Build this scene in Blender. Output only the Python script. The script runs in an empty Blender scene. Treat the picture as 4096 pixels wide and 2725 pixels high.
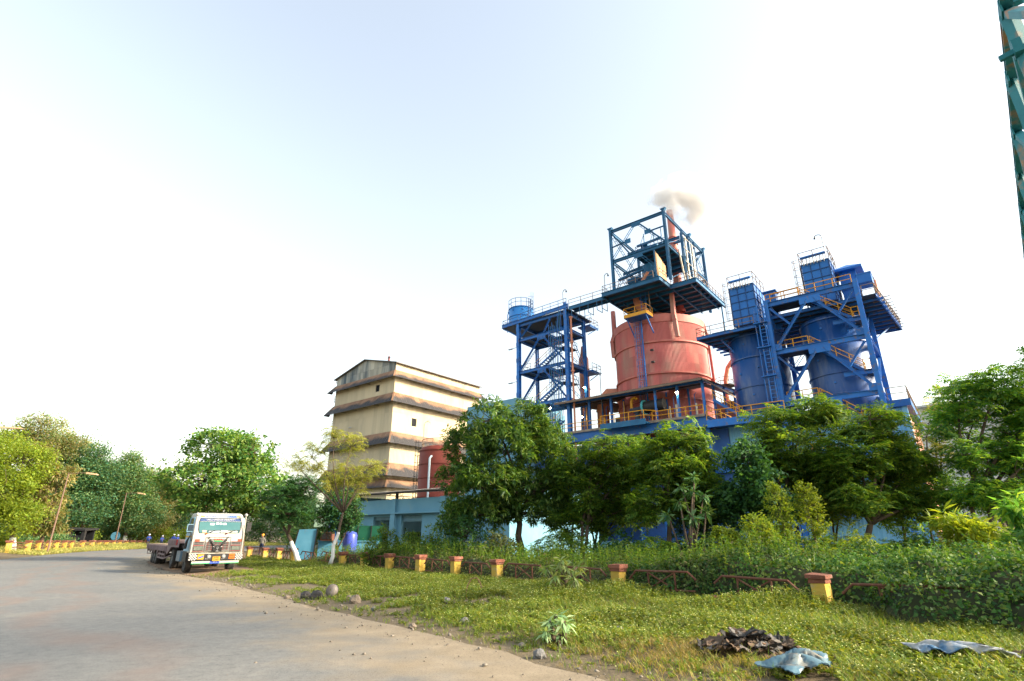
import bpy, math, random
import numpy as np
from mathutils import Vector, Matrix
R = math.radians
random.seed(7)
scene = bpy.context.scene
col = scene.collection
# ---------------------------------------------------------------- camera, sky, sun, exposure
CAMH = 1.65
cam_d = bpy.data.cameras.new('camera')
cam_d.sensor_width = 36.0; cam_d.lens = 36.0 * 2159 / 4096
cam_d.clip_start = 0.1; cam_d.clip_end = 3000
cam = bpy.data.objects.new('camera', cam_d); col.objects.link(cam)
cam.location = (0, 0, CAMH); cam.rotation_euler = (R(90 + 19.805), 0, 0)
scene.camera = cam
SUN_AZ, SUN_EL = 103.0, 27.0            # degrees right of +Y, degrees up
world = bpy.data.worlds.new('World'); scene.world = world; world.use_nodes = True
wn = world.node_tree.nodes; wl = world.node_tree.links; wn.clear()
sky = wn.new('ShaderNodeTexSky'); sky.sky_type = 'NISHITA'; sky.sun_disc = False
sky.sun_elevation = R(SUN_EL); sky.sun_rotation = R(SUN_AZ)
sky.altitude = 0; sky.air_density = 1.6; sky.dust_density = 3.0; sky.ozone_density = 1.0
bg = wn.new('ShaderNodeBackground'); bg.inputs['Strength'].default_value = 0.108
wo = wn.new('ShaderNodeOutputWorld')
hz_ = wn.new('ShaderNodeHueSaturation'); hz_.inputs['Saturation'].default_value = .55      # a hazy, pale sky all round
wl.new(sky.outputs[0], hz_.inputs['Color']); wl.new(hz_.outputs[0], bg.inputs[0]); wl.new(bg.outputs[0], wo.inputs[0])
sl = bpy.data.lights.new('sun', 'SUN'); sl.energy = 2.7; sl.angle = R(7.0); sl.color = (1.0, 0.84, 0.62)
sun = bpy.data.objects.new('sun', sl); col.objects.link(sun)
sd = Vector((math.sin(R(SUN_AZ)) * math.cos(R(SUN_EL)), math.cos(R(SUN_AZ)) * math.cos(R(SUN_EL)), math.sin(R(SUN_EL))))
sun.rotation_euler = sd.to_track_quat('Z', 'Y').to_euler(); sun.location = (60, 20, 60)
vs = scene.view_settings
vs.view_transform = 'Standard'; vs.look = 'None'; vs.gamma = 1.0; vs.use_curve_mapping = False
vs.exposure = 1.95
scene.render.engine = 'CYCLES'
scene.cycles.use_denoising = True
scene.cycles.max_bounces = 6; scene.cycles.diffuse_bounces = 3; scene.cycles.glossy_bounces = 3
scene.cycles.transmission_bounces = 4; scene.cycles.transparent_max_bounces = 6
scene.cycles.volume_bounces = 4
scene.cycles.volume_step_rate = 1.0; scene.cycles.volume_max_steps = 128
# ---------------------------------------------------------------- frames
PH = math.atan2(-.63198452, .77498101)          # the plant's grid is turned against the view
UX = Vector((.77498101, -.63198452, 0)); VX = Vector((.63198452, .77498101, 0))
def ab(a, b, z=0.0): return UX * a + VX * b + Vector((0, 0, z))
ORG = {}
# ---------------------------------------------------------------- mesh helpers
SPLIT = {'splice_plate','bracket','flange','deck','joist','purlin','pipe_clamp','winch_post','lamp_stand','yellow_standpipe','lifting_lug','lug','neck_beam','red_end','screen_post','collar','tank_strap','hoop','rail_stub','wall_beam','inside_machine','hanging_cord','trim_line','red_trim','post','pipe_rack','bumper_seam','roof_frame','wiper'}
class MB:
    def __init__(s): s.v = []; s.f = []
    def add(s, vs_, fs):
        n = len(s.v); s.v.extend([tuple(p) for p in vs_]); s.f.extend([tuple(i + n for i in f) for f in fs]); return s
    def box(s, x0, x1, y0, y1, z0, z1):
        return s.add([(x0,y0,z0),(x1,y0,z0),(x1,y1,z0),(x0,y1,z0),(x0,y0,z1),(x1,y0,z1),(x1,y1,z1),(x0,y1,z1)],
                     [(0,3,2,1),(4,5,6,7),(0,1,5,4),(1,2,6,5),(2,3,7,6),(3,0,4,7)])
    def frame(s, p, q, up):
        p = Vector(p); q = Vector(q); d = (q - p)
        if d.length < 1e-6: d = Vector((0, 0, 1))
        d.normalize(); up = Vector(up)
        if abs(d.dot(up)) > .98: up = Vector((0, 1, 0)) if abs(d.y) < .9 else Vector((1, 0, 0))
        sx = d.cross(up).normalized(); sy = sx.cross(d).normalized()
        return p, q, sx, sy
    def prism(s, p, q, prof, up=(0, 0, 1)):
        p, q, sx, sy = s.frame(p, q, up); n = len(prof)
        vv = [p + sx * x + sy * y for x, y in prof] + [q + sx * x + sy * y for x, y in prof]
        ff = [(i, (i + 1) % n, n + (i + 1) % n, n + i) for i in range(n)]
        return s.add(vv, ff + [tuple(range(n - 1, -1, -1)), tuple(range(n, 2 * n))])
    def beam(s, p, q, w, h, up=(0, 0, 1)):
        w /= 2; h /= 2
        return s.prism(p, q, [(-w, -h), (w, -h), (w, h), (-w, h)], up)
    def ibeam(s, p, q, w, h, up=(0, 0, 1), t=None):
        t = t or max(.02, .08 * h); w /= 2; h /= 2; k = t * .4
        return s.prism(p, q, [(-w,-h),(w,-h),(w,-h+t),(k,-h+t),(k,h-t),(w,h-t),(w,h),(-w,h),(-w,h-t),(-k,h-t),(-k,-h+t),(-w,-h+t)], up)
    def tube(s, p, q, r, n=6, r2=None):
        r2 = r if r2 is None else r2
        p, q, sx, sy = s.frame(p, q, (0, 0, 1))
        cs = [(math.cos(2*math.pi*i/n), math.sin(2*math.pi*i/n)) for i in range(n)]
        vv = [p + sx*(r*x) + sy*(r*y) for x, y in cs] + [q + sx*(r2*x) + sy*(r2*y) for x, y in cs]
        return s.add(vv, [(i, (i+1) % n, n+(i+1) % n, n+i) for i in range(n)] + [tuple(range(n-1,-1,-1)), tuple(range(n, 2*n))])
    def path(s, pts, r, n=6, rs=None):
        pts = [Vector(p) for p in pts]; m = len(pts); vv = []; ff = []
        sx = None
        for i, p in enumerate(pts):
            d = (pts[min(i+1, m-1)] - pts[max(i-1, 0)])
            d = d.normalized() if d.length > 1e-7 else Vector((0, 0, 1))
            if sx is None:
                up = Vector((0, 0, 1)) if abs(d.z) < .9 else Vector((0, 1, 0))
                sx = d.cross(up).normalized()
            else:
                sx = (sx - d * sx.dot(d))
                sx = sx.normalized() if sx.length > 1e-6 else d.orthogonal().normalized()
            sy = sx.cross(d).normalized(); rr = rs[i] if rs else r
            for k in range(n):
                t = 2 * math.pi * k / n
                vv.append(p + sx * (rr * math.cos(t)) + sy * (rr * math.sin(t)))
        for i in range(m - 1):
            for k in range(n):
                ff.append((i*n+k, i*n+(k+1) % n, (i+1)*n+(k+1) % n, (i+1)*n+k))
        ff.append(tuple(range(n-1, -1, -1))); ff.append(tuple(range((m-1)*n, m*n)))
        return s.add(vv, ff)
    def lathe(s, cx, cy, prof, n=48, a0=0.0, a1=2*math.pi):
        full = abs(a1 - a0 - 2*math.pi) < 1e-6; k = n if full else n + 1; vv = []; ff = []; m = len(prof)
        for i in range(k):
            t = a0 + (a1 - a0) * i / n; c_, s_ = math.cos(t), math.sin(t)
            for r, z in prof: vv.append((cx + r*c_, cy + r*s_, z))
        for i in range(n):
            j = (i + 1) % k
            for q in range(m - 1): ff.append((i*m+q, j*m+q, j*m+q+1, i*m+q+1))
        return s.add(vv, ff)
    def poly(s, pts, thick, axis=2):
        """flat polygon given as 3D points, thickened along an axis"""
        n = len(pts); o = [0, 0, 0]; o[axis] = thick
        vv = [tuple(p) for p in pts] + [tuple(p[i] + o[i] for i in range(3)) for p in pts]
        ff = [tuple(range(n-1, -1, -1)), tuple(range(n, 2*n))] + [(i, (i+1) % n, n+(i+1) % n, n+i) for i in range(n)]
        return s.add(vv, ff)
    def islands(s):
        """the separate pieces in this builder, each as a builder of its own"""
        par = list(range(len(s.v)))
        def find(i):
            while par[i] != i: par[i] = par[par[i]]; i = par[i]
            return i
        for f in s.f:
            a = find(f[0])
            for k in f[1:]: par[find(k)] = a
        g = {}
        for f in s.f: g.setdefault(find(f[0]), []).append(f)
        out = []
        for fs in g.values():
            ids = sorted({i for f in fs for i in f}); ix = {k: n for n, k in enumerate(ids)}; q = MB()
            q.v = [s.v[i] for i in ids]; q.f = [tuple(ix[i] for i in f) for f in fs]; out.append(q)
        return out
    def mesh(s, name, org=(0, 0, 0)):
        me = bpy.data.meshes.new(name)
        v = np.array(s.v, dtype=np.float32) - np.array(org, dtype=np.float32)
        me.from_pydata(v.tolist(), [], s.f); me.update(); return me
    def build(s, name, mat, parent=None, smooth=False, org=None):
        if org is None: org = ORG.get(parent.name, (0, 0, 0)) if parent else (0, 0, 0)
        if parent and name in SPLIT:
            isl = s.islands()
            if len(isl) > 1:
                obs = [q.build(name, mat, parent, smooth, org) for q in isl]; return obs[0]
        me = s.mesh(name, org)
        if mat: me.materials.append(mat)
        if smooth: set_smooth(me)
        ob = bpy.data.objects.new(name, me); col.objects.link(ob)
        if parent:
            ob.parent = parent; ORG[ob.name] = org
        else: ob.location = org
        return ob
def set_smooth(me):
    me.polygons.foreach_set('use_smooth', [True] * len(me.polygons))
def np_mesh(name, V, Fq, mat=None, smooth=False):
    """V (n,3), Fq (m,4) or (m,3) -> mesh, fast"""
    me = bpy.data.meshes.new(name); n = len(V); m, k = Fq.shape
    me.vertices.add(n); me.vertices.foreach_set('co', np.ascontiguousarray(V, dtype=np.float32).ravel())
    me.loops.add(m * k); me.loops.foreach_set('vertex_index', np.ascontiguousarray(Fq, dtype=np.int32).ravel())
    me.polygons.add(m); me.polygons.foreach_set('loop_start', np.arange(0, m * k, k, dtype=np.int32))
    me.update(calc_edges=True)
    if smooth: set_smooth(me)
    if mat: me.materials.append(mat)
    return me
def tag(o, label, cat, group=None, kind=None):
    if label: o['label'] = label
    if cat: o['category'] = cat
    if group: o['group'] = group
    if kind: o['kind'] = kind
    return o
def thing(name, label, cat, loc, rotz=0.0, group=None, org=None):
    o = bpy.data.objects.new(name, None); col.objects.link(o)
    o.empty_display_size = .2
    o.location = loc; o.rotation_euler = (0, 0, rotz); ORG[o.name] = org or (0, 0, 0)
    return tag(o, label, cat, group, 'thing')
def pthing(name, label, cat, a, b, z=0.0, group=None):
    """a thing standing on the plant grid; its parts are written in grid coordinates"""
    return thing(name, label, cat, ab(a, b, z), PH, group, (a, b, z))
def wthing(name, label, cat, x, y, z=0.0, group=None):
    return thing(name, label, cat, (x, y, z), 0.0, group, (x, y, z))
def piece(me, name, parent, loc=(0, 0, 0), rot=(0, 0, 0), scale=(1, 1, 1)):
    """one more object on shared mesh data, placed in its parent's coordinates"""
    o = bpy.data.objects.new(name, me); col.objects.link(o)
    g = ORG.get(parent.name, (0, 0, 0)); o.parent = parent
    o.location = (loc[0]-g[0], loc[1]-g[1], loc[2]-g[2]); o.rotation_euler = rot; o.scale = scale
    return o
def copy_tree(o, parent=None):
    c = o.copy(); col.objects.link(c); c.parent = parent
    ORG[c.name] = ORG.get(o.name, (0, 0, 0))
    for ch in list(o.children): copy_tree(ch, c)
    return c
# ---------------------------------------------------------------- materials
MATS = {}
def nodes_of(m): return m.node_tree.nodes, m.node_tree.links
def pm(name, c1, c2=None, rough=.6, metal=0.0, scale=2.0, detail=6.0, c3=None, s3=.6, t3=(.55, .68), objrand=0.0,
       bump=0.0, bscale=30.0, stretch=None, spec=.35, emit=None, trans=0.0):
    """base colour c1<->c2 by noise in world space, c3 in patches (dirt, rust, flaking), value varied from object to object"""
    m = bpy.data.materials.new(name); m.use_nodes = True; n, l = nodes_of(m)
    b = n['Principled BSDF']; b.inputs['Roughness'].default_value = rough; b.inputs['Metallic'].default_value = metal
    b.inputs['Specular IOR Level'].default_value = spec
    geo = n.new('ShaderNodeNewGeometry'); mp = n.new('ShaderNodeMapping')
    l.new(geo.outputs['Position'], mp.inputs['Vector'])
    if stretch: mp.inputs['Scale'].default_value = stretch
    src = None
    if c2 is not None:
        nz = n.new('ShaderNodeTexNoise'); nz.inputs['Scale'].default_value = scale; nz.inputs['Detail'].default_value = detail
        l.new(mp.outputs[0], nz.inputs['Vector'])
        rp = n.new('ShaderNodeValToRGB'); rp.color_ramp.elements[0].position = .32; rp.color_ramp.elements[1].position = .68
        rp.color_ramp.elements[0].color = (*c1, 1); rp.color_ramp.elements[1].color = (*c2, 1)
        l.new(nz.outputs['Fac'], rp.inputs[0]); src = rp.outputs[0]
    else:
        rg = n.new('ShaderNodeRGB'); rg.outputs[0].default_value = (*c1, 1); src = rg.outputs[0]
    if c3 is not None:
        n3 = n.new('ShaderNodeTexNoise'); n3.inputs['Scale'].default_value = s3; n3.inputs['Detail'].default_value = 9
        n3.inputs['Roughness'].default_value = .62; l.new(mp.outputs[0], n3.inputs['Vector'])
        r3 = n.new('ShaderNodeMapRange'); r3.inputs[1].default_value = t3[0]; r3.inputs[2].default_value = t3[1]
        l.new(n3.outputs['Fac'], r3.inputs[0])
        mx = n.new('ShaderNodeMix'); mx.data_type = 'RGBA'; l.new(r3.outputs[0], mx.inputs[0]); l.new(src, mx.inputs[6])
        mx.inputs[7].default_value = (*c3, 1); src = mx.outputs[2]
    if objrand:
        oi = n.new('ShaderNodeObjectInfo'); mr = n.new('ShaderNodeMapRange')
        mr.inputs[3].default_value = 1 - objrand; mr.inputs[4].default_value = 1 + objrand
        l.new(oi.outputs['Random'], mr.inputs[0])
        hv = n.new('ShaderNodeHueSaturation'); l.new(mr.outputs[0], hv.inputs['Value']); l.new(src, hv.inputs['Color']); src = hv.outputs[0]
    l.new(src, b.inputs['Base Color'])
    if bump:
        nb = n.new('ShaderNodeTexNoise'); nb.inputs['Scale'].default_value = bscale; nb.inputs['Detail'].default_value = 6
        l.new(geo.outputs['Position'], nb.inputs['Vector'])
        bp = n.new('ShaderNodeBump'); bp.inputs['Strength'].default_value = bump; bp.inputs['Distance'].default_value = .05
        l.new(nb.outputs['Fac'], bp.inputs['Height']); l.new(bp.outputs[0], b.inputs['Normal'])
    if emit:
        b.inputs['Emission Color'].default_value = (*emit[0], 1); b.inputs['Emission Strength'].default_value = emit[1]
    if trans: b.inputs['Transmission Weight'].default_value = trans
    MATS[name] = m; return m
LEAFK = 1.9
def leafmat(name, cols, trans=.45, rough=.55, spec=.3):
    """leaf colours differ from leaf to leaf (random per island); light passes through the blade"""
    m = bpy.data.materials.new(name); m.use_nodes = True; n, l = nodes_of(m); n.clear()
    out = n.new('ShaderNodeOutputMaterial'); geo = n.new('ShaderNodeNewGeometry')
    cols = [tuple(min(.9, v*LEAFK) for v in c) for c in cols]
    rp = n.new('ShaderNodeValToRGB'); e = rp.color_ramp.elements
    for i, c in enumerate(cols):
        el = e[i] if i < 2 else e.new(.5)
        el.color = (*c, 1)
    for i in range(len(cols)): e[i].position = i / max(1, len(cols) - 1)
    for i, c in enumerate(cols): e[i].color = (*c, 1)
    l.new(geo.outputs['Random Per Island'], rp.inputs[0])
    nz = n.new('ShaderNodeTexNoise'); nz.inputs['Scale'].default_value = .55; nz.inputs['Detail'].default_value = 2
    l.new(geo.outputs['Position'], nz.inputs['Vector'])
    mr = n.new('ShaderNodeMapRange'); mr.inputs[1].default_value = .3; mr.inputs[2].default_value = .7
    mr.inputs[3].default_value = .72; mr.inputs[4].default_value = 1.3; l.new(nz.outputs['Fac'], mr.inputs[0])
    hv = n.new('ShaderNodeHueSaturation'); l.new(rp.outputs[0], hv.inputs['Color']); l.new(mr.outputs[0], hv.inputs['Value'])
    pb = n.new('ShaderNodeBsdfPrincipled'); pb.inputs['Roughness'].default_value = rough; pb.inputs['Specular IOR Level'].default_value = spec
    l.new(hv.outputs[0], pb.inputs['Base Color'])
    tr = n.new('ShaderNodeBsdfTranslucent')
    tc = n.new('ShaderNodeMix'); tc.data_type = 'RGBA'; tc.blend_type = 'MULTIPLY'; tc.inputs[0].default_value = 1
    l.new(hv.outputs[0], tc.inputs[6]); tc.inputs[7].default_value = (1.5, 1.35, .5, 1); l.new(tc.outputs[2], tr.inputs['Color'])
    mx = n.new('ShaderNodeMixShader'); mx.inputs[0].default_value = trans
    l.new(pb.outputs[0], mx.inputs[1]); l.new(tr.outputs[0], mx.inputs[2]); l.new(mx.outputs[0], out.inputs[0])
    MATS[name] = m; return m
STEEL = pm('blue_paint', (.012, .115, .39), (.020, .155, .48), rough=.5, scale=.9, c3=(.17, .12, .09), s3=2.2, t3=(.55, .70), objrand=.18)
STEELSHADE = pm('shaded_blue_paint', (.008, .085, .19), (.014, .13, .27), rough=.5, scale=.9, c3=(.10, .09, .09), s3=2.0, t3=(.60, .8), objrand=.15)  # same blue paint as the towers, with shade put into the colour
SILOBLUE = pm('silo_blue_paint', (.006, .055, .215), (.010, .08, .28), rough=.38, scale=.5, c3=(.13, .17, .27), s3=.9, t3=(.50, .74), spec=.5, stretch=(1,1,.22))
BAGBLUE = pm('filter_blue_paint', (.010, .12, .40), (.016, .15, .47), rough=.45, scale=.8, objrand=.06, c3=(.10,.12,.2), s3=1.5, t3=(.64,.85))
SKYBLUE = pm('pale_blue_wall', (.13, .31, .42), (.17, .36, .47), rough=.8, scale=.7, c3=(.20, .33, .36), s3=1.4, t3=(.58, .8), bump=.1, bscale=6)
SKYSHEET = pm('pale_blue_sheet', (.16, .40, .58), (.22, .48, .66), rough=.55, scale=.5, c3=(.22, .30, .36), s3=1.0, t3=(.6, .82), objrand=.08, stretch=(1, 1, .3))
DECK = pm('deck_plate', (.028, .05, .09), (.05, .06, .075), rough=.75, scale=1.6, c3=(.12, .07, .04), s3=1.2, t3=(.58, .75))
RAILY = pm('yellow_rail_paint', (.72, .34, .015), (.62, .28, .02), rough=.5, scale=4)
RAILR = pm('rusty_rail', (.30, .20, .12), (.18, .13, .11), rough=.7, scale=4)
RAILB = pm('blue_rail', (.05, .14, .34), (.10, .13, .2), rough=.6, scale=4)
REDSH = pm('red_sheet', (.46, .11, .098), (.56, .165, .14), rough=.55, scale=.35, c3=(.42, .25, .19), s3=.5, t3=(.50, .72), objrand=.15, stretch=(1, 1, .25))
REDB = pm('red_band', (.46, .125, .10), (.54, .18, .14), rough=.6, scale=.8, c3=(.34, .20, .13), s3=.9, t3=(.55, .75), stretch=(1, 1, .5))
RUST = pm('rust_red_tank', (.16, .028, .018), (.20, .038, .024), rough=.65, scale=1.2, c3=(.16, .05, .03), s3=1.4, t3=(.55, .75))
ORNG = pm('salmon_pipe', (.58, .24, .14), (.48, .19, .12), rough=.6, scale=2)
DARK = pm('inside_shade', (.012, .013, .016), rough=.9)  # near-black colour stands in for the shade inside openings
BLACKM = pm('black_steel', (.015, .015, .017), (.03, .028, .027), rough=.6, scale=5)
GREYM = pm('galvanised', (.32, .33, .34), (.24, .25, .26), rough=.5, metal=.3, scale=6)
WOOD = pm('weathered_wood', (.20, .11, .06), (.13, .075, .045), rough=.85, scale=5, stretch=(1, 1, .2))
# ---------------------------------------------------------------- ground and road
RIGHT = [(24,-18.9),(14,-7.3),(7.7,.1),(4.3,3.9),(1.18,7.47),(-.18,9.16),(-1.56,10.91),(-2.83,12.43),(-5.0,14.97),(-8.35,18.89),(-11.07,22.2),(-13.6,25.0),(-16.6,28.3),(-19.6,32.2),(-22.6,36.4),(-25.2,40.6),(-27.6,45.0),(-29.0,50.5),(-29.5,58),(-28.5,68),(-25,80),(-18,95)]
LEFT = [(8,-34),(-3,-21),(-10.5,-11),(-14.5,-5),(-18,1),(-20.5,5.5),(-23,10.5),(-25,14.5),(-27.3,19.5),(-29.3,24),(-31.2,28.5),(-33.0,33),(-34.6,37),(-36.2,41.2),(-38.8,46.5),(-41.5,52.2),(-43.8,58),(-45.9,64.5),(-46.4,74),(-44.5,84),(-40,95),(-31,110)]
def resample(pl, n):
    P = np.array(pl, float); d = np.r_[0, np.cumsum(np.hypot(*np.diff(P, axis=0).T))]
    t = np.linspace(0, d[-1], n)
    # smooth by cubic-ish averaging
    Q = np.c_[np.interp(t, d, P[:, 0]), np.interp(t, d, P[:, 1])]
    for _ in range(2): Q[1:-1] = (Q[:-2] + 2 * Q[1:-1] + Q[2:]) / 4
    return Q
def sdist(P, pl):
    """signed distance of points to a polyline, positive on its right-hand side when walking along it"""
    P = np.atleast_2d(P); pl = np.asarray(pl, float); best = np.full(len(P), 1e9); sg = np.ones(len(P))
    for i in range(len(pl) - 1):
        A = pl[i]; B = pl[i+1]; d = B - A; L2 = d @ d
        t = np.clip(((P - A) @ d) / L2, 0, 1); C = A + t[:, None] * d; e = P - C
        dist = np.hypot(e[:, 0], e[:, 1]); cr = d[0] * e[:, 1] - d[1] * e[:, 0]
        up = dist < best; best[up] = dist[up]; sg[up] = np.where(cr[up] < 0, 1, -1)
    return best * sg
_rs = np.random.RandomState(3)
_ph = _rs.rand(14, 3) * 6.28; _fr = np.exp(_rs.rand(14, 2) * 2.2 - .6) * np.sign(_rs.rand(14, 2) - .5)
def lump(x, y):
    """smooth pseudo-noise, about -1..1"""
    s_ = 0
    for k in range(14): s_ = s_ + np.sin(x * _fr[k, 0] + _ph[k, 0]) * np.sin(y * _fr[k, 1] + _ph[k, 1])
    return s_ / 4.0
def sstep(x, a, b):
    t = np.clip((x - a) / (b - a), 0, 1); return t * t * (3 - 2 * t)
def ghn(x, y):
    x = np.asarray(x, float); y = np.asarray(y, float); sh = x.shape
    P = np.c_[x.ravel(), y.ravel()]
    dr = sdist(P, RIGHT); dl = -sdist(P, LEFT)
    h = np.full(len(P), -.05)
    h = np.where(dr > 0, -.03 + .09 * sstep(dr, 0, 2.0) + .05 * lump(P[:, 0] * .9, P[:, 1] * .9) * sstep(dr, .4, 2), h)
    far = sstep(P[:, 1], 85, 70)
    h = np.where(dl > 0, -.03 + .42 * sstep(dl, .3, 5) * (.35 + .65 * far) + .06 * lump(P[:, 0] * .6, P[:, 1] * .6) * sstep(dl, .5, 3), h)
    return h.reshape(sh)
def gh(x, y): return float(ghn(np.array([x]), np.array([y]))[0])
def ground_sheet():
    xs = np.unique(np.r_[-450, -300, np.linspace(-200, -60, 18), np.linspace(-60, 60, 121), np.linspace(60, 200, 16), 300, 450])
    ys = np.unique(np.r_[-200, -100, -60, np.linspace(-40, 5, 20), np.linspace(5, 60, 90), np.linspace(60, 200, 36), 300, 450, 600])
    X, Y = np.meshgrid(xs, ys); Z = ghn(X, Y)
    V = np.c_[X.ravel(), Y.ravel(), Z.ravel()]; nx = len(xs); ny = len(ys)
    i = (np.arange(ny-1)[:, None] * nx + np.arange(nx-1)[None]).ravel()
    return np_mesh('ground', V, np.c_[i, i+1, i+nx+1, i+nx], smooth=True)
gm = pm('soil', (.085, .065, .035), (.16, .125, .075), rough=.95, scale=.8, c3=(.115, .09, .055), s3=.9, t3=(.42, .6), bump=.8, bscale=9)
g = bpy.data.objects.new('ground', ground_sheet()); g.data.materials.append(gm); col.objects.link(g); tag(g, None, None, kind='structure')
# road: a grid between its two edges; UV.x = metres from the right edge, UV.y = metres along
def road_mesh():
    n = 150; m = 40; A = resample(RIGHT, n); B = resample(LEFT, n)
    w = np.linspace(0, 1, m) ** 1.35
    V = (A[:, None] * (1 - w)[None, :, None] + B[:, None] * w[None, :, None]).reshape(-1, 2)
    W = np.hypot(*(B - A).T)
    U = (W[:, None] * w[None]).ravel()
    d = np.r_[0, np.cumsum(np.hypot(*np.diff(A, axis=0).T))]; T = np.repeat(d, m)
    crown = .05 * np.sin(np.pi * np.clip(U / np.repeat(W, m), 0, 1))
    edge = np.where(U < .01, .012 * lump(V[:, 0] * 3, V[:, 1] * 3), 0)
    Vz = np.c_[V, crown - .012 + edge]
    # a ragged right edge
    e = (U < .01); Vz[e, 0] += .22 * lump(V[e, 0] * 1.7, V[e, 1] * 1.7); Vz[e, 1] += .16 * lump(V[e, 1] * 1.9 + 3, V[e, 0] * 1.6)
    i = (np.arange(n-1)[:, None] * m + np.arange(m-1)[None]).ravel(); F = np.c_[i, i+m, i+m+1, i+1][:, ::-1]
    me = np_mesh('road', Vz, F, smooth=True)
    uv = me.uv_layers.new(name='UVMap'); vi = np.zeros(len(me.loops), dtype=np.int32); me.loops.foreach_get('vertex_index', vi)
    uv.data.foreach_set('uv', np.c_[U[vi], T[vi]].ravel().astype(np.float32))
    return me
def road_mat():
    m = bpy.data.materials.new('worn_asphalt'); m.use_nodes = True; n, l = nodes_of(m); b = n['Principled BSDF']
    b.inputs['Roughness'].default_value = .82; b.inputs['Specular IOR Level'].default_value = .25
    uv = n.new('ShaderNodeUVMap'); sp = n.new('ShaderNodeSeparateXYZ'); l.new(uv.outputs[0], sp.inputs[0])
    geo = n.new('ShaderNodeNewGeometry')
    def noise(sc, det=6, vec=None, rough=.6):
        q = n.new('ShaderNodeTexNoise'); q.inputs['Scale'].default_value = sc; q.inputs['Detail'].default_value = det
        q.inputs['Roughness'].default_value = rough; l.new(vec or geo.outputs['Position'], q.inputs['Vector']); return q.outputs['Fac']
    def ramp(fac, *st):
        r = n.new('ShaderNodeValToRGB'); e = r.color_ramp.elements
        while len(e) < len(st): e.new(.5)
        for i, (p, c) in enumerate(st): e[i].position = p
        for i, (p, c) in enumerate(st): e[i].color = (*c, 1)
        l.new(fac, r.inputs[0]); return r.outputs[0]
    def math_(op, a, bb, cl=False):
        q = n.new('ShaderNodeMath'); q.operation = op; q.use_clamp = cl
        for k, v in enumerate((a, bb)):
            if v is None: continue
            if isinstance(v, (int, float)): q.inputs[k].default_value = v
            else: l.new(v, q.inputs[k])
        return q.outputs[0]
    def mr(v, a, bb, c=0., d=1.):
        q = n.new('ShaderNodeMapRange'); q.interpolation_type = 'SMOOTHSTEP'
        for k, w in enumerate((a, bb, c, d)): q.inputs[k+1].default_value = w
        l.new(v, q.inputs[0]); return q.outputs[0]
    def mix(f, a, c, blend='MIX'):
        q = n.new('ShaderNodeMix'); q.data_type = 'RGBA'; q.blend_type = blend
        l.new(f, q.inputs[0]); l.new(a, q.inputs[6])
        if isinstance(c, tuple): q.inputs[7].default_value = (*c, 1)
        else: l.new(c, q.inputs[7])
        return q.outputs[2]
    base = ramp(noise(.3, 12, rough=.72), (.3, (.128, .132, .130)), (.5, (.156, .158, .152)), (.7, (.186, .184, .172)))
    grit = ramp(noise(38, 3, rough=.75), (.30, (.55, .55, .55)), (.48, (1, 1, 1)), (.66, (1.0, 1.0, 1.0)), (.8, (1.35, 1.33, 1.28)))
    blot = ramp(noise(5.5, 8, rough=.7), (.30, (.78, .78, .78)), (.5, (1, 1, 1)), (.72, (1.2, 1.19, 1.16)))
    one = n.new('ShaderNodeValue'); one.outputs[0].default_value = 1.0
    c_ = mix(one.outputs[0], mix(one.outputs[0], base, blot, 'MULTIPLY'), grit, 'MULTIPLY')
    wob = mr(noise(.12, 3), .25, .75, -1.6, 1.6); u = math_('ADD', sp.outputs[0], wob)
    # two pairs of reddish tyre tracks
    tr = None
    for pos, wd in ((4.6, .45), (6.3, .4), (10.2, .55), (12.0, .45)):
        k = mr(math_('ABSOLUTE', math_('SUBTRACT', u, pos), None), 0, wd * 1.5, 1, 0)
        tr = k if tr is None else math_('MAXIMUM', tr, k)
    tr = math_('MULTIPLY', tr, mr(noise(.5, 5), .32, .66, .12, .6))
    c_ = mix(tr, c_, (.19, .135, .11))
    pale = mr(noise(.5, 8), .55, .72, 0, .55); c_ = mix(pale, c_, (.215, .20, .168))
    spot = mr(noise(1.4, 5), .68, .76, 0, .6); c_ = mix(spot, c_, (.055, .053, .052))
    vo = n.new('ShaderNodeTexVoronoi'); vo.feature = 'DISTANCE_TO_EDGE'; vo.inputs['Scale'].default_value = .42
    wv = n.new('ShaderNodeVectorMath'); wv.operation = 'MULTIPLY_ADD'; nw = n.new('ShaderNodeTexNoise'); nw.inputs['Scale'].default_value = 1.5; nw.inputs['Detail'].default_value = 5
    l.new(geo.outputs['Position'], nw.inputs['Vector']); l.new(nw.outputs['Color'], wv.inputs[0]); wv.inputs[1].default_value = (.9, .9, .9); l.new(geo.outputs['Position'], wv.inputs[2]); l.new(wv.outputs[0], vo.inputs['Vector'])
    crk = math_('MULTIPLY', mr(vo.outputs['Distance'], .0, .012, 1, 0), mr(noise(.25, 3), .5, .64, 0, .5)); c_ = mix(crk, c_, (.03, .029, .028))
    # dust and sand carried in from the edge
    sw = math_('ADD', sp.outputs[0], mr(noise(.55, 7), .2, .8, -1.3, 1.3))
    sand = mr(sw, .4, 3.1, 1, 0)
    sandc = ramp(noise(1.6, 8), (.3, (.20, .162, .11)), (.55, (.25, .205, .143)), (.75, (.30, .25, .178)))
    c_ = mix(sand, c_, mix(one.outputs[0], sandc, grit, 'MULTIPLY'))
    l.new(c_, b.inputs['Base Color'])
    bp = n.new('ShaderNodeBump'); bp.inputs['Strength'].default_value = .5; bp.inputs['Distance'].default_value = .012
    l.new(noise(55, 5), bp.inputs['Height']); l.new(bp.outputs[0], b.inputs['Normal'])
    return m
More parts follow.
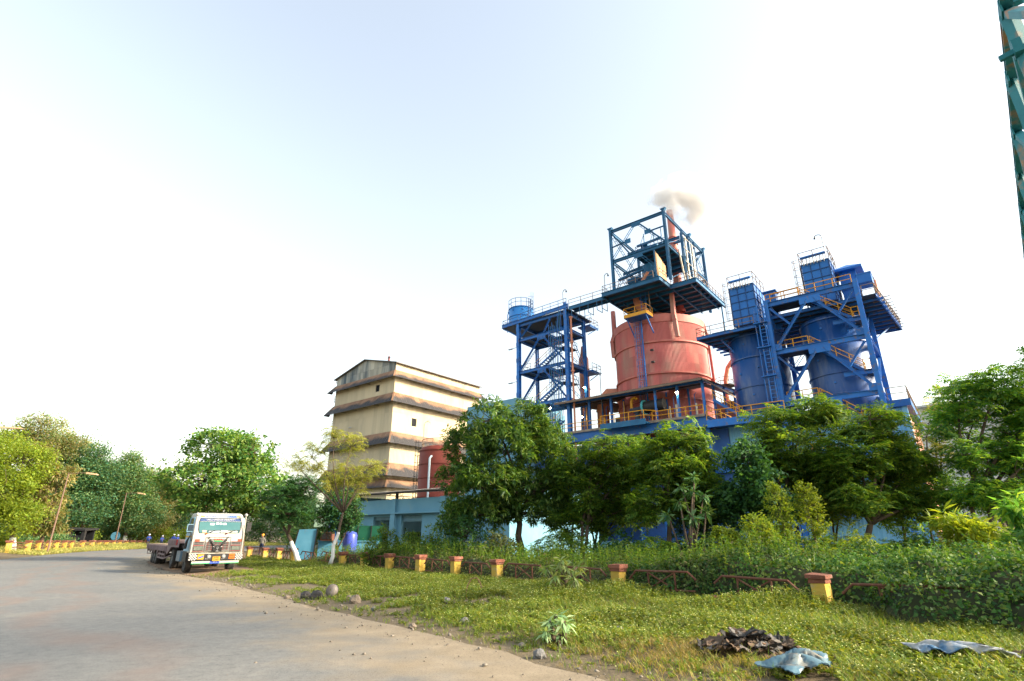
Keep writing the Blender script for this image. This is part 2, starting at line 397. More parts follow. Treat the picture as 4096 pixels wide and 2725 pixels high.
rd = bpy.data.objects.new('road', road_mesh()); rd.data.materials.append(road_mat()); col.objects.link(rd); tag(rd, None, None, kind='structure')
# bare earth where the lorry is parked, and other worn patches
def patch(name, pts, z, mat):
    P = np.array(pts, float); c_ = P.mean(0); n = len(P); V = [(c_[0], c_[1], 0)]
    rings = 6; F = []
    for r in range(1, rings + 1):
        for p in P:
            q = c_ + (p - c_) * r / rings
            V.append((q[0], q[1], 0))
    V = np.array(V)
    V[:, 2] = np.maximum(ghn(V[:, 0], V[:, 1]), -.004) + z
    V[-n:, 2] -= .03
    for k in range(n): F.append((0, 1 + k, 1 + (k+1) % n))
    for r in range(rings - 1):
        o0 = 1 + r * n; o1 = o0 + n
        for k in range(n): F.append((o0+k, o1+k, o1+(k+1) % n, o0+(k+1) % n))
    m = MB(); m.add(V.tolist(), F); o = m.build(name, mat, smooth=True); tag(o, None, None, kind='structure'); return o
dirtm = pm('trodden_earth', (.17, .105, .06), (.26, .17, .10), rough=.95, scale=1.2, c3=(.09, .06, .04), s3=1.1, t3=(.5, .7), bump=.5, bscale=14)
patch('dirt_lay_by', [(-11.3,24.3),(-13.6,25.2),(-16.6,28.2),(-19.6,32.0),(-22.6,36.0),(-25.0,39.6),(-25.4,42.3),(-22.5,42.5),(-19.5,39.5),(-16,35),(-13.2,31.2),(-11.6,28.2)], .016, dirtm)
# loose gravel along the broken road edge
def gravel():
    r = np.random.RandomState(21); n = 2600; A = resample(RIGHT, 400)[30:230]; i = (r.rand(n)**1.3*(len(A)-1)).astype(int); i = np.minimum(i, len(A)-2); d = A[i+1]-A[i]; d /= np.linalg.norm(d, axis=1, keepdims=True)
    off = np.where(r.rand(n) < .8, r.normal(.1, .55, n), r.uniform(-4, 1, n)); P = A[i] + d*r.rand(n)[:, None]*.4 + np.c_[d[:, 1], -d[:, 0]]*off[:, None]
    s_ = np.exp(r.normal(-4.3, .55, n)); z = np.maximum(ghn(P[:, 0], P[:, 1]), .0)
    T = np.array([(1,0,0),(0,1,0),(-1,0,0),(0,-1,0),(0,0,.8),(0,0,-.4)]); F = np.array([(0,1,4),(1,2,4),(2,3,4),(3,0,4),(1,0,5),(2,1,5),(3,2,5),(0,3,5)])
    V = T[None]*s_[:, None, None]*r.uniform(.6, 1.4, (n, 6, 1)); a_ = r.rand(n)*6.28; c_, q = np.cos(a_), np.sin(a_); X = V[..., 0]*c_[:, None]-V[..., 1]*q[:, None]; Y = V[..., 0]*q[:, None]+V[..., 1]*c_[:, None]
    V = np.stack([X+P[:, None, 0], Y+P[:, None, 1], V[..., 2]+z[:, None]+s_[:, None]*.3], -1).reshape(-1, 3); FF = (F[None]+6*np.arange(n)[:, None, None]).reshape(-1, 3)
    return np_mesh('gravel', V, FF)
o = bpy.data.objects.new('gravel', gravel()); o.data.materials.append(pm('gravel_stone', (.13,.115,.095), (.24,.21,.17), rough=.95, scale=9)); col.objects.link(o); tag(o, 'loose gravel scattered along the road edge', 'gravel', kind='stuff')
# ---------------------------------------------------------------- the plant (grid coordinates a, b, z)
TAN = pm('cream_sheet', (.50, .42, .28), (.60, .50, .33), rough=.6, scale=.22, c3=(.33, .29, .22), s3=.4, t3=(.52, .74), objrand=.07, stretch=(1, 1, .22))
GABLE = pm('stained_gable_sheet', (.46, .42, .32), (.36, .36, .32), rough=.6, scale=.3, c3=(.06, .09, .11), s3=.45, t3=(.42, .58), objrand=.25, stretch=(1, 1, .12))
ROOFM = pm('dark_roof_sheet', (.10, .09, .085), (.17, .15, .13), rough=.75, scale=1.0, objrand=.12)
def awning_mat():
    m = bpy.data.materials.new('sooty_awning_sheet'); m.use_nodes = True; n, l = nodes_of(m); b = n['Principled BSDF']
    b.inputs['Roughness'].default_value = .7
    tc = n.new('ShaderNodeTexCoord'); sp = n.new('ShaderNodeSeparateXYZ'); l.new(tc.outputs['Object'], sp.inputs[0])
    geo = n.new('ShaderNodeNewGeometry'); nz = n.new('ShaderNodeTexNoise'); nz.inputs['Scale'].default_value = .45; nz.inputs['Detail'].default_value = 7
    l.new(geo.outputs['Position'], nz.inputs['Vector'])
    a = n.new('ShaderNodeMath'); a.operation = 'MULTIPLY_ADD'; a.inputs[1].default_value = -.42; l.new(sp.outputs[2], a.inputs[0]); l.new(nz.outputs['Fac'], a.inputs[2])
    r = n.new('ShaderNodeMapRange'); r.inputs[1].default_value = .74; r.inputs[2].default_value = .98; l.new(a.outputs[0], r.inputs[0])
    oi = n.new('ShaderNodeObjectInfo'); rp = n.new('ShaderNodeValToRGB'); e = rp.color_ramp.elements
    e[0].color = (.20, .11, .06, 1); e[1].color = (.29, .165, .095, 1); l.new(oi.outputs['Random'], rp.inputs[0])
    mx = n.new('ShaderNodeMix'); mx.data_type = 'RGBA'; l.new(r.outputs[0], mx.inputs[0]); l.new(rp.outputs[0], mx.inputs[6]); mx.inputs[7].default_value = (.035, .033, .035, 1)
    l.new(mx.outputs[2], b.inputs['Base Color']); return m
AWN = awning_mat()
def corr(name, w, h, pitch, depth, mat, slope=None, thick=.0):
    """corrugated sheet: local x = width, z = height (or a slope (out, down) hung from its top edge), ribs along z, facing -y"""
    n = max(2, int(round(w / pitch)) * 2); m = MB(); vv = []; ff = []
    for i in range(n + 1):
        x = w * i / n; d = depth if i % 2 else 0.0
        if slope is None: vv += [(x, -d, 0), (x, -d, h)]
        else:
            p, q = slope; L = math.hypot(p, q); nx_, nz_ = -q / L * d, p / L * d
            vv += [(x, -p + nx_, -q + nz_), (x, nx_, nz_)]
    ff = [(2*i, 2*i+2, 2*i+3, 2*i+1) for i in range(n)]
    m.add(vv, ff); me = m.mesh(name); me.materials.append(mat); return me
def curved(name, r, dth, h, ribs, depth, mat):
    m = MB(); vv = []; n = ribs * 2
    for i in range(n + 1):
        t = dth * i / n; rr = r + (depth if i % 2 else 0)
        vv += [(rr*math.cos(t), rr*math.sin(t), 0), (rr*math.cos(t), rr*math.sin(t), h)]
    m.add(vv, [(2*i, 2*i+2, 2*i+3, 2*i+1) for i in range(n)]); me = m.mesh(name); me.materials.append(mat); return me
def railing(parent, pts, mat, h=1.05, post=1.5, r=.04, name='railing', mid=True, drop=0.0):
    m = MB(); pts = [Vector(p) for p in pts]
    for i in range(len(pts) - 1):
        p, q = pts[i], pts[i+1]; up = Vector((0, 0, h)); L = (q - p).length; k = max(1, int(round(L / post)))
        m.tube(p + up, q + up, r, 5)
        if mid: m.tube(p + up * .52, q + up * .52, r * .85, 5)
        for j in range(k + (1 if i == len(pts) - 2 else 0)):
            s_ = p.lerp(q, j / k); m.tube(s_ - Vector((0, 0, drop)), s_ + up, r, 5)
    return m.build(name, mat, parent)
def ladder(parent, a, b, z0, z1, mat, w=.45, cage=False, axis='a', out=-1, name='ladder', cmat=None):
    m = MB(); d = Vector((w/2, 0, 0)) if axis == 'a' else Vector((0, w/2, 0)); o = Vector((a, b, 0))
    for s_ in (-1, 1): m.beam(o + d*s_ + Vector((0, 0, z0)), o + d*s_ + Vector((0, 0, z1)), .07, .05)
    z = z0 + .3
    while z < z1: m.tube(o - d + Vector((0, 0, z)), o + d + Vector((0, 0, z)), .018, 4); z += .33
    lad = m.build(name, mat, parent)
    if cage:
        m = MB(); nrm = Vector((0, out, 0)) if axis == 'a' else Vector((out, 0, 0)); dd = d.normalized(); z = z0 + 2.2; arcs = []
        while z <= z1 + .95:
            pts = [o + dd * (.38*math.cos(t)) + nrm * (.12 + .62*math.sin(t)) + Vector((0, 0, z)) for t in [math.pi*k/7 for k in range(8)]]
            m.path(pts, .028, 4); z += .9
        for t in (.25, .5, .75):
            t *= math.pi; p = o + dd * (.38*math.cos(t)) + nrm * (.12 + .62*math.sin(t))
            m.tube(p + Vector((0, 0, z0+2.2)), p + Vector((0, 0, z1+.95)), .024, 4)
        m.build('ladder_cage', cmat or mat, lad)
    return lad
def stair(parent, p, q, w, mat, smat=None, n=None, rail=None, axis='b', step_name='step', both=False):
    """flight from p up to q (same b), width w away from the viewer; steps are sub-parts"""
    p = Vector(p); q = Vector(q); wv = Vector((0, w, 0)); m = MB()
    for s_ in (0, 1): m.beam(p + wv * s_, q + wv * s_, .06, .28)
    st = m.build('stair', mat, parent); n = n or max(4, int(abs(q.z - p.z) / .22))
    t = MB(); t.box(-.13, .13, .03, w - .03, -.02, .02); me = t.mesh('step'); me.materials.append(smat or mat)
    for i in range(n):
        s_ = p.lerp(q, (i + .5) / n); piece(me, step_name, st, (s_.x, s_.y, s_.z))
    if rail:
        for s_ in ((0, 1) if both else (0,)): railing(st, [p + wv * s_ + Vector((0,0,.1)), q + wv * s_ + Vector((0,0,.1))], rail, h=1.0, post=1.3)
    return st
def part_beam(parent, p, q, w, h, mat, name='beam', kind='i', up=(0, 0, 1)):
    m = MB(); (m.ibeam if kind == 'i' else m.beam)(p, q, w, h, up); return m.build(name, mat, parent)
def laced(parent, p, q, w, mat, name='brace', step=.6):
    """a lattice brace: two angles with battens"""
    p = Vector(p); q = Vector(q); d = (q - p).normalized(); sx = d.cross(Vector((0, 1, 0)))
    if sx.length < .1: sx = d.cross(Vector((1, 0, 0)))
    sx.normalize(); m = MB(); L = (q - p).length
    for s_ in (-1, 1): m.beam(p + sx*(w/2*s_), q + sx*(w/2*s_), .06, .06)
    k = int(L / step)
    for i in range(k + 1):
        c_ = p + d * (L * i / max(1, k)); m.beam(c_ - sx*w/2, c_ + sx*w/2, .10, .02)
    return m.build(name, mat, parent)
def gusset(parent, a, b, z, w, h, mat, bolts=True):
    m = MB(); m.poly([(a-w*.5, b, z-h*.5), (a+w*.5, b, z-h*.5), (a+w*.5, b, z+h*.5), (a-w*.5, b, z+h*.5)], .03, 1)
    g_ = m.build('gusset_plate', mat, parent)
    if bolts:
        m = MB()
        for s_ in (-1, 1):
            for i in range(4): m.tube((a + s_*(w*.18 + .06*i), b, z + .05 - .11*i), (a + s_*(w*.18 + .06*i), b - .03, z + .05 - .11*i), .03, 5)
        m.build('bolt_row', BLACKM, g_)
    return g_
def frame_rect(parent, a0, a1, b0, b1, z, mat, w=.25, h=.45):
    part_beam(parent, (a0, b0, z), (a1, b0, z), w, h, mat); part_beam(parent, (a0, b1, z), (a1, b1, z), w, h, mat)
    part_beam(parent, (a0, b0+w, z), (a0, b1-w, z), w, h*.9, mat); part_beam(parent, (a1, b0+w, z), (a1, b1-w, z), w, h*.9, mat)

# ---- the tall cream mill building
t = pthing('mill_building', 'tall cream corrugated mill building ringed by sooty sloping awnings', 'building', -85.7, 71, 0)
A0, A1, B0, B1 = -95.0, -76.4, 60.0, 82.7
m = MB(); m.box(A0+.2, A1-.2, B0+.2, B1-.2, 0, 31.3); m.build('inner_wall', TAN, t)  # core box added to block light, also the plain left and back walls
fw = (A1-A0)/17; rw = (B1-B0)/20
rows = [(8.0,10.4),(10.4,13.4),(13.4,16.0),(16.0,18.8),(18.8,22.3),(22.3,25.9),(25.9,30.07),(30.07,31.45)]
for (z0, z1) in rows:
    mf = corr('cladding_sheet', fw, z1-z0-.02, .22, .035, TAN); mr_ = corr('cladding_sheet', rw, z1-z0-.02, .28, .06, TAN)
    mfg = corr('cladding_sheet', fw, z1-z0-.02, .22, .035, GABLE)
    for i in range(17):
        x0 = A0 + fw*i
        if abs(z0-25.9) < .01 and i == 12: continue
        piece(mfg if z0 > 30 else mf, 'cladding_sheet', t, (x0, B0 + random.uniform(-.012, .012), z0))
    for i in range(20):
        if abs(z0-18.8) < .01 and i == 4: continue
        piece(mr_, 'cladding_sheet', t, (A1 + random.uniform(-.012, .012), B0 + rw*i, z0), (0, 0, math.pi/2))
# the two open hatches: sheets with a hole, a near-black plate stands in for the shade inside
x0 = A0 + fw*12
m = MB(); m.box(x0, x0+.02, B0-.02, B0, 25.9, 30.05); m.box(x0, x0+fw, B0-.02, B0, 25.9, 26.75); m.box(x0, x0+fw, B0-.02, B0, 28.05, 30.05)
m.build('hatch_surround', TAN, t); m = MB(); m.box(x0+.02, x0+fw, B0+.12, B0+.18, 26.75, 28.05); m.build('hatch_shade', DARK, t)
y0 = B0 + rw*4
m = MB(); m.box(A1-.02, A1+.03, y0, y0+rw, 18.8, 20.4); m.box(A1-.02, A1+.03, y0, y0+rw, 21.9, 22.28); m.build('hatch_surround', TAN, t)
m = MB(); m.box(A1-.19, A1-.12, y0, y0+rw, 20.4, 21.9); m.build('hatch_shade', DARK, t)
am = (A0+A1)/2; RZ = 33.75
for i in range(17):
    x0 = A0+fw*i; x1 = x0+fw; zz = lambda x: 31.45 + (RZ-31.45)*(1-abs(x-am)/(A1-am)); m = MB()
    n = 8; vv = []
    for k in range(n+1):
        x = x0 + fw*k/n; d = .035 if k % 2 else 0; vv += [(x, B0-d, 31.45), (x, B0-d, zz(x))]
    m.add(vv, [(2*k, 2*k+2, 2*k+3, 2*k+1) for k in range(n)]); m.build('gable_sheet', GABLE, t)
m = MB()
for s_, e_ in ((A0-.6, am), (am, A1+.6)):
    za = 31.45 - .12 if s_ < am - 1 else RZ+.02; zb = RZ+.02 if s_ < am - 1 else 31.45-.12
    m.add([(s_, B0-.45, za), (e_, B0-.45, zb), (e_, B1+.4, zb), (s_, B1+.4, za), (s_, B0-.45, za+.14), (e_, B0-.45, zb+.14), (e_, B1+.4, zb+.14), (s_, B1+.4, za+.14)],
          [(3,2,1,0),(4,5,6,7),(0,1,5,4),(1,2,6,5),(2,3,7,6),(3,0,4,7)])
m.build('roof', ROOFM, t)
for zt, zb, p in ((30.07, 28.5, 1.15), (25.9, 23.9, 1.3), (18.8, 16.6, 1.3), (13.4, 11.1, 1.3), (10.8, 9.2, 1.1)):
    h = zt - zb; mf = corr('awning_sheet', fw-.01, 0, .27, .03, AWN, slope=(p, h)); mr_ = corr('awning_sheet', rw-.01, 0, .28, .05, AWN, slope=(p, h))
    for i in range(17): piece(mf, 'awning_sheet', t, (A0+fw*i, B0-.05, zt))
    for i in range(20): piece(mr_, 'awning_sheet', t, (A1+.05, B0+rw*i, zt), (0, 0, math.pi/2))
    for (ca, sa, cb, sb) in ((A1+.05, 1, B0-.05, -1), (A0-.02, -1, B0-.05, -1), (A1+.05, 1, B1, 1)):
        m = MB(); o_ = (ca, cb, zt); c_ = (ca+sa*p, cb+sb*p, zb)
        m.add([o_, (ca, cb+sb*p, zb), c_, (ca+sa*p, cb, zb)], [(0, 1, 2), (0, 2, 3)]); hp = m.build('awning_corner', AWN, t, org=(ca, cb, zt))
        hp.location = (ca-t_o[0], cb-t_o[1], zt-t_o[2]) if (t_o := ORG[t.name]) else hp.location
        m = MB(); m.beam(o_, c_, .30, .05); m.build('ridge_cap', AWN, t)
    m = MB()
    for i in range(6): x = A0 + 1 + i*3.4; m.beam((x, B0-.02, zb+.1), (x, B0-p+.1, zb+.05), .06, .06)
    for i in range(7): y = B0 + 1 + i*3.3; m.beam((A1+.02, y, zb+.1), (A1+p-.1, y, zb+.05), .06, .06)
    m.build('bracket', BLACKM, t)
for z in (31.0, 27.0, 22.0):   # landings on the far left edge
    m = MB(); m.box(A0-1.0, A0-.05, B0+.4, B0+2.2, z, z+.12); m.beam((A0-.9, B0+.6, z), (A0-.1, B0+.6, z-1.0), .07, .07)
    m.build('landing', DECK, t); railing(t, [(A0-.95, B0+2.1, z+.1), (A0-.95, B0+.45, z+.1), (A0-.1, B0+.45, z+.1)], RAILR, r=.042)
m = MB(); m.beam((A0+5.9, B0-.1, 20.9), (A0+7.4, B0-.6, 20.75), .12, .12); m.build('bracket_arm', GREYM, t)
t = pthing('roof_mast', 'small red banded mast behind the cream building roof ridge', 'mast', -86.5, 66, 33.4)
m = MB(); m.tube((-86.5, 66, 33.4), (-86.5, 66, 36.3), .2, 8, .17); m.build('pole', RUST, t)
m = MB()
for z in (34.4, 35.2, 35.9): m.tube((-86.5, 66, z), (-86.5, 66, z+.12), .27, 8); m.beam((-87.0, 66, z+.05), (-86.0, 66, z+.05), .06, .06)
m.build('collar', BLACKM, t)

# ---- rust red tank
t = pthing('storage_tank', 'rust red cylindrical tank between cream building and mango tree', 'tank', -52.0, 48, 0)
ca, cb, r_ = -52.0, 49.0, 2.65
m = MB(); m.lathe(ca, cb, [(r_,0),(r_,11.7),(r_-.25,12.2),(r_-1.2,12.5),(.02,12.6)], 40); m.build('shell', RUST, t, smooth=True)
for z in (3.0, 6.0, 8.3, 10.0, 11.7): m = MB(); m.lathe(ca, cb, [(r_,z),(r_+.09,z),(r_+.09,z+.10),(r_,z+.10)], 40); m.build('hoop', RUST, t)
railing(t, [(ca+(r_-.3)*math.cos(2*math.pi*k/16), cb+(r_-.3)*math.sin(2*math.pi*k/16), 12.1) for k in range(17)], RAILR, h=1.1, post=1.2, r=.042)
ladder(t, ca-r_-.35, cb-.9, 3, 12.6, BLACKM, cage=True, axis='b', out=-1, cmat=BLACKM)
m = MB(); m.path([(ca+1.1, cb-2.75, 2), (ca+1.1, cb-2.75, 10.6), (ca+1.1, cb-2.5, 10.9), (ca+1.0, cb-2.3, 10.9)], .13, 8); m.build('down_pipe', pm('pale_pipe', (.45,.55,.6)), t)
m = MB(); m.path([(ca-2.0, cb-1.2, 12.2), (ca-2.0, cb-1.2, 15.3), (ca-1.8, cb-1.2, 15.7), (ca-1.2, cb-1.2, 15.8), (ca-.9, cb-1.2, 15.5)], .04, 6); m.build('vent_pipe', GREYM, t)

# ---- pale blue workshop at the front
t = pthing('workshop', 'pale blue workshop with roller shutters and overhanging corrugated roof', 'building', -36, 32, 0)
segs = [(-45.0,-43.95,0,3.41),(-43.1,-42.3,0,3.41),(-43.95,-43.1,0,1.15),(-43.95,-43.1,2.5,3.41),(-39.55,-38.45,0,3.41),(-35.8,-32.75,0,3.41),(-32.75,-29.2,2.55,3.41),(-29.2,-26.0,0,3.41),(-42.3,-39.55,3.15,3.41),(-38.45,-35.8,3.25,3.41)]
m = MB()
for x0, x1, z0, z1 in segs: m.box(x0, x1, 32.0, 32.25, z0, z1)
m.box(-45.2, -44.98, 32.0, 44, 0, 5.0); m.box(-45.0, -26.0, 43.8, 44, 0, 5.0); m.box(-26.2, -26.0, 32.26, 43.79, 0, 5.0); m.build('wall', SKYBLUE, t)
m = MB(); m.box(-45.0, -26.0, 31.85, 32.3, 3.41, 4.6); m.build('parapet', SKYBLUE, t)
m = MB(); m.box(-45.1, -25.95, 31.55, 32.32, 3.36, 3.47); m.build('canopy_ledge', SKYBLUE, t)
for x in (-45.0, -39.2, -33.0, -26.3): m = MB(); m.box(x-.3, x+.3, 31.6, 31.99, 0, 4.62); m.build('pillar', SKYBLUE, t)
rm = corr('roof_sheet', 1.0, 0, .16, .03, ROOFM)
rme = MB(); vv = []
for i in range(13): x = i/12; d = .04 if i % 2 else 0; vv += [(x, 0, d), (x, 13.8, 1.2+d)]
rme.add(vv, [(2*i, 2*i+2, 2*i+3, 2*i+1) for i in range(12)]); rme = rme.mesh('roof_sheet'); rme.materials.append(pm('weathered_asbestos', (.30,.29,.27),(.22,.21,.2), rough=.9, scale=1.5, objrand=.12))
for i in range(20): piece(rme, 'roof_sheet', t, (-45.6+i, 30.9, 5.16 + random.uniform(-.01, .01)))
m = MB()
for x in (-44.6, -39.2, -33.0, -26.5): m.box(x-.1, x+.1, 31.9, 32.1, 4.6, 5.3)
m.beam((-45.4, 31.2, 5.06), (-25.7, 31.2, 5.06), .1, .12); m.build('roof_frame', BLACKM, t)
SHUT = pm('shutter_steel', (.10,.20,.26),(.14,.27,.33), rough=.55, scale=2)
def shutter(parent, x0, x1, z0, z1, b, mat):
    m = MB(); k = max(2, int((z1-z0)/.12)); h = (z1-z0)/k; vv = []
    for i in range(k+1): vv += [(x0, b - (.03 if i % 2 else 0), z0+h*i), (x1, b - (.03 if i % 2 else 0), z0+h*i)]
    m.add(vv, [(2*i, 2*i+1, 2*i+3, 2*i+2) for i in range(k)]); return m.build('roller_shutter', mat, parent)
shutter(t, -38.45, -35.8, 2.72, 3.25, 32.2, SHUT); shutter(t, -42.3, -39.55, 2.9, 3.15, 32.2, SHUT); shutter(t, -32.75, -29.2, 0, 2.55, 32.12, SHUT)
m = MB(); m.box(-43.93, -43.12, 32.12, 32.15, 1.17, 2.48); w_ = m.build('window_pane', DARK, t)
m = MB()
for x in (-43.95, -43.53, -43.14): m.box(x, x+.05, 32.05, 32.11, 1.15, 2.5)
for z in (1.15, 1.8, 2.44): m.box(-43.95, -43.1, 32.04, 32.10, z, z+.05)
m.build('window_frame', SKYBLUE, t)
m = MB(); m.box(-44.9, -26.3, 32.5, 43.5, .02, .06); m.build('floor', DECK, t)
m = MB(); m.box(-42.0, -40.2, 36, 38, .06, 1.9); m.box(-38.2, -36.3, 37, 40, .06, 1.5); m.build('inside_machine', BLACKM, t)
t = pthing('tin_door', 'tall rusty brown tin door leaning in the workshop bay', 'door', -41.4, 31.3, 0)
m = MB(); m.add([(-41.9,31.2,.05),(-40.95,31.0,.05),(-40.9,31.45,2.1),(-41.8,31.6,2.1),(-41.9,31.24,.05),(-40.95,31.04,.05),(-40.9,31.49,2.1),(-41.8,31.64,2.1)],[(0,1,2,3),(7,6,5,4),(0,4,5,1),(1,5,6,2),(2,6,7,3),(3,7,4,0)]); m.build('leaf', pm('rusty_tin',(.20,.085,.04),(.12,.06,.035),rough=.8,scale=2.5), t)
m = MB(); m.beam((-41.9,31.18,.06),(-40.95,30.98,.06),.05,.06); m.beam((-41.8,31.58,2.08),(-40.9,31.43,2.08),.05,.06); m.build('rim', BLACKM, t)

# ---- high pale blue wall block beside the stair tower
t = pthing('wall_block', 'high plain pale blue concrete block left of the stair tower', 'building', -52, 64, 0)
m = MB(); m.box(-57.0, -47.0, 59.0, 70, 0, 20.15); m.build('wall', SKYBLUE, t)
m = MB(); m.box(-47.0, -46.3, 59.1, 69.9, 0, 19.1); m.build('end_pier', SKYBLUE, t)
m = MB(); m.box(-57.1, -46.9, 58.92, 59.0, 11.0, 11.25); m.build('ledge', SKYBLUE, t)

# ---- stair tower on the left
t = pthing('stair_tower', 'open blue steel stair tower carrying a round tank on top', 'tower', -43.3, 62.3, 0)
LA, LB, LF, LK = -47.6, -39.0, 60.0, 64.6
for a, b, zt in ((LA, LF, 32.3), (LB, LF, 33.0), (LA, LK, 32.0), (LB, LK, 32.0)):
    w = .62 if b == LF else .5
    m = MB(); m.ibeam((a, b, 0), (a, b, zt), w*.72, w, up=(0, 1, 0), t=.05); m.build('column', STEEL, t)
    m = MB()
    for z in (7, 12, 18.3, 20.8, 23.4, 26.0, 28.5, 30.9): m.box(a-w*.42, a+w*.42, b-w*.56, b-w*.5, z-.3, z+.3)
    m.build('splice_plate', STEEL, t)
lev = (8.5, 13.7, 18.95, 24.1, 29.15, 31.55)
for z in lev: frame_rect(t, LA, LB, LF-.05, LK, z, STEEL, .24, .42)
for z in lev[:-1]:
    m = MB(); m.box(LA+.15, LA+5.2, LF+.15, LK-.15, z+.1, z+.16); m.box(LB-3.5, LB-.15, LF+2.4, LK-.15, z+.1, z+.16); m.build('deck', DECK, t)
    m = MB()
    for k in range(6): m.beam((LA+.3+k*1.6, LF+.2, z-.05), (LA+.3+k*1.6, LK-.2, z-.05), .1, .22)
    m.build('joist', STEEL, t)
mid = (LA+LB)/2
for z0, z1 in zip(lev[2:-1], lev[3:]):
    if z1 - z0 < 3: continue
    part_beam(t, (LA+.3, LF-.12, z0+.25), (mid-.3, LF-.12, z1-.35), .22, .2, STEEL, 'brace'); part_beam(t, (LB-.3, LF-.12, z0+.25), (mid+.3, LF-.12, z1-.35), .22, .2, STEEL, 'brace')
    gusset(t, mid, LF-.2, z1-.45, 1.5, .6, STEEL)
    laced(t, (LA, LF+.3, z0+.2), (LA, LK-.3, z1-.3), .3, STEEL); laced(t, (LB, LF+.3, z1-.2), (LB, LK-.3, z0+.3), .34, STEEL)
    laced(t, (LA+.3, LK, z0+.2), (mid, LK, z1-.3), .26, STEEL); laced(t, (LB-.3, LK, z0+.2), (mid, LK, z1-.3), .26, STEEL)
part_beam(t, (LA+.2, LF-.12, 29.3), (-45.0, LF-.12, 31.4), .2, .2, STEEL, 'brace'); part_beam(t, (-42.9, LF-.12, 29.3), (-41.6, LF-.12, 31.4), .2, .2, STEEL, 'brace')
for z in (18.95, 24.1):
    stair(t, (-45.4, 60.8, z+.15), (-41.0, 60.8, z+2.75), 1.0, STEEL, DECK, rail=RAILY, n=12)
    stair(t, (-45.2, 62.4, z+5.1), (-41.0, 62.4, z+2.75), 1.0, STEEL, DECK, rail=RAILY, n=12)
    m = MB(); m.box(-41.1, -39.5, 60.7, 63.5, z+2.68, z+2.75); m.build('landing', DECK, t)
    railing(t, [(-41.2, 60.6, z+2.75), (-39.5, 60.6, z+2.75), (-39.5, 63.4, z+2.75)], RAILB)
stair(t, (-45.4, 60.8, 13.85), (-41.0, 60.8, 16.5), 1.0, STEEL, DECK, rail=RAILY, n=12)
for z in (18.95, 24.1): railing(t, [(LA+.3, LK-.2, z+.15), (LA+.3, LF+.2, z+.15)], RAILR); railing(t, [(LA+.3, LF+.25, z+.15), (LA+2.0, LF+.25, z+.15)], RAILR)
m = MB(); m.box(-50.7, -38.4, 59.7, 66.2, 31.78, 31.9); m.build('deck', DECK, t)
part_beam(t, (-50.7, 59.7, 32.05), (-38.4, 59.7, 32.35), .22, .55, STEEL); part_beam(t, (-50.7, 60.0, 31.95), (-50.7, 66, 31.95), .18, .4, STEEL)
for b in (60.2, 64.6): part_beam(t, (-50.5, b, 31.75), (-47.8, b, 29.9), .14, .14, STEEL, 'bracket', 'b')
railing(t, [(-47.2, 59.85, 32.4), (-38.8, 59.85, 32.6)], RAILB); railing(t, [(-47.6, 59.8, 32.0), (-50.6, 59.8, 32.0), (-50.6, 66.1, 32.0), (-38.5, 66.1, 32.0)], RAILB)
for z, e in ((31.0, 67.3), (24.0, 67.3)):
    m = MB(); m.box(-40.2, -38.0, 64.9, e, z-.15, z); m.beam((-38.1, 64.9, z-.2), (-38.1, e, z-.2), .1, .3); m.beam((-38.4, e-.2, z-.2), (-38.4, 64.8, z-1.6), .1, .1)
    m.build('balcony', STEEL, t); railing(t, [(-38.05, 64.9, z), (-38.05, e, z), (-40, e, z)], RAILR)
rng = random.Random(4)
for k in range(9):
    a = -41.7 + k*.26; zt = 31.2 + rng.uniform(-1.6, .5) if k < 7 else 32.0; m = MB()
    m.tube((a, 59.45+.05*(k % 3), 8), (a, 59.45+.05*(k % 3), zt), .045 + .02*(k % 2), 6); m.build('riser_pipe', STEELSHADE if k % 2 else STEEL, t)
m = MB()
for z in np.arange(14, 31, 1.9): m.beam((-41.9, 59.55, z), (-39.4, 59.55, z), .06, .06)
m.build('pipe_rack', STEEL, t)
for z in (28.2, 22.9): m = MB(); m.beam((LA-.2, LF, z), (LA-1.1, LF-.3, z-.15), .07, .07); m.box(LA-1.7, LA-1.0, LF-.45, LF-.2, z-.25, z-.13); m.build('flood_lamp', GREYM, t)
t = pthing('riser', 'salmon painted vertical pipe between stair tower and red silo', 'pipe', -37.9, 59.5, 8)
m = MB(); m.tube((-37.9, 59.5, 8), (-37.9, 59.5, 30.3), .13, 10); m.build('pipe', ORNG, t)
m = MB()
for z in (30.2, 26.5, 22.4, 18.4): m.tube((-37.9, 59.5, z), (-37.9, 59.5, z+.22), .24, 10)
m.build('flange', ORNG, t)
t = pthing('process_column', 'slim salmon column standing inside the stair tower back', 'column', -41.0, 67.5, 0)
m = MB(); m.lathe(-41.0, 67.5, [(.75,0),(.75,26.8),(.5,27.3),(.3,28.8),(.02,28.8)], 20); m.build('shell', ORNG, t, smooth=True)
m = MB()
for z in (19, 22, 25): m.lathe(-41.0, 67.5, [(.75,z),(.85,z),(.85,z+.12),(.75,z+.12)], 20)
m.build('hoop', ORNG, t)
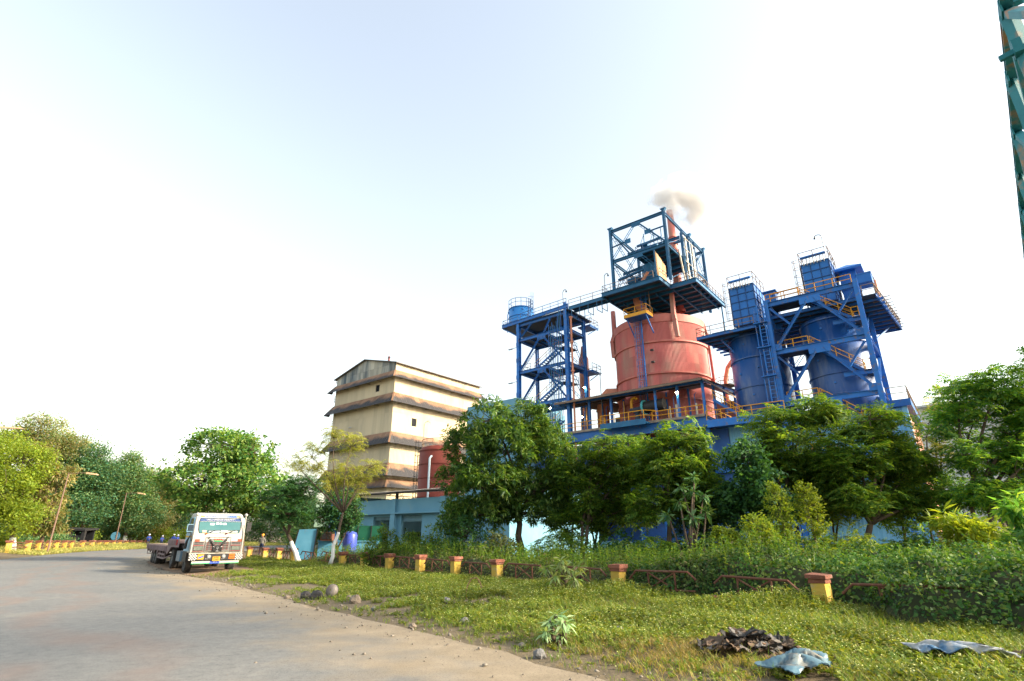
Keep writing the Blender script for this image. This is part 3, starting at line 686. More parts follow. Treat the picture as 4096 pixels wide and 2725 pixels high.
# tank on top
t = pthing('roof_tank', 'round blue water tank with railing on the stair tower roof', 'tank', -49.2, 62.6, 31.9)
ca, cb = -49.2, 62.6
m = MB(); m.lathe(ca, cb, [(1.95,31.92),(1.95,35.5),(1.7,35.62),(.02,35.75)], 36); m.build('shell', pm('tank_blue', (.03,.20,.55),(.04,.26,.62), rough=.4, scale=1), t, smooth=True)
for z in (32.6, 33.9, 35.35): m = MB(); m.lathe(ca, cb, [(1.95,z),(2.02,z),(2.02,z+.08),(1.95,z+.08)], 36); m.build('hoop', STEEL, t)
railing(t, [(ca+1.98*math.cos(2*math.pi*k/14), cb+1.98*math.sin(2*math.pi*k/14), 35.5) for k in range(15)], RAILB, h=1.35, post=1.0, r=.042)
ladder(t, ca+2.15, cb-.6, 31.95, 36.6, RAILB, axis='b', cage=True, out=1); m = MB(); m.path([(ca-2.1,cb-.8,31.9),(ca-2.1,cb-.8,35.0),(ca-1.8,cb-.7,35.2)], .06, 6); m.build('pipe', STEEL, t)
for z in (34.8,):
    m = MB()
    for k in range(8): m.box(ca+2.0*math.cos(k*.785)-.08, ca+2.0*math.cos(k*.785)+.08, cb+2.0*math.sin(k*.785)-.08, cb+2.0*math.sin(k*.785)+.08, z, z+.3)
    m.build('lug', STEEL, t)
def lamp_mast(label, a, b, z0, z1, dx=.7, mat=GREYM):
    t = pthing('lamp_mast', label, 'lamp', a, b, z0); m = MB()
    m.path([(a,b,z0),(a,b,z1-.35),(a+dx*.2,b,z1-.08),(a+dx*.5,b,z1),(a+dx*.8,b,z1-.1)], .06, 6); m.build('pole', mat, t)
    m = MB(); m.tube((a+dx*.8,b,z1-.12), (a+dx*.85,b,z1-.45), .05, 8, .13); m.build('lamp_shade', BLACKM, t); return t
lamp_mast('thin curved lamp mast on the walkway above the stair tower', -39.6, 60.3, 32.4, 35.3)
lamp_mast('thin curved lamp mast at the left corner of the red silo platform', -32.3, 59.6, 32.6, 35.3)
t = pthing('lightning_rod', 'bare thin pole left of the red silo above shed roof', 'pole', -35.2, 62, 17); m = MB(); m.tube((-35.2,62,17),(-35.2,62,22.2),.06,6); m.build('pole', GREYM, t); m = MB(); m.box(-35.5,-34.9,61.95,62.05,22.15,22.22); m.build('cross_piece', GREYM, t)
# ---- walkway bridge
t = pthing('walkway_bridge', 'blue steel walkway bridging stair tower and red silo platform', 'bridge', -36, 60.6, 31.5)
for b in (59.85, 61.2): part_beam(t, (-38.4, b, 31.95), (-32.5, b, 31.95), .18, .5, STEELSHADE, 'girder')
m = MB(); m.box(-38.4, -32.5, 59.95, 61.1, 32.02, 32.1); m.build('deck', DECK, t); railing(t, [(-38.4,59.9,32.2),(-32.5,59.9,32.2)], RAILR, post=2.2)
for x in (-37.9, -36.6, -35.2, -33.8, -33.0):
    m = MB(); m.tube((x,59.8,31.8),(x,59.8,30.5),.05,5); m.tube((x,61.2,31.8),(x,61.2,30.5),.05,5); m.tube((x,59.8,30.5),(x,61.2,30.5),.05,5); m.build('cable_hanger', STEELSHADE, t)

# ---- red silo
t = pthing('red_silo', 'large red corrugated silo with banded rings in the middle of the plant', 'silo', -29.3, 69, 0)
SA, SB, SR = -29.3, 69.0, 6.2
m = MB(); m.lathe(SA, SB, [(SR-.05,0),(SR-.05,29.1),(1.2,31.4),(.9,31.6),(.02,31.6)], 72); m.build('inner_shell', REDB, t, smooth=True)
dth = 2*math.pi/40
for z0, z1 in ((10.5,14.3),(14.3,17.7),(17.7,21.0),(21.0,22.45),(22.45,23.9),(23.9,25.35),(25.35,28.05)):
    cm = curved('cladding_sheet', SR, dth*.995, z1-z0-.015, 6, .05, REDSH)
    for k in range(40):
        th = math.pi + dth*(k-6)
        if -.9 < math.sin(th + .25) and math.sin(th) > .35: continue      # the far side
        piece(cm, 'cladding_sheet', t, (SA, SB, z0), (0, 0, th), (1, 1, 1))
for z, hh, out in ((28.0, 1.15, .12), (25.2, .32, .22), (20.95, .32, .24), (17.6, .3, .2), (14.2, .3, .2)):
    m = MB(); m.lathe(SA, SB, [(SR+.02,z),(SR+out,z+.04),(SR+out,z+hh-.06),(SR+.02,z+hh)], 72); m.build('band', REDB, t)
def sduct(pts, w):
    m = MB()
    for p, q in zip(pts[:-1], pts[1:]): m.beam(p, q, w, w, up=(0, 1, 0))
    o = m.build('down_duct', REDSH, t); m = MB()
    for p in pts[1:-1]: m.box(p[0]-w*.58, p[0]+w*.58, p[1]-w*.58, p[1]+w*.58, p[2]-.06, p[2]+.06)
    m.build('duct_flange', REDB, o)
sduct([(-25.0, 64.4, 32.3), (-25.0, 64.3, 29.0), (-24.8, 64.0, 28.0), (-24.7, 64.1, 25.7)], .5)
sduct([(-34.5, 65.6, 32.3), (-34.5, 65.6, 28.6), (-34.85, 65.5, 27.6), (-34.8, 65.6, 25.3)], .5)
sduct([(-23.2, 70.2, 28.8), (-22.9, 70.2, 27), (-22.8, 70.2, 20.0)], .3)
m = MB(); m.path([(-29.6,63.6,33.2),(-29.6,63.6,31.9),(-29.45,63.8,31.2),(-29.1,64.3,30.5),(-28.7,65.0,29.9)], .58, 16); m.build('elbow_duct', ORNG, t, smooth=True)
ladder(t, -29.3, 62.25, 14.4, 28.6, STEEL, w=.62, cage=True, out=-1, cmat=RAILB)
m = MB(); m.beam((-28.75,62.3,14.4),(-28.75,62.3,28.4),.16,.16); m.build('cable_tray', STEEL, t)
m = MB(); m.box(-30.3,-27.1,60.6,62.5,28.45,28.56); m.build('access_platform', STEEL, t)
ap = t
m = MB(); m.box(-30.3,-27.1,60.52,60.58,28.5,28.95); m.box(-27.1,-27.05,60.6,62.4,28.5,28.95); m.box(-30.35,-30.3,60.6,62.4,28.5,28.95); m.build('toe_board', RAILY, t)
railing(t, [(-30.3,62.4,28.6),(-30.3,60.6,28.6),(-27.1,60.6,28.6),(-27.1,62.4,28.6)], RAILY, h=1.25, post=1.6, r=.04)
for a in (-30.0, -27.3): part_beam(t, (a, 60.8, 28.4), (a, 62.75, 26.4), .12, .12, STEEL, 'bracket', 'b')
ladder(t, -28.1, 62.2, 28.6, 33.6, STEEL, w=.7)
m = MB(); m.tube((-27.3,62.3,28.6),(-27.3,62.3,33.4),.07,6); m.build('post', RAILR, t)
for z in (22.4, 24.0): m = MB(); m.box(-27.9,-27.5,62.4,62.7,z,z+.2); m.build('junction_box', BLACKM, t)

# ---- headframe over the red silo
t = pthing('headframe', 'blue steel headframe and platform on top of the red silo', 'tower', -27.6, 67, 32.2)
m = MB(); m.poly([(-32.7,59.3,32.2),(-24.4,59.3,32.2),(-24.4,62.7,32.2),(-21.0,62.7,32.2),(-21.0,73.5,32.2),(-32.7,73.5,32.2)], .12); m.build('platform', DECK, t)
for p, q in (((-32.7,59.3),(-24.4,59.3)), ((-24.4,59.3),(-24.4,62.7)), ((-24.4,62.7),(-21.0,62.7)), ((-21.0,62.7),(-21.0,73.5)), ((-32.7,59.4),(-32.7,73.5))):
    part_beam(t, (*p, 32.15), (*q, 32.15), .24, .62, STEELSHADE, 'edge_beam')
m = MB()
for b in np.arange(60.8, 73.4, 1.5): m.beam((-32.5,b,32.0), (-21.2 if b > 62.7 else -24.6,b,32.0), .12, .34)
m.build('joist', STEELSHADE, t)
m = MB()
for a in np.arange(-31.4, -21.4, 2.4): m.beam((a,63.0,31.85),(a,73.2,31.85),.12,.3)
m.build('joist', STEELSHADE, t)
HA, HB, HF, HM, HK = -31.65, -23.6, 61.0, 69.6, 75.0
for a in (HA, HB):
    for b in (HF, HM, HK):
        zt = 42.6; m = MB(); m.ibeam((a,b,32.3),(a,b,zt),.34,.36,up=(0,1,0),t=.04); m.build('column', STEELSHADE, t)
        m = MB(); m.add([(a-.4,b-.25,zt+.28),(a+.4,b-.25,zt+.28),(a+.4,b+.25,zt+.28),(a-.4,b+.25,zt+.28),(a-.17,b-.17,zt-.1),(a+.17,b-.17,zt-.1),(a+.17,b+.17,zt-.1),(a-.17,b+.17,zt-.1)],[(0,1,2,3),(4,7,6,5),(0,4,5,1),(1,5,6,2),(2,6,7,3),(3,7,4,0)]); m.build('column_cap', STEELSHADE, t)
for z in (37.5, 42.3):
    for b in (HF, HM, HK): part_beam(t, (HA,b,z),(HB,b,z),.26,.44,STEELSHADE)
    for a in (HA, HB): part_beam(t, (a,HF+.2,z),(a,HK,z),.24,.4,STEELSHADE)
hm = (HA+HB)/2
def xpair(b, z0, z1, lac):
    f = laced if lac else None
    for s_, a in ((-1, HA), (1, HB)):
        p = (a - s_*.2, b-.1, z0+.35); q = (hm + s_*.35, b-.1, z1-.4)
        (laced(t, p, q, .3, STEELSHADE) if lac else part_beam(t, p, q, .2, .2, STEELSHADE, 'brace'))
    gusset(t, hm, b-.2, z1-.35, 1.3, .7, STEELSHADE, False)
xpair(HF, 37.5, 42.3, True); xpair(HF, 32.4, 37.5, True); xpair(HK, 32.4, 37.5, True); xpair(HK, 37.5, 42.3, True)
part_beam(t, (HA+.2,HF-.1,42.0), (hm-1.2,HF-.1,37.8), .2,.2,STEELSHADE,'brace','i'); part_beam(t, (hm+.4,HF-.15,42.0), (HB-.2,HF-.15,38.0), .22,.2,STEELSHADE,'brace')
gusset(t, -29.0, HF-.2, 39.8, .9, .7, STEELSHADE, False); gusset(t, -26.0, HF-.2, 40.2, .9, .7, STEELSHADE, False)
part_beam(t, (-26.0,HF-.1,40.2),(HB-.2,HF-.1,40.2),.14,.16,STEELSHADE,'brace'); part_beam(t, (HA+.2,HF-.1,39.7),(-29.2,HF-.1,39.9),.14,.16,STEELSHADE,'brace')
for a in (HA, HB):
    for z0, z1 in ((32.4,37.5),(37.5,42.3)):
        laced(t,(a,HF+.3,z0+.3),(a,HM-.3,z1-.3),.3,STEELSHADE); laced(t,(a,HM+.3,z0+.3),(a,HK-.3,z1-.3),.26,STEELSHADE); laced(t,(a,HK-.3,z0+.3),(a,HM+.3,z1-.3),.26,STEELSHADE)
laced(t,(HA,HM-.3,33),(HA,HF+.3,37.2),.3,STEELSHADE); laced(t,(HA,HM-.3,38),(HA,HF+.3,42),.3,STEELSHADE)
m = MB(); m.box(-28.2,HB+.1,61.2,69.4,37.62,37.72); m.build('deck', DECK, t)
m = MB()
for b in np.arange(62,69.4,1.4): m.beam((-28.2,b,37.4),(HB,b,37.4),.12,.3)
m.beam((-28.2,61.1,37.45),(-28.2,69.4,37.45),.16,.4); m.build('joist', STEELSHADE, t)
railing(t, [(-28.2,69.3,37.7),(-28.2,61.3,37.7),(-23.8,61.3,37.7)], RAILB, post=1.2, r=.042)
part_beam(t,(HA,66,40.8),(HB,66,40.8),.24,.4,STEELSHADE); part_beam(t,(HA,72.3,40.0),(HB,72.3,40.0),.22,.36,STEELSHADE)
# machinery on the upper deck and the platform
m = MB(); m.box(-28.0,-25.2,61.6,63.4,37.8,38.5); m.box(-27.6,-26.6,61.8,63.0,38.5,39.1); m.beam((-28,61.5,38.9),(-24.4,61.5,39.0),.22,.3); m.build('winch', STEELSHADE, t)
m = MB()
for a in (-27.0,-25.6,-24.5): m.beam((a,61.7,37.8),(a,61.7,40.6),.09,.09)
m.beam((-27.0,61.7,40.4),(-27.7,61.7,38.9),.05,.05); m.beam((-25.6,61.7,40.4),(-26.2,61.7,38.9),.05,.05); m.build('winch_post', STEELSHADE, t)
m = MB(); m.box(-31.2,-28.6,61.8,63.6,32.4,33.6); m.tube((-30.2,61.9,33.4),(-28.4,61.9,33.4),.35,10); m.box(-30.6,-29.0,63,65,34.6,35.3); m.beam((-31.4,62,35.0),(-27.6,62,35.5),.3,.3); m.build('conveyor_drive', STEELSHADE, t)
m = MB(); m.lathe(-27.4,64.0,[(.1,33.0),(.45,33.6),(1.25,35.2),(1.25,36.6),(.02,36.6)],16); m.build('hopper', STEELSHADE, t)
part_beam(t,(HA+.4,63.2,36.3),(-26.6,63.2,36.7),.2,.3,STEELSHADE); part_beam(t,(HA+.4,65.5,35.9),(HB,65.5,36.1),.2,.3,STEELSHADE)
part_beam(t,(-29.4,62.4,32.5),(-27.0,62.0,34.9),.35,.2,ORNG,'chute','b')
m = MB(); m.add([(-25.05,60.2,33.2),(-25.05,63.2,33.2),(-25.05,63.2,35.6),(-25.05,60.2,36.6),(-24.97,60.2,33.2),(-24.97,63.2,33.2),(-24.97,63.2,35.6),(-24.97,60.2,36.6)],[(0,1,2,3),(7,6,5,4),(0,4,5,1),(1,5,6,2),(2,6,7,3),(3,7,4,0)]); m.build('sheet_screen', pm('tan_plywood',(.60,.36,.17),(.50,.30,.15),scale=1.5,stretch=(1,1,.2)), t)  # tan is the sheet's own colour
m = MB(); m.beam((-25.1,60.2,32.5),(-25.1,60.2,36.8),.16,.16); m.beam((-25.1,63.3,32.5),(-25.1,63.3,35.8),.12,.12); m.build('screen_post', STEELSHADE, t)
PIPEW = pm('pale_pipe_steel', (.62,.55,.42),(.42,.36,.28), rough=.5, scale=3)
for k, (a, b) in enumerate(((-23.1,65.2),(-23.0,66.2),(-22.9,67.3),(-22.9,68.3),(-23.0,69.0))):
    m = MB(); m.tube((a,b,32.4),(a,b,40.9-.25*k),.13 if k % 2 else .17,8); m.build('vertical_pipe', PIPEW if k % 2 else STEELSHADE, t)
for b in (64.9,67.0,69.2): m = MB(); m.ibeam((-22.9,b,32.4),(-22.9,b,41.2),.22,.3); m.build('mullion', STEELSHADE, t)
m = MB()
for z in (34.5,36.5,38.5,40.3): m.beam((-22.85,64.8,z),(-22.85,69.3,z),.07,.07)
m.build('pipe_clamp', PIPEW, t)
ladder(t,-22.6,64.0,32.4,37.6,STEELSHADE,axis='b'); part_beam(t,(-22.4,62.9,32.4),(-23.0,63.4,37.5),.16,.16,PIPEW,'prop','b')
railing(t,[(-32.6,73,32.3),(-32.6,59.35,32.4),(-25.2,59.35,32.4)],RAILR,post=1.3,r=.042); railing(t,[(-24.3,62.6,32.3),(-21.05,62.6,32.4),(-21.05,73.4,32.4)],RAILR,post=1.1,r=.042)
m = MB()
for a, b in ((-21.3,65),(-21.6,67)): m.tube((a,b,32),(a-.1,b,25),.014,4)
m.build('hanging_cable', BLACKM, t)
m = MB(); m.beam((-21.2,72.5,32),(-21.2,72.5,26.5),.16,.16); m.beam((-23,72.5,28.0),(-20.5,72.5,28.0),.2,.3); m.beam((-22.8,72.5,26.6),(-21.2,72.5,28.0),.1,.1); m.build('side_hanger', STEELSHADE, t)
# ---- stack
t = pthing('chimney_stack', 'slim red smoking chimney stack behind the blue headframe', 'chimney', -26.1, 70, 31.4)
m = MB(); m.lathe(-26.1,70,[(.62,31.4),(.56,42),(.46,48.1),(.40,48.1),(.40,47.0),(.02,47.0)],20); m.build('flue', REDB, t, smooth=True)
for z in (36,38.5,41.0,42.2,43.3): m = MB(); m.lathe(-26.1,70,[(.6,z),(.67,z+.03),(.67,z+.12),(.6,z+.15)],20); m.build('flue_band', REDB, t)
# ---- pump house deck with corrugated roof in front of the red silo
t = pthing('pump_deck', 'roofed blue steel deck with yellow railings at the red silo foot', 'building', -30.4, 64, 0)
posts = (-39.2,-35.9,-32.7,-29.7,-26.7,-23.9,-20.9)
m = MB(); m.box(-40.2,-20.7,59.2,75,14.1,14.22); m.build('deck', DECK, t)
part_beam(t,(-40.3,59.3,13.45),(-20.6,59.3,13.45),.4,1.15,STEEL,'edge_beam'); part_beam(t,(-20.75,59.6,13.5),(-20.75,75,13.5),.3,1.0,STEEL,'edge_beam')
m = MB(); m.box(-40.2,-20.7,59.0,59.1,14.0,14.28); m.build('walkway_edge', pm('dusty_edge',(.30,.24,.18),(.18,.14,.11),scale=2), t)
for i, a in enumerate(posts):
    if i != 3: part_beam(t,(a,60.0,14.2),(a,60.0,18.25),.26,.26,STEEL,'post',up=(0,1,0))
    part_beam(t,(a,60.2,0),(a,60.2,12.9),.4,.4,STEEL,'column',up=(0,1,0))
    part_beam(t,(a,63.4,14.2),(a,63.4,18.5),.2,.2,STEEL,'post',up=(0,1,0))
for b in (63.6,67.4,71.5): part_beam(t,(-20.9,b,14.2),(-20.9,b,18.4+.085*(b-58.7)),.24,.24,STEEL,'post',up=(0,1,0))
part_beam(t,(-40.2,60.0,18.2),(-20.8,60.0,18.2),.16,.24,STEEL,'eave_beam'); part_beam(t,(-20.9,60.2,18.3),(-20.9,75,19.6),.16,.24,STEEL,'eave_beam')
ROOFC = pm('brown_roof_sheet',(.23,.16,.11),(.15,.11,.09),rough=.8,scale=1.2,objrand=.15)
def roofsheet(L):
    m = MB(); vv = []
    for i in range(9): d = .07 if i % 2 else 0; vv += [(i/8*1.0, 0, d), (i/8*1.0, L, d+.085*L)]
    m.add(vv,[(2*i,2*i+2,2*i+3,2*i+1) for i in range(8)]); me = m.mesh('roof_sheet'); me.materials.append(ROOFC); return me
rs1, rs2, rs3 = roofsheet(6.8), roofsheet(16.5), roofsheet(4.3)
for i in range(20):
    a = -40.4 + i; me = rs2 if (a < -35.9 or a > -23.2) else (rs3 if -32.9 < a < -26.5 else rs1)
    piece(me,'roof_sheet',t,(a,58.7,18.28+random.uniform(-.015,.015)))
m = MB()
for b in (59.2,60.8,62.4): m.beam((-40.2,b,18.2+.085*(b-58.7)),(-20.6,b,18.2+.085*(b-58.7)),.08,.12)
m.build('purlin', BLACKM, t)
m = MB(); m.box(-40.5,-20.5,58.62,58.68,18.02,18.27); m.box(-20.46,-20.4,58.7,75,18.1,18.3); m.build('fascia', ROOFC, t)
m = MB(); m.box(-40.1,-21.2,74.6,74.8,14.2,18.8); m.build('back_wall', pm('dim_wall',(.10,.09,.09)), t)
railing(t,[(-40.2,59.1,14.25),(-33.2,59.1,14.25)],RAILY,post=3.0,r=.048); railing(t,[(-26.9,59.1,14.25),(-20.8,59.1,14.25)],RAILY,post=1.8,r=.048)
m = MB(); m.box(-33.2,-27.2,57.9,59.0,13.9,14.1); m.box(-33.2,-27.2,57.8,57.9,13.75,14.4); m.build('bay_platform', STEELSHADE, t)
railing(t,[(-33.2,58.9,14.2),(-33.2,57.9,14.2),(-27.4,57.9,14.2),(-26.4,59.1,14.2)],RAILY,post=1.9,r=.048,h=1.2)
stair(t,(-19.9,60.0,15.9),(-17.2,60.0,13.75),1.0,STEEL,DECK,rail=RAILY,n=9,both=True)
m = MB(); m.box(-20.6,-12.4,59.2,61.6,13.25,13.5); m.box(-20.6,-12.6,59.1,59.2,12.7,13.5); m.build('link_walkway', STEEL, t); railing(t,[(-20.6,59.25,13.5),(-12.6,59.25,13.5)],RAILY,post=1.6,r=.048)
railing(t,[(-20.7,59.9,14.3),(-20.7,74,14.3)],RAILY,post=1.5,r=.042)
m = MB()
for a in (-37.6,-34.3,-28.4,-25.1,-22.5): m.tube((a,61.5,14.2),(a,61.5,17.2),.05,5); m.tube((a,61.5,17.2),(a+.3,61.4,17.4),.04,5)
m.build('lamp_stand', STEEL, t)
m = MB()
for a in (-36.9,-31.4): m.tube((a,60.9,14.2),(a,60.9,17.6),.07,6)
m.build('yellow_standpipe', RAILY, t)
part_beam(t,(-24.6,61,14.2),(-24.6,61,16.2),.2,.2,PIPEW,'stub_post','b'); part_beam(t,(-22.2,61,14.2),(-22.2,61,16.0),.16,.16,PIPEW,'stub_post','b'); part_beam(t,(-25.6,61.4,14.2),(-25.6,61.4,16.2),.16,.16,PIPEW,'stub_post','b')
def lit_lamp(label, a, b, z, e):
    t = pthing('lit_lamp', label, 'lamp', a, b, z); m = MB(); m.lathe(a,b,[(.02,z-.11),(.10,z-.07),(.13,z),(.10,z+.07),(.02,z+.1)],10); m.build('bulb', pm('lamp_glow_%d' % int(-a*10),(1,.9,.6),emit=((1,.82,.45),e)), t, smooth=True)
    m = MB(); m.lathe(a,b,[(.16,z+.06),(.10,z+.2),(.02,z+.22)],10); m.build('lamp_shade', BLACKM, t)
lit_lamp('bright lit lamp under the deck roof near its right corner', -23.9, 59.75, 17.3, 60)
lit_lamp('small lit lamp low under the left end of the deck roof', -37.4, 60.6, 16.3, 40)
lit_lamp('lit lamp on the lowest landing of the stair tower', -41.9, 59.7, 18.0, 60)
lit_lamp('lit lamp at the back right of the stair tower', -38.9, 63.9, 21.3, 50)
t = pthing('pump_unit', 'dusty pump with teal flange and yellow elbow pipe on roofed deck', 'pump', -29.4, 60.6, 14.2)
m = MB(); m.tube((-29.5,60.6,14.2),(-29.5,60.6,15.9),.28,12); m.tube((-29.5,60.6,14.2),(-29.5,60.6,14.4),.5,12); m.tube((-29.5,60.6,15.75),(-29.5,60.6,15.95),.42,12); m.build('stand_pipe', DECK, t)
m = MB(); m.tube((-30.4,60.6,16.2),(-28.6,60.6,16.3),.27,12); m.build('cross_pipe', DECK, t)
m = MB(); m.tube((-28.4,60.6,16.3),(-25.9,60.6,16.4),.72,20); m.build('motor_drum', BLACKM, t, smooth=False)
m = MB(); m.tube((-28.6,60.6,16.3),(-28.38,60.6,16.3),.9,20); m.build('flange', pm('teal_flange',(.06,.35,.38)), t)
m = MB(); m.path([(-30.2,60.6,16.4),(-30.2,60.6,17.2),(-30.1,60.6,17.6),(-29.7,60.6,17.75),(-29.4,60.6,17.5)], .17, 10); m.build('elbow_pipe', RAILY, t)
t = pthing('dome_duct', 'salmon bulbous duct bend rising behind the deck roof', 'duct', -36.0, 66, 17)
m = MB(); m.path([(-37.3,66,15),(-37.3,66,18.5),(-37.0,66,19.6),(-36.2,66,20.3),(-35.2,66.2,20.2),(-34.4,66.5,19.3),(-34.0,66.8,18.3)], .85, 16); m.build('bend', ORNG, t, smooth=True); m = MB(); m.lathe(-37.3,66,[(.86,17.9),(.98,17.9),(.98,18.1),(.86,18.1)],16); m.build('flange', ORNG, t)
t = pthing('curved_flue', 'brown curved flue pipe between the red and blue silos', 'duct', -22.9, 75, 10)
m = MB(); m.path([(-22.9,75,10),(-22.9,75,20.2),(-22.8,75,22),(-22.3,75,23.6),(-21.3,75,24.8)], .3, 10); m.build('pipe', ORNG, t); m = MB(); m.lathe(-22.9,75,[(.32,20.9),(1.3,21.0),(1.3,21.1),(.32,21.1)],14); m.build('ring_platform', BLACKM, t); railing(t,[(-22.9+1.25*math.cos(k*.9),75+1.25*math.sin(k*.9),21.1) for k in range(8)],RAILR)
# lower works below the deck, behind the trees
t = pthing('lower_works', 'shadowed dark blue ground floor below the roofed deck', 'building', -30, 63, 0)
LOWB = pm('deep_blue_wall',(.03,.10,.32),(.045,.14,.40),rough=.7,scale=.5,c3=(.06,.07,.12),s3=.7,t3=(.5,.75))
m = MB(); m.box(-46,-40.5,61.5,62,0,13); m.box(-36.4,-19.2,61.5,62,0,12.8); m.box(-40.5,-36.4,61.5,62,3.2,12.8); m.build('wall', LOWB, t)
m = MB(); m.box(-41,-19,57.2,57.5,0,.95); m.build('low_wall', SKYBLUE, t)
m = MB(); m.box(-46,-19,60.9,61.4,8.0,8.5); m.box(-46,-19,60.9,61.4,3.3,3.7); m.build('wall_beam', STEEL, t)
for a in (-40.3,-36.6): m = MB(); m.box(a-.12,a+.12,57.6,57.8,0,3.5); m.build('post', RUST if a > -37 else STEEL, t)
m = MB(); m.box(-40.6,-30,57.3,61.5,3.5,3.62); m.build('canopy', STEEL, t)
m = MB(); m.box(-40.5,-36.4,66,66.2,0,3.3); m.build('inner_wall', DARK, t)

# ---- the two blue silos
def blue_silo(label, ca, cb):
    t = pthing('blue_silo', label, 'silo', ca, cb, 0, 'blue cement silos')
    m = MB(); m.lathe(ca,cb,[(1.0,9.5),(3.02,13.6),(3.02,23.3),(.02,23.4)],48); m.build('shell', SILOBLUE, t, smooth=False); set_smooth(t.children[0].data)
    for z in (14.9,17.0,20.3,22.9): m = MB(); m.lathe(ca,cb,[(3.0,z),(3.13,z+.02),(3.13,z+.14),(3.0,z+.16)],48); m.build('hoop', SILOBLUE, t)
    m = MB()
    for k, (th, z) in enumerate(((3.9,21.6),(4.5,21.9),(4.9,19.0),(4.2,18.6),(5.3,21.2),(4.6,16.0))): m.box(ca+3.05*math.cos(th)-.09,ca+3.05*math.cos(th)+.09,cb+3.05*math.sin(th)-.07,cb+3.05*math.sin(th)+.07,z,z+.18)
    m.build('lifting_lug', STEEL, t)
    for k in range(4):
        th = .785+k*1.571; part_beam(t,(ca+2.9*math.cos(th),cb+2.9*math.sin(th),0),(ca+2.9*math.cos(th),cb+2.9*math.sin(th),14),.3,.3,STEEL,'leg')
blue_silo('blue silo left of the caged cable ladder, below the lower filter box', -15.5, 64.3)
blue_silo('blue silo behind the zigzag stairs of the right tower', -7.65, 64.3)
RIBB = pm('dark_rib_paint', (.008,.05,.17), (.02,.07,.2), scale=2)
def bag_filter(label, a0, b0, z0):
    t = pthing('filter_box', label, 'filter', a0+1.35, b0+2.4, z0, 'panelled blue filter boxes')
    a1, b1, z1 = a0+2.7, b0+4.6, z0+4.85
    m = MB(); m.box(a0+.03,a1-.03,b0+.03,b1-.03,z0,z1); m.build('casing', BAGBLUE, t)
    pw, ph, pd = 2.7/3, 4.85/5, 4.6/4
    q = MB(); q.box(.04,pw-.04,-.03,.02,.04,ph-.04); q = q.mesh('panel'); q.materials.append(BAGBLUE); q2 = MB(); q2.box(-.02,.03,.04,pd-.04,.04,ph-.04); q2 = q2.mesh('panel'); q2.materials.append(BAGBLUE)
    for j in range(5):
        for i in range(3): piece(q,'panel',t,(a0+pw*i,b0,z0+ph*j))
        for i in range(4): piece(q2,'panel',t,(a1,b0+pd*i,z0+ph*j))
    m = MB()
    for j in range(6): m.box(a0-.05,a1+.05,b0-.1,b0-.03,z0+ph*j-.04,z0+ph*j+.04); m.box(a1+.03,a1+.1,b0,b1,z0+ph*j-.04,z0+ph*j+.04)
    for i in range(4): m.box(a0+pw*i-.03,a0+pw*i+.03,b0-.09,b0-.03,z0,z1)
    for i in range(5): m.box(a1+.03,a1+.09,b0+pd*i-.03,b0+pd*i+.03,z0,z1)
    m.build('stiffener', RIBB, t)
    m = MB(); m.tube((a0+.1,b0-.2,z1+.75),(a1-.1,b0-.2,z1+.75),.15,10); m.build('header_pipe', STEEL, t)
    q = MB(); q.path([(0,0,.75),(0,-.02,.3),(0,-.1,.02),(0,.02,-.25)],.055,6); q.path([(-.1,0,-.05),(0,-.06,-.16),(.1,0,-.05)],.05,6); q = q.mesh('blow_hose'); q.materials.append(GREYM)
    for i in range(7): piece(q,'blow_hose',t,(a0+.35+i*.33,b0-.22,z1))
    m = MB(); m.box(a0-.1,a1+.1,b0+.1,b1,z1,z1+.08); m.build('lid', BAGBLUE, t)
    railing(t,[(a0-.1,b1,z1+.1),(a0-.1,b0+.05,z1+.1),(a1+.1,b0+.05,z1+.1),(a1+.1,b1,z1+.1)],RAILR,h=1.45,post=1.4,r=.042)
    ladder(t,a0-.2,b0+.7,z0-.9,z1+.3,RAILR,axis='b',cage=True,out=-1,cmat=RAILR)
bag_filter('panelled blue filter box over the left blue silo', -17.0, 62.0, 24.5)
bag_filter('higher panelled blue filter box beside the hooded vent', -9.05, 62.0, 25.0)
t = pthing('hooded_vent', 'blue vent duct with pyramid hood on the right silo top', 'vent', -5.2, 66, 24.6)
m = MB(); m.box(-6.0,-4.4,65.2,66.8,24.6,29.2); m.box(-6.1,-4.3,65.1,66.9,27.0,27.2); m.build('duct', BAGBLUE, t)
m = MB(); m.add([(-6.7,64.5,29.4),(-3.7,64.5,29.4),(-3.7,67.5,29.4),(-6.7,67.5,29.4),(-5.2,66,30.3),(-6.7,64.5,29.15),(-3.7,64.5,29.15),(-3.7,67.5,29.15),(-6.7,67.5,29.15)],[(0,1,4),(1,2,4),(2,3,4),(3,0,4),(8,7,6,5),(0,5,6,1),(1,6,7,2),(2,7,8,3),(3,8,5,0)]); m.build('hood', BAGBLUE, t)
m = MB(); m.box(-4.35,-3.0,63,65,26.6,27.6); m.box(-4.4,-2.95,62.95,65.05,27.55,27.66); m.build('fan_box', BAGBLUE, t)
t = pthing('duct_box', 'small blue flanged duct box between the two filter boxes', 'vent', -13.0, 64, 23.6)
m = MB(); m.box(-13.6,-12.4,63.4,64.6,23.6,28.3); m.build('duct', BAGBLUE, t); m = MB(); m.box(-13.75,-12.25,63.25,64.75,28.3,28.45); m.box(-13.7,-12.3,63.3,64.7,26.2,26.3); m.build('flange', STEEL, t); m = MB(); m.beam((-13.5,63.35,26.4),(-12.5,63.35,28.2),.08,.06); m.beam((-12.5,63.35,24.4),(-13.5,63.35,26.1),.08,.06); m.build('stiffener', STEEL, t)
lamp_mast('tall curved lamp mast on the higher filter box', -6.9, 66, 29.9, 35.0, -.9)
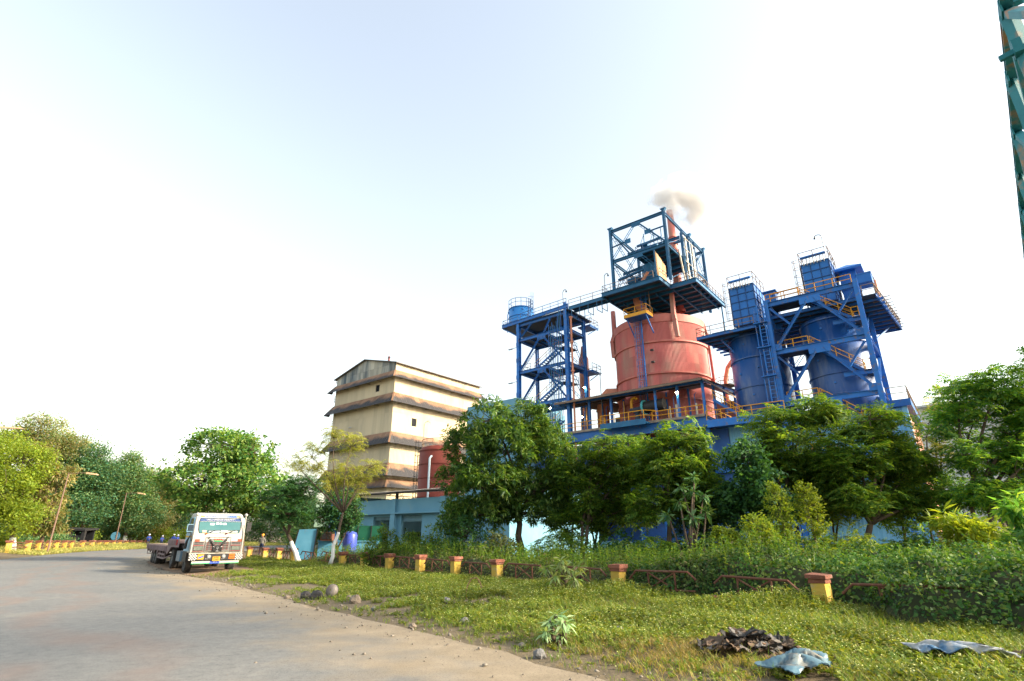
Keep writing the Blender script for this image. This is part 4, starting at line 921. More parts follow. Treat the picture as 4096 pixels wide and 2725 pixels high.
t = lamp_mast('rusty stub post with curved lamp on the far right platform', -3.15, 70, 24.4, 30.0, -1.3, RAILR)
m = MB(); m.tube((-3.15,70,26.6),(-3.15,70,29.3),.2,8); m.build('sleeve', ORNG, t)
# ---- right tower
t = pthing('brace_tower', 'big blue braced steel tower with zigzag stairs on the right', 'tower', -8.5, 64, 0)
RA, RB, RF, RK = -12.8, -4.3, 60.0, 68.0
for a, b in ((RA,RF),(RB,RF),(RA,RK),(RB,RK)):
    m = MB(); m.ibeam((a,b,0),(a,b,25.9),.42,.58,up=(0,1,0),t=.05); m.build('column', STEEL, t)
    m = MB()
    for z in (6.0,11.8,17.0): m.box(a-.26,a+.26,b-.33,b-.29,z-.7,z+.7)
    sp_ = m.build('splice_plate', STEEL, t); m = MB()
    for z in (6.0,11.8,17.0):
        for k in range(6):
            for s_ in (-.15,.15): m.tube((a+s_,b-.33,z-.55+.22*k),(a+s_,b-.37,z-.55+.22*k),.035,5)
    bo_ = m.build('bolt_rows', STEEL, t); bo_['kind'] = 'stuff'
rl = (3.4,8.85,14.3,19.9,25.4); rm_ = (RA+RB)/2
for z in rl: frame_rect(t,RA,RB,RF,RK,z,STEEL,.3,.55)
for z0, z1 in zip((0.,)+rl[:-1], rl):
    if z1 < 4: continue
    part_beam(t,(RA+.35,RF-.1,z0+.45),(rm_-.45,RF-.1,z1-.6),.26,.26,STEEL,'brace'); part_beam(t,(RB-.35,RF-.1,z0+.45),(rm_+.45,RF-.1,z1-.6),.26,.26,STEEL,'brace')
    gusset(t,rm_,RF-.22,z1-.5,2.0,.75,STEEL); gusset(t,RA+.45,RF-.2,z0+.5,.8,.7,STEEL,False); gusset(t,RB-.45,RF-.2,z0+.5,.8,.7,STEEL,False)
    zm = (z0+z1)/2; part_beam(t,(RA+.3,RF-.16,z1-.5),((RA+rm_)/2-.1,RF-.16,zm),.2,.2,STEEL,'brace'); part_beam(t,(RB-.3,RF-.16,z1-.5),((RB+rm_)/2+.1,RF-.16,zm),.2,.2,STEEL,'brace')
    part_beam(t,(RB,RF+.4,z0+.4),(RB,RK-.4,z1-.4),.2,.2,STEEL,'brace'); part_beam(t,(RA,RF+.4,z1-.4),(RA,RK-.4,z0+.4),.2,.2,STEEL,'brace')
    laced(t,(RA+.3,RK,z0+.4),(rm_,RK,z1-.5),.3,STEEL); laced(t,(RB-.3,RK,z0+.4),(rm_,RK,z1-.5),.3,STEEL)
for z in rl:
    m = MB(); m.box(RA+.2,-8.7,RF+.2,RF+3.4,z+.2,z+.27); m.box(-5.2,RB-.2,RF+.3,RF+3.2,z-3.3,z-3.23); m.build('deck', DECK, t)
    part_beam(t,(-7.0,RF+.45,z-3.4),(RB-.3,RF+.45,z-3.4),.2,.45,STEEL)
    if z > 4:
        stair(t,(-9.2,RF+1.9,z-5.2),(-5.2,RF+1.9,z-3.25),1.2,STEEL,DECK,rail=RAILY,n=10)
        stair(t,(-5.2,RF+.6,z-3.25),(-9.4,RF+.6,z+.2),1.1,STEEL,DECK,rail=RAILY,n=16,both=True)
        railing(t,[(-5.2,RF+.5,z-3.2),(RB-.3,RF+.5,z-3.2),(RB-.3,RF+3,z-3.2)],RAILY,post=1.1,r=.048)
        railing(t,[(RA+.4,RF+.4,z+.25),(-9.5,RF+.4,z+.25)],RAILY,post=1.4,r=.048)
# cable ladder with cage rails along the left column
m = MB()
for a in (-13.75,-13.15): m.beam((a,59.65,.2),(a,59.65,25.6),.12,.1)
z = .4
while z < 25.4: m.beam((-13.75,59.65,z),(-13.15,59.65,z),.05,.05); z += .42
m.build('cable_ladder', STEEL, t)
m = MB()
for a in (-14.15,-12.98): m.beam((a,59.75,.2),(a,59.75,25.2),.07,.3)
for z in (4,8,11.5,14.5,17.4,20.6,23.4): m.box(-14.3,-12.9,59.3,59.9,z-.05,z+.05)
m.build('ladder_guard', STEEL, t)
# ---- upper platforms
t = pthing('silo_platform', 'overhanging grated platform round the tops of the blue silos', 'platform', -11, 66, 23.3)
m = MB(); m.poly([(-20.9,60,23.42),(-13.9,60,23.42),(-13.9,69.5,23.42),(-19.0,69.5,23.42)],.1); m.build('deck', DECK, t)
m = MB(); m.poly([(-13.8,60.9,24.25),(-2.9,60.9,24.25),(-1.9,74,24.25),(-13.8,74,24.25)],.1); m.build('deck', DECK, t)
for p, q, z in (((-20.9,60.0),(-13.9,60.0),23.35),((-20.9,60.1),(-19.0,69.5),23.35),((-2.9,61),(-1.9,74),24.2),((-13.8,60.9),(-4.6,60.9),24.2),((-13.8,74),(-1.9,74),24.2)): part_beam(t,(*p,z),(*q,z),.16,.34,STEEL,'edge_beam')
m = MB()
for b in np.arange(61.5,69,1.3): m.beam((-20.5,b,23.25),(-13.9,b,23.25),.1,.24)
for b in np.arange(62,74,1.4): m.beam((-13.6,b,24.08),(-2.4,b,24.08),.1,.24)
m.build('joist', STEEL, t)
railing(t,[(-19.0,69.4,23.5),(-20.85,60.05,23.5),(-14.4,60.05,23.5)],RAILR,h=1.1,post=1.5,r=.044); railing(t,[(-12.9,60.3,25.7),(-4.6,60.3,25.7)],RAILY,h=1.05,post=1.7,r=.044)
railing(t,[(-4.0,61,24.4),(-2.9,61,24.4),(-1.9,74,24.4),(-8,74,24.4)],RAILR,h=1.1,post=1.0,r=.048)
m = MB()
for b in np.arange(62,74,1.0): m.tube((-3.4,b,24.15),(-1.55+.03*(b-62)-.3,b,24.15),.05,5)
m.build('rail_stub', RAILR, t)
for p, q in (((-18.6,61.5,23.2),(-17.3,62.2,21.2)),((-13.6,70,24.0),(-11,66,21)),((-3.0,72,24.0),(-4.4,67.8,21.5))): part_beam(t,p,q,.16,.16,STEEL,'bracket','b')
m = MB(); m.lathe(-3.6,66,[(.02,25.9),(.5,25.8),(.8,25.4),(.8,24.4)],14); m.build('dome_fan', BAGBLUE, t, smooth=True)
# ---- clad base building under the right tower
t = pthing('clad_base', 'pale blue corrugated base building under the right tower', 'building', -11, 69, 0)
m = MB(); m.box(-20.6,-2.95,61.8,78,0,12.9); m.build('inner_wall', SKYSHEET, t)
s1 = corr('cladding_sheet',1.0,6.4,.34,.08,SKYSHEET); SALM = pm('salmon_sheet',(.55,.24,.16),(.62,.30,.20),rough=.6,scale=.5,c3=(.40,.24,.17),s3=.8,t3=(.55,.75),objrand=.08); s2 = corr('cladding_sheet',1.0,6.4,.34,.08,SALM)
for i in range(18):
    for j in range(2): piece(s1,'cladding_sheet',t,(-20.95+i*1.0,61.7+.03*j,6.42*j+.1))
for i in range(16):
    for j in range(2): piece(s2,'cladding_sheet',t,(-2.88-.03*j,61.8+i*1.0,6.42*j+.1),(0,0,math.pi/2))
m = MB(); m.box(-3.1,-2.7,61.5,61.95,0,12.95); m.build('corner_flashing', SKYSHEET, t)
m = MB(); m.box(-20.55,-2.3,61.2,78.3,12.95,13.6); m.build('roof_slab', STEEL, t)
railing(t,[(-4.0,61.3,13.6),(-2.4,61.3,13.6),(-2.4,78.2,13.6)],RAILR,h=1.2,post=1.3,r=.042)
m = MB(); m.box(-18,-13.2,61.5,61.64,0,2.6); m.build('door_shade', DARK, t)  # dark slab in place of the shade inside an open doorway
# ---- pale sheds far behind on the right
t = pthing('far_shed', 'pale washed out corrugated shed far behind the right trees', 'building', 15, 95, 0)
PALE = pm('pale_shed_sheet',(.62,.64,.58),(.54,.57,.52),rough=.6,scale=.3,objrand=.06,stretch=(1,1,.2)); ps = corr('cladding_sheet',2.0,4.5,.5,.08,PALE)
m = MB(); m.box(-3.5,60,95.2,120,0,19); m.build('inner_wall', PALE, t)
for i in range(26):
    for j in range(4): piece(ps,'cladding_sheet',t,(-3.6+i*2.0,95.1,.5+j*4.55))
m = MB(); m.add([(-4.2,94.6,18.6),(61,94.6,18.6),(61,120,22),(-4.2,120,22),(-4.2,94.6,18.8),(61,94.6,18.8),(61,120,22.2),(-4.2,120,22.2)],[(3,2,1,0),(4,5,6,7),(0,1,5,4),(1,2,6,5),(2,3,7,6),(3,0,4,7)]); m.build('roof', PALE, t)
# ---- overhead truss on the far right
t = wthing('pipe_bridge', 'weathered teal steel truss passing overhead at the right edge', 'bridge', 8.29, 6.69, 0)
TRUS = pm('weathered_teal', (.02,.17,.20),(.035,.23,.26),rough=.6,scale=1.5,c3=(.40,.20,.09),s3=1.3,t3=(.53,.66))
D = Vector((.685,.728,0)); N = Vector((.728,-.685,0)); O = Vector((8.32,6.66,0))
def tp(s_, w, z): return O + D*s_ + N*w + Vector((0,0,z))
for w in (0,2.0):
    for z, sz in ((8.0,.2),(10.0,.16)): m = MB(); m.ibeam(tp(-14,w,z),tp(48,w,z),sz,sz,t=.035); m.build('chord', TRUS, t)
for k in range(31):
    s_ = -14+k*2.0
    for w in (0,2.0):
        m = MB(); m.beam(tp(s_,w,8.1),tp(s_,w,9.9),.16,.16); m.build('post', TRUS, t)
        m = MB(); m.beam(tp(s_,w,9.9 if k % 2 else 8.1),tp(s_+2.0,w,8.1 if k % 2 else 9.9),.14,.12); m.build('diagonal', TRUS, t)
        m = MB(); m.beam(tp(s_-.25,w-.08,9.9),tp(s_+.25,w-.08,9.9),.03,.24); m.build('gusset_plate', TRUS, t)
    m = MB(); m.beam(tp(s_,0.1,8.05),tp(s_,1.9,8.05),.16,.14); m.build('cross_member', TRUS, t)
    m = MB(); m.beam(tp(s_,0.1,10.05),tp(s_,1.9,10.05),.14,.12); m.build('cross_member', TRUS, t)
m = MB(); m.beam(tp(-.05,0.1,9.1),tp(-.05,-.3,9.05),.07,.09); m.build('bracket_arm', TRUS, t); m = MB(); m.beam(tp(-.17,-.06,9.1),tp(.07,-.06,9.1),.12,.26); m.build('bracket_plate', TRUS, t)
for s_ in (-13.5,47):
    for w in (0,2.0): m = MB(); m.beam(tp(s_,w*1.6-.6,-.1),tp(s_,w,8.0),.3,.3); m.build('trestle_leg', TRUS, t)
# ---------------------------------------------------------------- lorry and low-bed trailer (x right in the picture, y backwards, z up)
TR = math.atan2(.61, .79); TLOC = (-14.42, 27.75, .02)
WHITE = pm('lorry_white', (.36, .35, .315), (.41, .40, .37), rough=.42, scale=1.5, c3=(.46, .36, .24), s3=2.2, t3=(.63, .78), spec=.5)
PBLUE = pm('lorry_pale_blue', (.17, .33, .45), (.22, .38, .49), rough=.45, scale=1.5, c3=(.22, .26, .28), s3=2.0, t3=(.6, .75), spec=.5)
GLASS = pm('windscreen_glass', (.035, .115, .13), (.06, .15, .155), rough=.12, scale=.8, spec=.25)
DGLASS = pm('side_glass', (.015, .03, .045), rough=.15, spec=.3)
TYRE = pm('tyre_rubber', (.025, .025, .026), (.05, .047, .044), rough=.85, scale=3, c3=(.10, .085, .07), s3=2.5, t3=(.5, .7))
RIM = pm('wheel_rim', (.09, .11, .12), (.16, .15, .13), rough=.6, scale=3)
GRILLE = pm('grille_silver', (.17, .165, .155), (.12, .115, .11), rough=.4, scale=3)
REDW = pm('red_trim', (.28, .025, .025)); GREENP = pm('green_paint', (.02, .33, .13)); BLUEP = pm('blue_sign_paint', (.02, .07, .42)); YELP = pm('plate_yellow', (.50, .29, .015)); ORGP = pm('speed_orange', (.60, .14, .01))
TEXTW = pm('lettering_white', (.46, .46, .45)); TEXTK = pm('lettering_black', (.03, .025, .02)); TEXTR = pm('lettering_red', (.55, .04, .02)); TEXTB = pm('lettering_blue', (.02, .10, .45))
MAUVE = pm('trailer_paint', (.16, .115, .125), (.21, .155, .16), rough=.65, scale=1.5, c3=(.16, .10, .08), s3=1.6, t3=(.52, .7), objrand=.1)
PLANK = pm('trailer_planks', (.30, .23, .17), (.20, .15, .12), rough=.85, scale=2, objrand=.2)
def text(parent, body, size, x, y, z, mat, name='lettering', shear=0.0, rotx=90, sx=1.0, align='CENTER', ext=.004, bold=.0):
    cu = bpy.data.curves.new('t', 'FONT'); cu.body = body; cu.size = size; cu.align_x = align; cu.align_y = 'CENTER'; cu.extrude = ext; cu.shear = shear; cu.offset = bold
    cu.resolution_u = 3
    ob = bpy.data.objects.new('t', cu); col.objects.link(ob)
    dg = bpy.context.evaluated_depsgraph_get(); me = bpy.data.meshes.new_from_object(ob.evaluated_get(dg)); bpy.data.objects.remove(ob); bpy.data.curves.remove(cu)
    me.name = name; me.materials.clear(); me.materials.append(mat)
    o = bpy.data.objects.new(name, me); col.objects.link(o); o.parent = parent
    g = ORG.get(parent.name, (0, 0, 0)); o.location = (x-g[0], y-g[1], z-g[2]); o.rotation_euler = (R(rotx), 0, 0); o.scale = (sx, 1, 1); return o
def wheel(parent, x, y, r, w, side, dual=False):
    """tyre with shoulder lugs and a dished rim; side = -1 shows its face to -x"""
    prof = [(r*.56,-w/2*.9),(r*.72,-w/2),(r*.93,-w/2*.96),(r,-w/2*.72),(r,w/2*.72),(r*.93,w/2*.96),(r*.72,w/2),(r*.56,w/2*.9)]
    def mk():
        m = MB(); n = 32; vv = []; k = len(prof)
        for i in range(n):
            t_ = 2*math.pi*i/n
            for rr, xx in prof: vv.append((xx, rr*math.cos(t_), rr*math.sin(t_)))
        m.add(vv, [(i*k+q, i*k+q+1, ((i+1) % n)*k+q+1, ((i+1) % n)*k+q) for i in range(n) for q in range(k-1)])
        for i in range(40):
            t_ = 2*math.pi*i/40; c_, s_ = math.cos(t_), math.sin(t_)
            for sg in (-1, 1):
                p = Vector((sg*w*.18, (r+.004)*c_, (r+.004)*s_)); q = Vector((sg*w*.5, (r*.965)*c_, (r*.965)*s_)); m.beam(p, q, .035, .022, up=(0, c_, s_))
        me = m.mesh('tyre'); me.materials.append(TYRE); return me
    key = ('tyre', r, w)
    if key not in WH:
        WH[key] = mk(); m = MB(); n = 24
        pr = [(r*.57,-w/2*.86),(r*.53,-w/2*.86),(r*.50,-w*.2),(r*.30,-w*.12),(r*.26,-w*.40),(r*.12,-w*.44),(.005,-w*.44)]; vv = []
        for i in range(n):
            t_ = 2*math.pi*i/n
            for rr, xx in pr: vv.append((xx, rr*math.cos(t_), rr*math.sin(t_)))
        k = len(pr); m.add(vv, [(i*k+q, i*k+q+1, ((i+1) % n)*k+q+1, ((i+1) % n)*k+q) for i in range(n) for q in range(k-1)])
        for i in range(8): t_ = 2*math.pi*i/8; m.tube((-w*.12, r*.4*math.cos(t_), r*.4*math.sin(t_)), (-w*.24, r*.4*math.cos(t_), r*.4*math.sin(t_)), .022, 5)
        WH[key+('rim',)] = m.mesh('rim'); WH[key+('rim',)].materials.append(RIM)
    e = bpy.data.objects.new('wheel', WH[key]); col.objects.link(e); e.parent = parent; e.location = (x, y, r)
    piece(WH[key+('rim',)], 'rim', e, (0, 0, 0), (0, 0, 0 if side < 0 else math.pi))
    return e
WH = {}
t = thing('lorry', 'white cab lorry with chequered bumper parked on the verge', 'truck', TLOC, TR); t.scale = (.91, .95, .915)
# cab shell: profile (y, z) lofted over x with rounded corners
prof = [(-1.26,.95),(-1.30,1.05),(-1.31,1.30),(-1.31,1.60),(-1.30,1.84),(-1.24,2.05),(-1.14,2.35),(-1.05,2.58),(-.98,2.70),(-.84,2.80),(-.5,2.86),(.45,2.86),(.60,2.78),(.62,2.4),(.62,.95)]
m = MB(); st = [(-1.0,.16,.05),(-.985,.08,.025),(-.95,.03,.01),(-.88,0,0),(.88,0,0),(.95,.03,.01),(.985,.08,.025),(1.0,.16,.05)]
vv = []
for s_, iy, iz in st:
    for y, z in prof:
        wx = 1.20 - .09*max(0, (z-1.85))/1.0
        yy = y + iy if y < 0 else y - iy*.6
        vv.append((s_*wx, yy, z - (iz*1.6 if z > 2.6 else 0)))
k = len(prof); ff = [(i*k+q, i*k+q+1, (i+1)*k+q+1, (i+1)*k+q) for i in range(len(st)-1) for q in range(k-1)]
ff += [tuple(range(k-1, -1, -1)), tuple(range((len(st)-1)*k, len(st)*k)), tuple(i*k for i in range(len(st))), tuple(i*k+k-1 for i in range(len(st)-1, -1, -1))]
m.add(vv, ff); cab = m.build('cab', WHITE, t)
def wy(z): return np.interp(z, [.95,1.05,1.3,1.6,1.84,2.05,2.35,2.58,2.70], [-1.26,-1.30,-1.31,-1.31,-1.30,-1.24,-1.14,-1.05,-.98])
def slab(x0, x1, z0, z1, off, th, mat, name, parent, rr=.0):
    """a plate that follows the front of the cab"""
    m = MB(); zs = np.linspace(z0, z1, 5); vv = []
    for z in zs:
        ins = rr*max(0, 1-min(z-z0, z1-z)/max(rr, 1e-4)) if rr else 0
        y = wy(z) - off; vv += [(x0+ins, y, z), (x1-ins, y, z)]
    n = len(vv); vv += [(x, y+th, z) for x, y, z in vv]
    ff = [(2*i, 2*i+1, 2*i+3, 2*i+2) for i in range(4)] + [(n+2*i+2, n+2*i+3, n+2*i+1, n+2*i) for i in range(4)]
    ff += [(2*i+2, n+2*i+2, n+2*i, 2*i) for i in range(4)] + [(2*i+1, n+2*i+1, n+2*i+3, 2*i+3) for i in range(4)] + [(0, n, n+1, 1), (8, 9, n+9, n+8)]
    m.add(vv, ff); return m.build(name, mat, parent)
slab(-1.0,1.0,1.86,2.60,.012,.03,BLACKM,'windscreen_seal',cab,.06); gl = slab(-.965,.965,1.89,2.57,.022,.03,GLASS,'windscreen',cab,.05)
slab(-.95,.95,2.44,2.565,.032,.008,pm('sun_strip_blue',(.02,.05,.16)),'sun_strip',gl,.03)
zc = 2.51; text(gl,'•ALL•INDIA•PERMIT•',.125,0,wy(zc)-.045,zc,TEXTW,shear=.2,rotx=72,sx=1.22,bold=.0)
m = MB()
for k_ in range(11):
    x = -.88+k_*.176; m.path([(x-.08,wy(2.45)-.04,2.445),(x-.04,wy(2.42)-.04,2.42),(x,wy(2.41)-.04,2.412),(x+.04,wy(2.42)-.04,2.42),(x+.08,wy(2.45)-.04,2.445)],.009,4)
m.build('scallop_fringe', TEXTW, gl)
for x, z, w, h, c_ in ((-.38,2.30,.2,.10,'sticker_grey'),(-.14,2.33,.14,.07,'sticker_white'),(.02,2.32,.1,.08,'sticker_white'),(.2,2.31,.16,.08,'sticker_white')):
    mt = MATS.get(c_) or pm(c_, (.5,.55,.58) if 'grey' in c_ else (.8,.8,.78)); slab(x-w/2,x+w/2,z-h/2,z+h/2,.026,.004,mt,'sticker',gl)
for x, w, c_ in ((-.70,.18,(.75,.58,.28)),(-.25,.5,(.55,.62,.68)),(.15,.22,(.5,.42,.42)),(.55,.6,(.55,.56,.48))): slab(x-w/2,x+w/2,1.90,2.0,.026,.004,pm('dash_paper',c_),'dashboard_paper',gl)
for x in (-.62,.30):
    m = MB(); m.path([(x,-1.36,1.83),(x+.22,-1.345,1.93),(x+.42,-1.335,2.0)],.014,5); m.beam((x+.06,-1.335,1.985),(x+.68,-1.335,2.0),.02,.02); m.build('wiper', BLACKM, cab); m = MB(); m.tube((x-.02,-1.30,1.82),(x+.04,-1.38,1.845),.03,6); m.build('wiper_base', ORGP if x < 0 else RUST, cab)
text(cab,'GOODS',.11,-.46,wy(2.66)-.012,2.665,TEXTB,rotx=70,sx=1.25); text(cab,'CARRIER',.13,.5,wy(2.66)-.012,2.665,TEXTB,rotx=70,bold=.006)
for x in (-.85,.85): m = MB(); m.box(x-.09,x+.09,wy(2.68)-.03,wy(2.68)+.05,2.655,2.705); m.build('marker_lamp', pm('amber_lens',(.45,.25,.06),rough=.2), cab)
for x in (-.94,1.02): m = MB(); m.box(x-.1,x+.1,wy(1.5)-.02,wy(1.5)+.03,1.46,1.58); m.build('side_marker', pm('brown_lens',(.22,.07,.035),rough=.3), cab)
# bonnet panel seam, grille, lamps
m = MB(); m.box(-.58,.58,-1.325,-1.318,1.655,1.672); m.box(-.585,-.572,-1.325,-1.318,1.0,1.66); m.box(.572,.585,-1.325,-1.318,1.0,1.66); m.build('panel_seam', BLACKM, cab)
m = MB(); m.box(-.57,.57,-1.345,-1.315,1.02,1.44); gr = m.build('grille', GRILLE, cab)
for z in (1.06,1.14,1.22,1.30,1.38):
    m = MB(); m.box(-.52,.52,-1.365,-1.346,z,z+.03); m.build('grille_bar', GRILLE, gr)
    m = MB(); m.box(-.5,.5,-1.349,-1.3455,z+.035,z+.07); m.build('grille_slot', BLACKM, gr)
    m = MB()
    for k_ in range(6): m.box(-.5+k_*.18,-.42+k_*.18,-1.370,-1.3655,z+.018,z+.032)
    m.build('red_trim', REDW, gr)
for s_ in (-1,1):
    x = s_*.86
    m = MB(); m.box(x-.25,x+.25,-1.34,-1.305,1.02,1.46); hs = m.build('headlamp_surround', GRILLE, cab)
    for z in (1.33,1.40): m = MB(); m.box(x-.2,x+.2,-1.347,-1.341,z,z+.04); m.build('vent_slot', BLACKM, hs)
    m = MB(); m.box(x-.25,x+.25,-1.352,-1.341,1.275,1.295); m.box(x-.26,x+.26,-1.35,-1.341,1.455,1.468); m.box(x-.26,x+.26,-1.35,-1.341,1.01,1.025); m.build('red_trim', REDW, hs)
    m = MB(); m.box(x-.19,x+.19,-1.36,-1.341,1.06,1.25); lm = m.build('headlamp', pm('lamp_lens_%d' % s_,(.13,.15,.13),(.08,.10,.085),rough=.15,scale=14,spec=.9), hs); m = MB(); m.box(x-.21,x+.21,-1.352,-1.341,1.04,1.06); m.box(x-.21,x+.21,-1.352,-1.341,1.25,1.27); m.box(x-.21,x-.19,-1.352,-1.341,1.06,1.25); m.box(x+.19,x+.21,-1.352,-1.341,1.06,1.25); m.build('lamp_rim', BLACKM, hs)
text(cab,'TATA',.10,0,-1.338,1.555,TEXTR,sx=1.5,bold=.008); text(cab,'टाटा' if False else 'TATA',.075,0,-1.338,1.485,GREENP,sx=1.9,bold=.01)
m = MB()
for s_ in (-1,1):
    for z in (1.56,1.50): m.box(s_*.30-.11,s_*.30+.11,-1.332,-1.316,z-.01,z+.01)
m.build('trim_line', BLACKM, cab)
# black cords, tassels and the cloth hung on the grille
m = MB()
for s_ in (-1,1): m.path([(s_*.44,-1.35,1.66),(s_*.36,-1.36,1.54)],.013,5); m.path([(s_*.36,-1.36,1.54),(s_*.30,-1.39,1.46),(s_*.2,-1.40,1.33),(s_*.14,-1.40,1.24)],.03,6,rs=[.02,.045,.05,.03]); m.tube((s_*.36,-1.35,1.52),(s_*.36,-1.39,1.55),.045,8); m.tube((s_*.44,-1.34,1.65),(s_*.44,-1.38,1.67),.03,8)
m.build('hanging_cord', BLACKM, cab)
m = MB(); n = 14; vv = []
for i in range(n+1):
    u_ = -1+2*i/n; vv += [(u_*.22,-1.40-.015*(i % 2),.98),(u_*.22,-1.41-.02*(i % 2),1.14),(u_*.19,-1.40-.015*(i % 2),1.22+.05*(1-u_*u_)),(u_*.17,-1.37,1.20+.06*(1-u_*u_))]
m.add(vv,[(4*i+q,4*i+4+q,4*i+5+q,4*i+1+q) for i in range(n) for q in range(3)]); cl = m.build('black_cloth', BLACKM, cab)
m = MB(); 
for a_, b_ in (((0,1.02),(0,1.24)),((-.04,1.13),(.04,1.13)),((-.04,1.13),(-.045,1.22)),((.04,1.13),(.045,1.22)),((-.06,1.04),(.06,1.04)),((-.07,1.0),(.07,1.0))): m.beam((a_[0],-1.445,a_[1]),(b_[0],-1.445,b_[1]),.012,.012)
m.build('emblem_mark', GREYM, cl)
m = MB()
for s_ in (-1,1): m.add([(s_*.16,-1.415,1.26),(s_*.22,-1.415,1.23),(s_*.15,-1.415,1.20)],[(0,1,2)])
m.build('white_tab', TEXTW, cl)
# bumper
m = MB(); m.box(-1.22,1.22,-1.47,-1.25,.60,.90); bp = m.build('bumper', BLACKM, t)
m = MB(); m.box(-1.22,1.22,-1.475,-1.24,.90,.935); m.build('bumper_top', pm('worn_chrome',(.45,.42,.36),(.3,.27,.22),rough=.5,scale=5), bp)
sq = MB(); sq.box(0,.058,-.004,0,0,.058); sq = sq.mesh('white_check'); sq.materials.append(TEXTW)
for x0, nx in ((-1.21,6),(.88,6)):
    for i in range(nx):
        for j in range(5):
            if (i+j) % 2 == 0: piece(sq,'white_check',bp,(x0+i*.058,-1.472,.603+j*.058))
m = MB(); m.box(-.84,-.56,-1.485,-1.472,.64,.87); yp = m.build('yellow_plate', YELP, bp)
m = MB(); n = 10; vv = []
for i in range(n+1): x = -.80+.22*i/n; zz = .70+.09*i/n; vv += [(x,-1.49,zz-.03-.008*(i % 2)),(x,-1.49,zz+.035+.01*(i % 2))]
m.add(vv,[(2*i,2*i+2,2*i+3,2*i+1) for i in range(n)]); m.build('blue_script', BLUEP, yp)
m = MB(); m.box(.585,.85,-1.485,-1.472,.64,.88); op = m.build('speed_plate', ORGP, bp); text(op,'SPEED',.085,.717,-1.489,.80,TEXTR); text(op,'40.KM',.085,.717,-1.489,.70,TEXTR)
for x in (-.33,.34): m = MB(); m.tube((x,-1.475,.77),(x,-1.53,.77),.075,14,.06); fl = m.build('fog_lamp', pm('fog_lens_%d' % int(x*10),(.34,.35,.33),rough=.2,spec=.5), bp); m = MB(); m.lathe(0,0,[(.09,-.01),(.09,.03),(.075,.03)],14); q = m.build('lamp_ring', GREYM, fl); q.rotation_euler = (R(90),0,0); q.location = (x,-1.475,.77)
m = MB(); m.box(-.16,.19,-1.50,-1.476,.56,.76); npl = m.build('number_plate', pm('plate_amber',(.50,.27,.02),(.42,.22,.02),scale=6), bp); text(npl,'JH 09U',.075,.015,-1.504,.71,TEXTK); text(npl,'C 9031',.085,.015,-1.504,.62,TEXTK)
text(bp,'A.G.',.07,-.42,-1.476,.665,TEXTW); text(bp,'G.IN',.06,.32,-1.476,.665,TEXTW)
m = MB(); m.box(-1.05,1.1,-1.43,-1.33,.47,.56); gb = m.build('guard_bar', WHITE, t); m = MB(); m.box(-1.05,1.1,-1.435,-1.32,.435,.469); m.build('green_stripe', GREENP, gb); m = MB(); m.box(-.24,.2,-1.445,-1.431,.44,.56); bs = m.build('blue_panel', BLUEP, gb)
m = MB()
for k_, x in enumerate((-.19,-.1,-.05,0.0,.06,.13)): m.beam((x,-1.449,.475),(x+.02*(k_ % 2),-1.449,.535),.012,.006)
m.build('white_script', TEXTW, bs)
for x in (-1.16,1.16):
    m = MB(); m.tube((x,-1.36,.95),(x*.985,-1.30,2.70),.034,8); pl = m.build('corner_pole', WHITE, t); m = MB(); m.lathe(0,0,[(.004,-.085),(.06,-.06),(.085,0),(.06,.06),(.004,.085)],12); bl = m.build('pole_ball', WHITE, pl, smooth=True); bl.location = (x*.985,-1.30,2.76)
# sides: door, window, orange stripe, steps, mirrors
for s_ in (-1,1):
    X = s_*1.205
    m = MB(); m.box(min(X,X+s_*.012),max(X,X+s_*.012),-1.02,.5,1.0,1.84); dr = m.build('door', PBLUE, t)
    m = MB(); m.add([(X-s_*.005,-.98,1.88),(X-s_*.005,.3,1.88),(s_*1.145,.3,2.58),(s_*1.145,-.82,2.58),(X-s_*.05,-.98,1.88),(X-s_*.05,.3,1.88),(s_*1.10,.3,2.58),(s_*1.10,-.82,2.58)],[(0,1,2,3),(7,6,5,4),(0,4,5,1),(1,5,6,2),(2,6,7,3),(3,7,4,0)]); m.build('door_window', DGLASS, dr)
    m = MB(); m.beam((X,-1.0,1.86),(X,.35,1.86),.05,.04); m.beam((s_*1.15,-.85,2.61),(s_*1.15,.35,2.61),.05,.04); m.beam((X,-1.02,1.86),(s_*1.15,-.84,2.61),.05,.05); m.beam((X,.34,1.86),(s_*1.15,.34,2.61),.05,.05); m.build('window_frame', PBLUE, dr)
    m = MB(); m.box(min(X,X+s_*.016),max(X,X+s_*.016),-1.15,.55,1.66,1.74); m.build('orange_stripe', YELP, dr); m = MB(); m.box(min(X,X+s_*.04),max(X,X+s_*.04),-.1,.1,1.45,1.49); m.build('handle', BLACKM, dr)
    m = MB(); m.box(min(X-s_*.3,X),max(X-s_*.3,X),-.55,.6,.5,1.0); m.build('wheel_arch', BLACKM, t)
m = MB(); m.path([(-1.2,-1.2,1.5),(-1.28,-1.38,1.72),(-1.36,-1.4,1.95)],.02,6); mi = m.build('mirror_arm', BLACKM, t); m = MB(); m.box(-1.5,-1.26,-1.44,-1.36,1.95,2.26); m.build('mirror', DGLASS, mi); m = MB(); m.box(-1.5,-1.26,-1.45,-1.441,1.93,1.95); m.box(-1.5,-1.26,-1.45,-1.441,2.26,2.28); m.box(-1.52,-1.5,-1.45,-1.36,1.93,2.28); m.build('mirror_shell', PBLUE, mi)
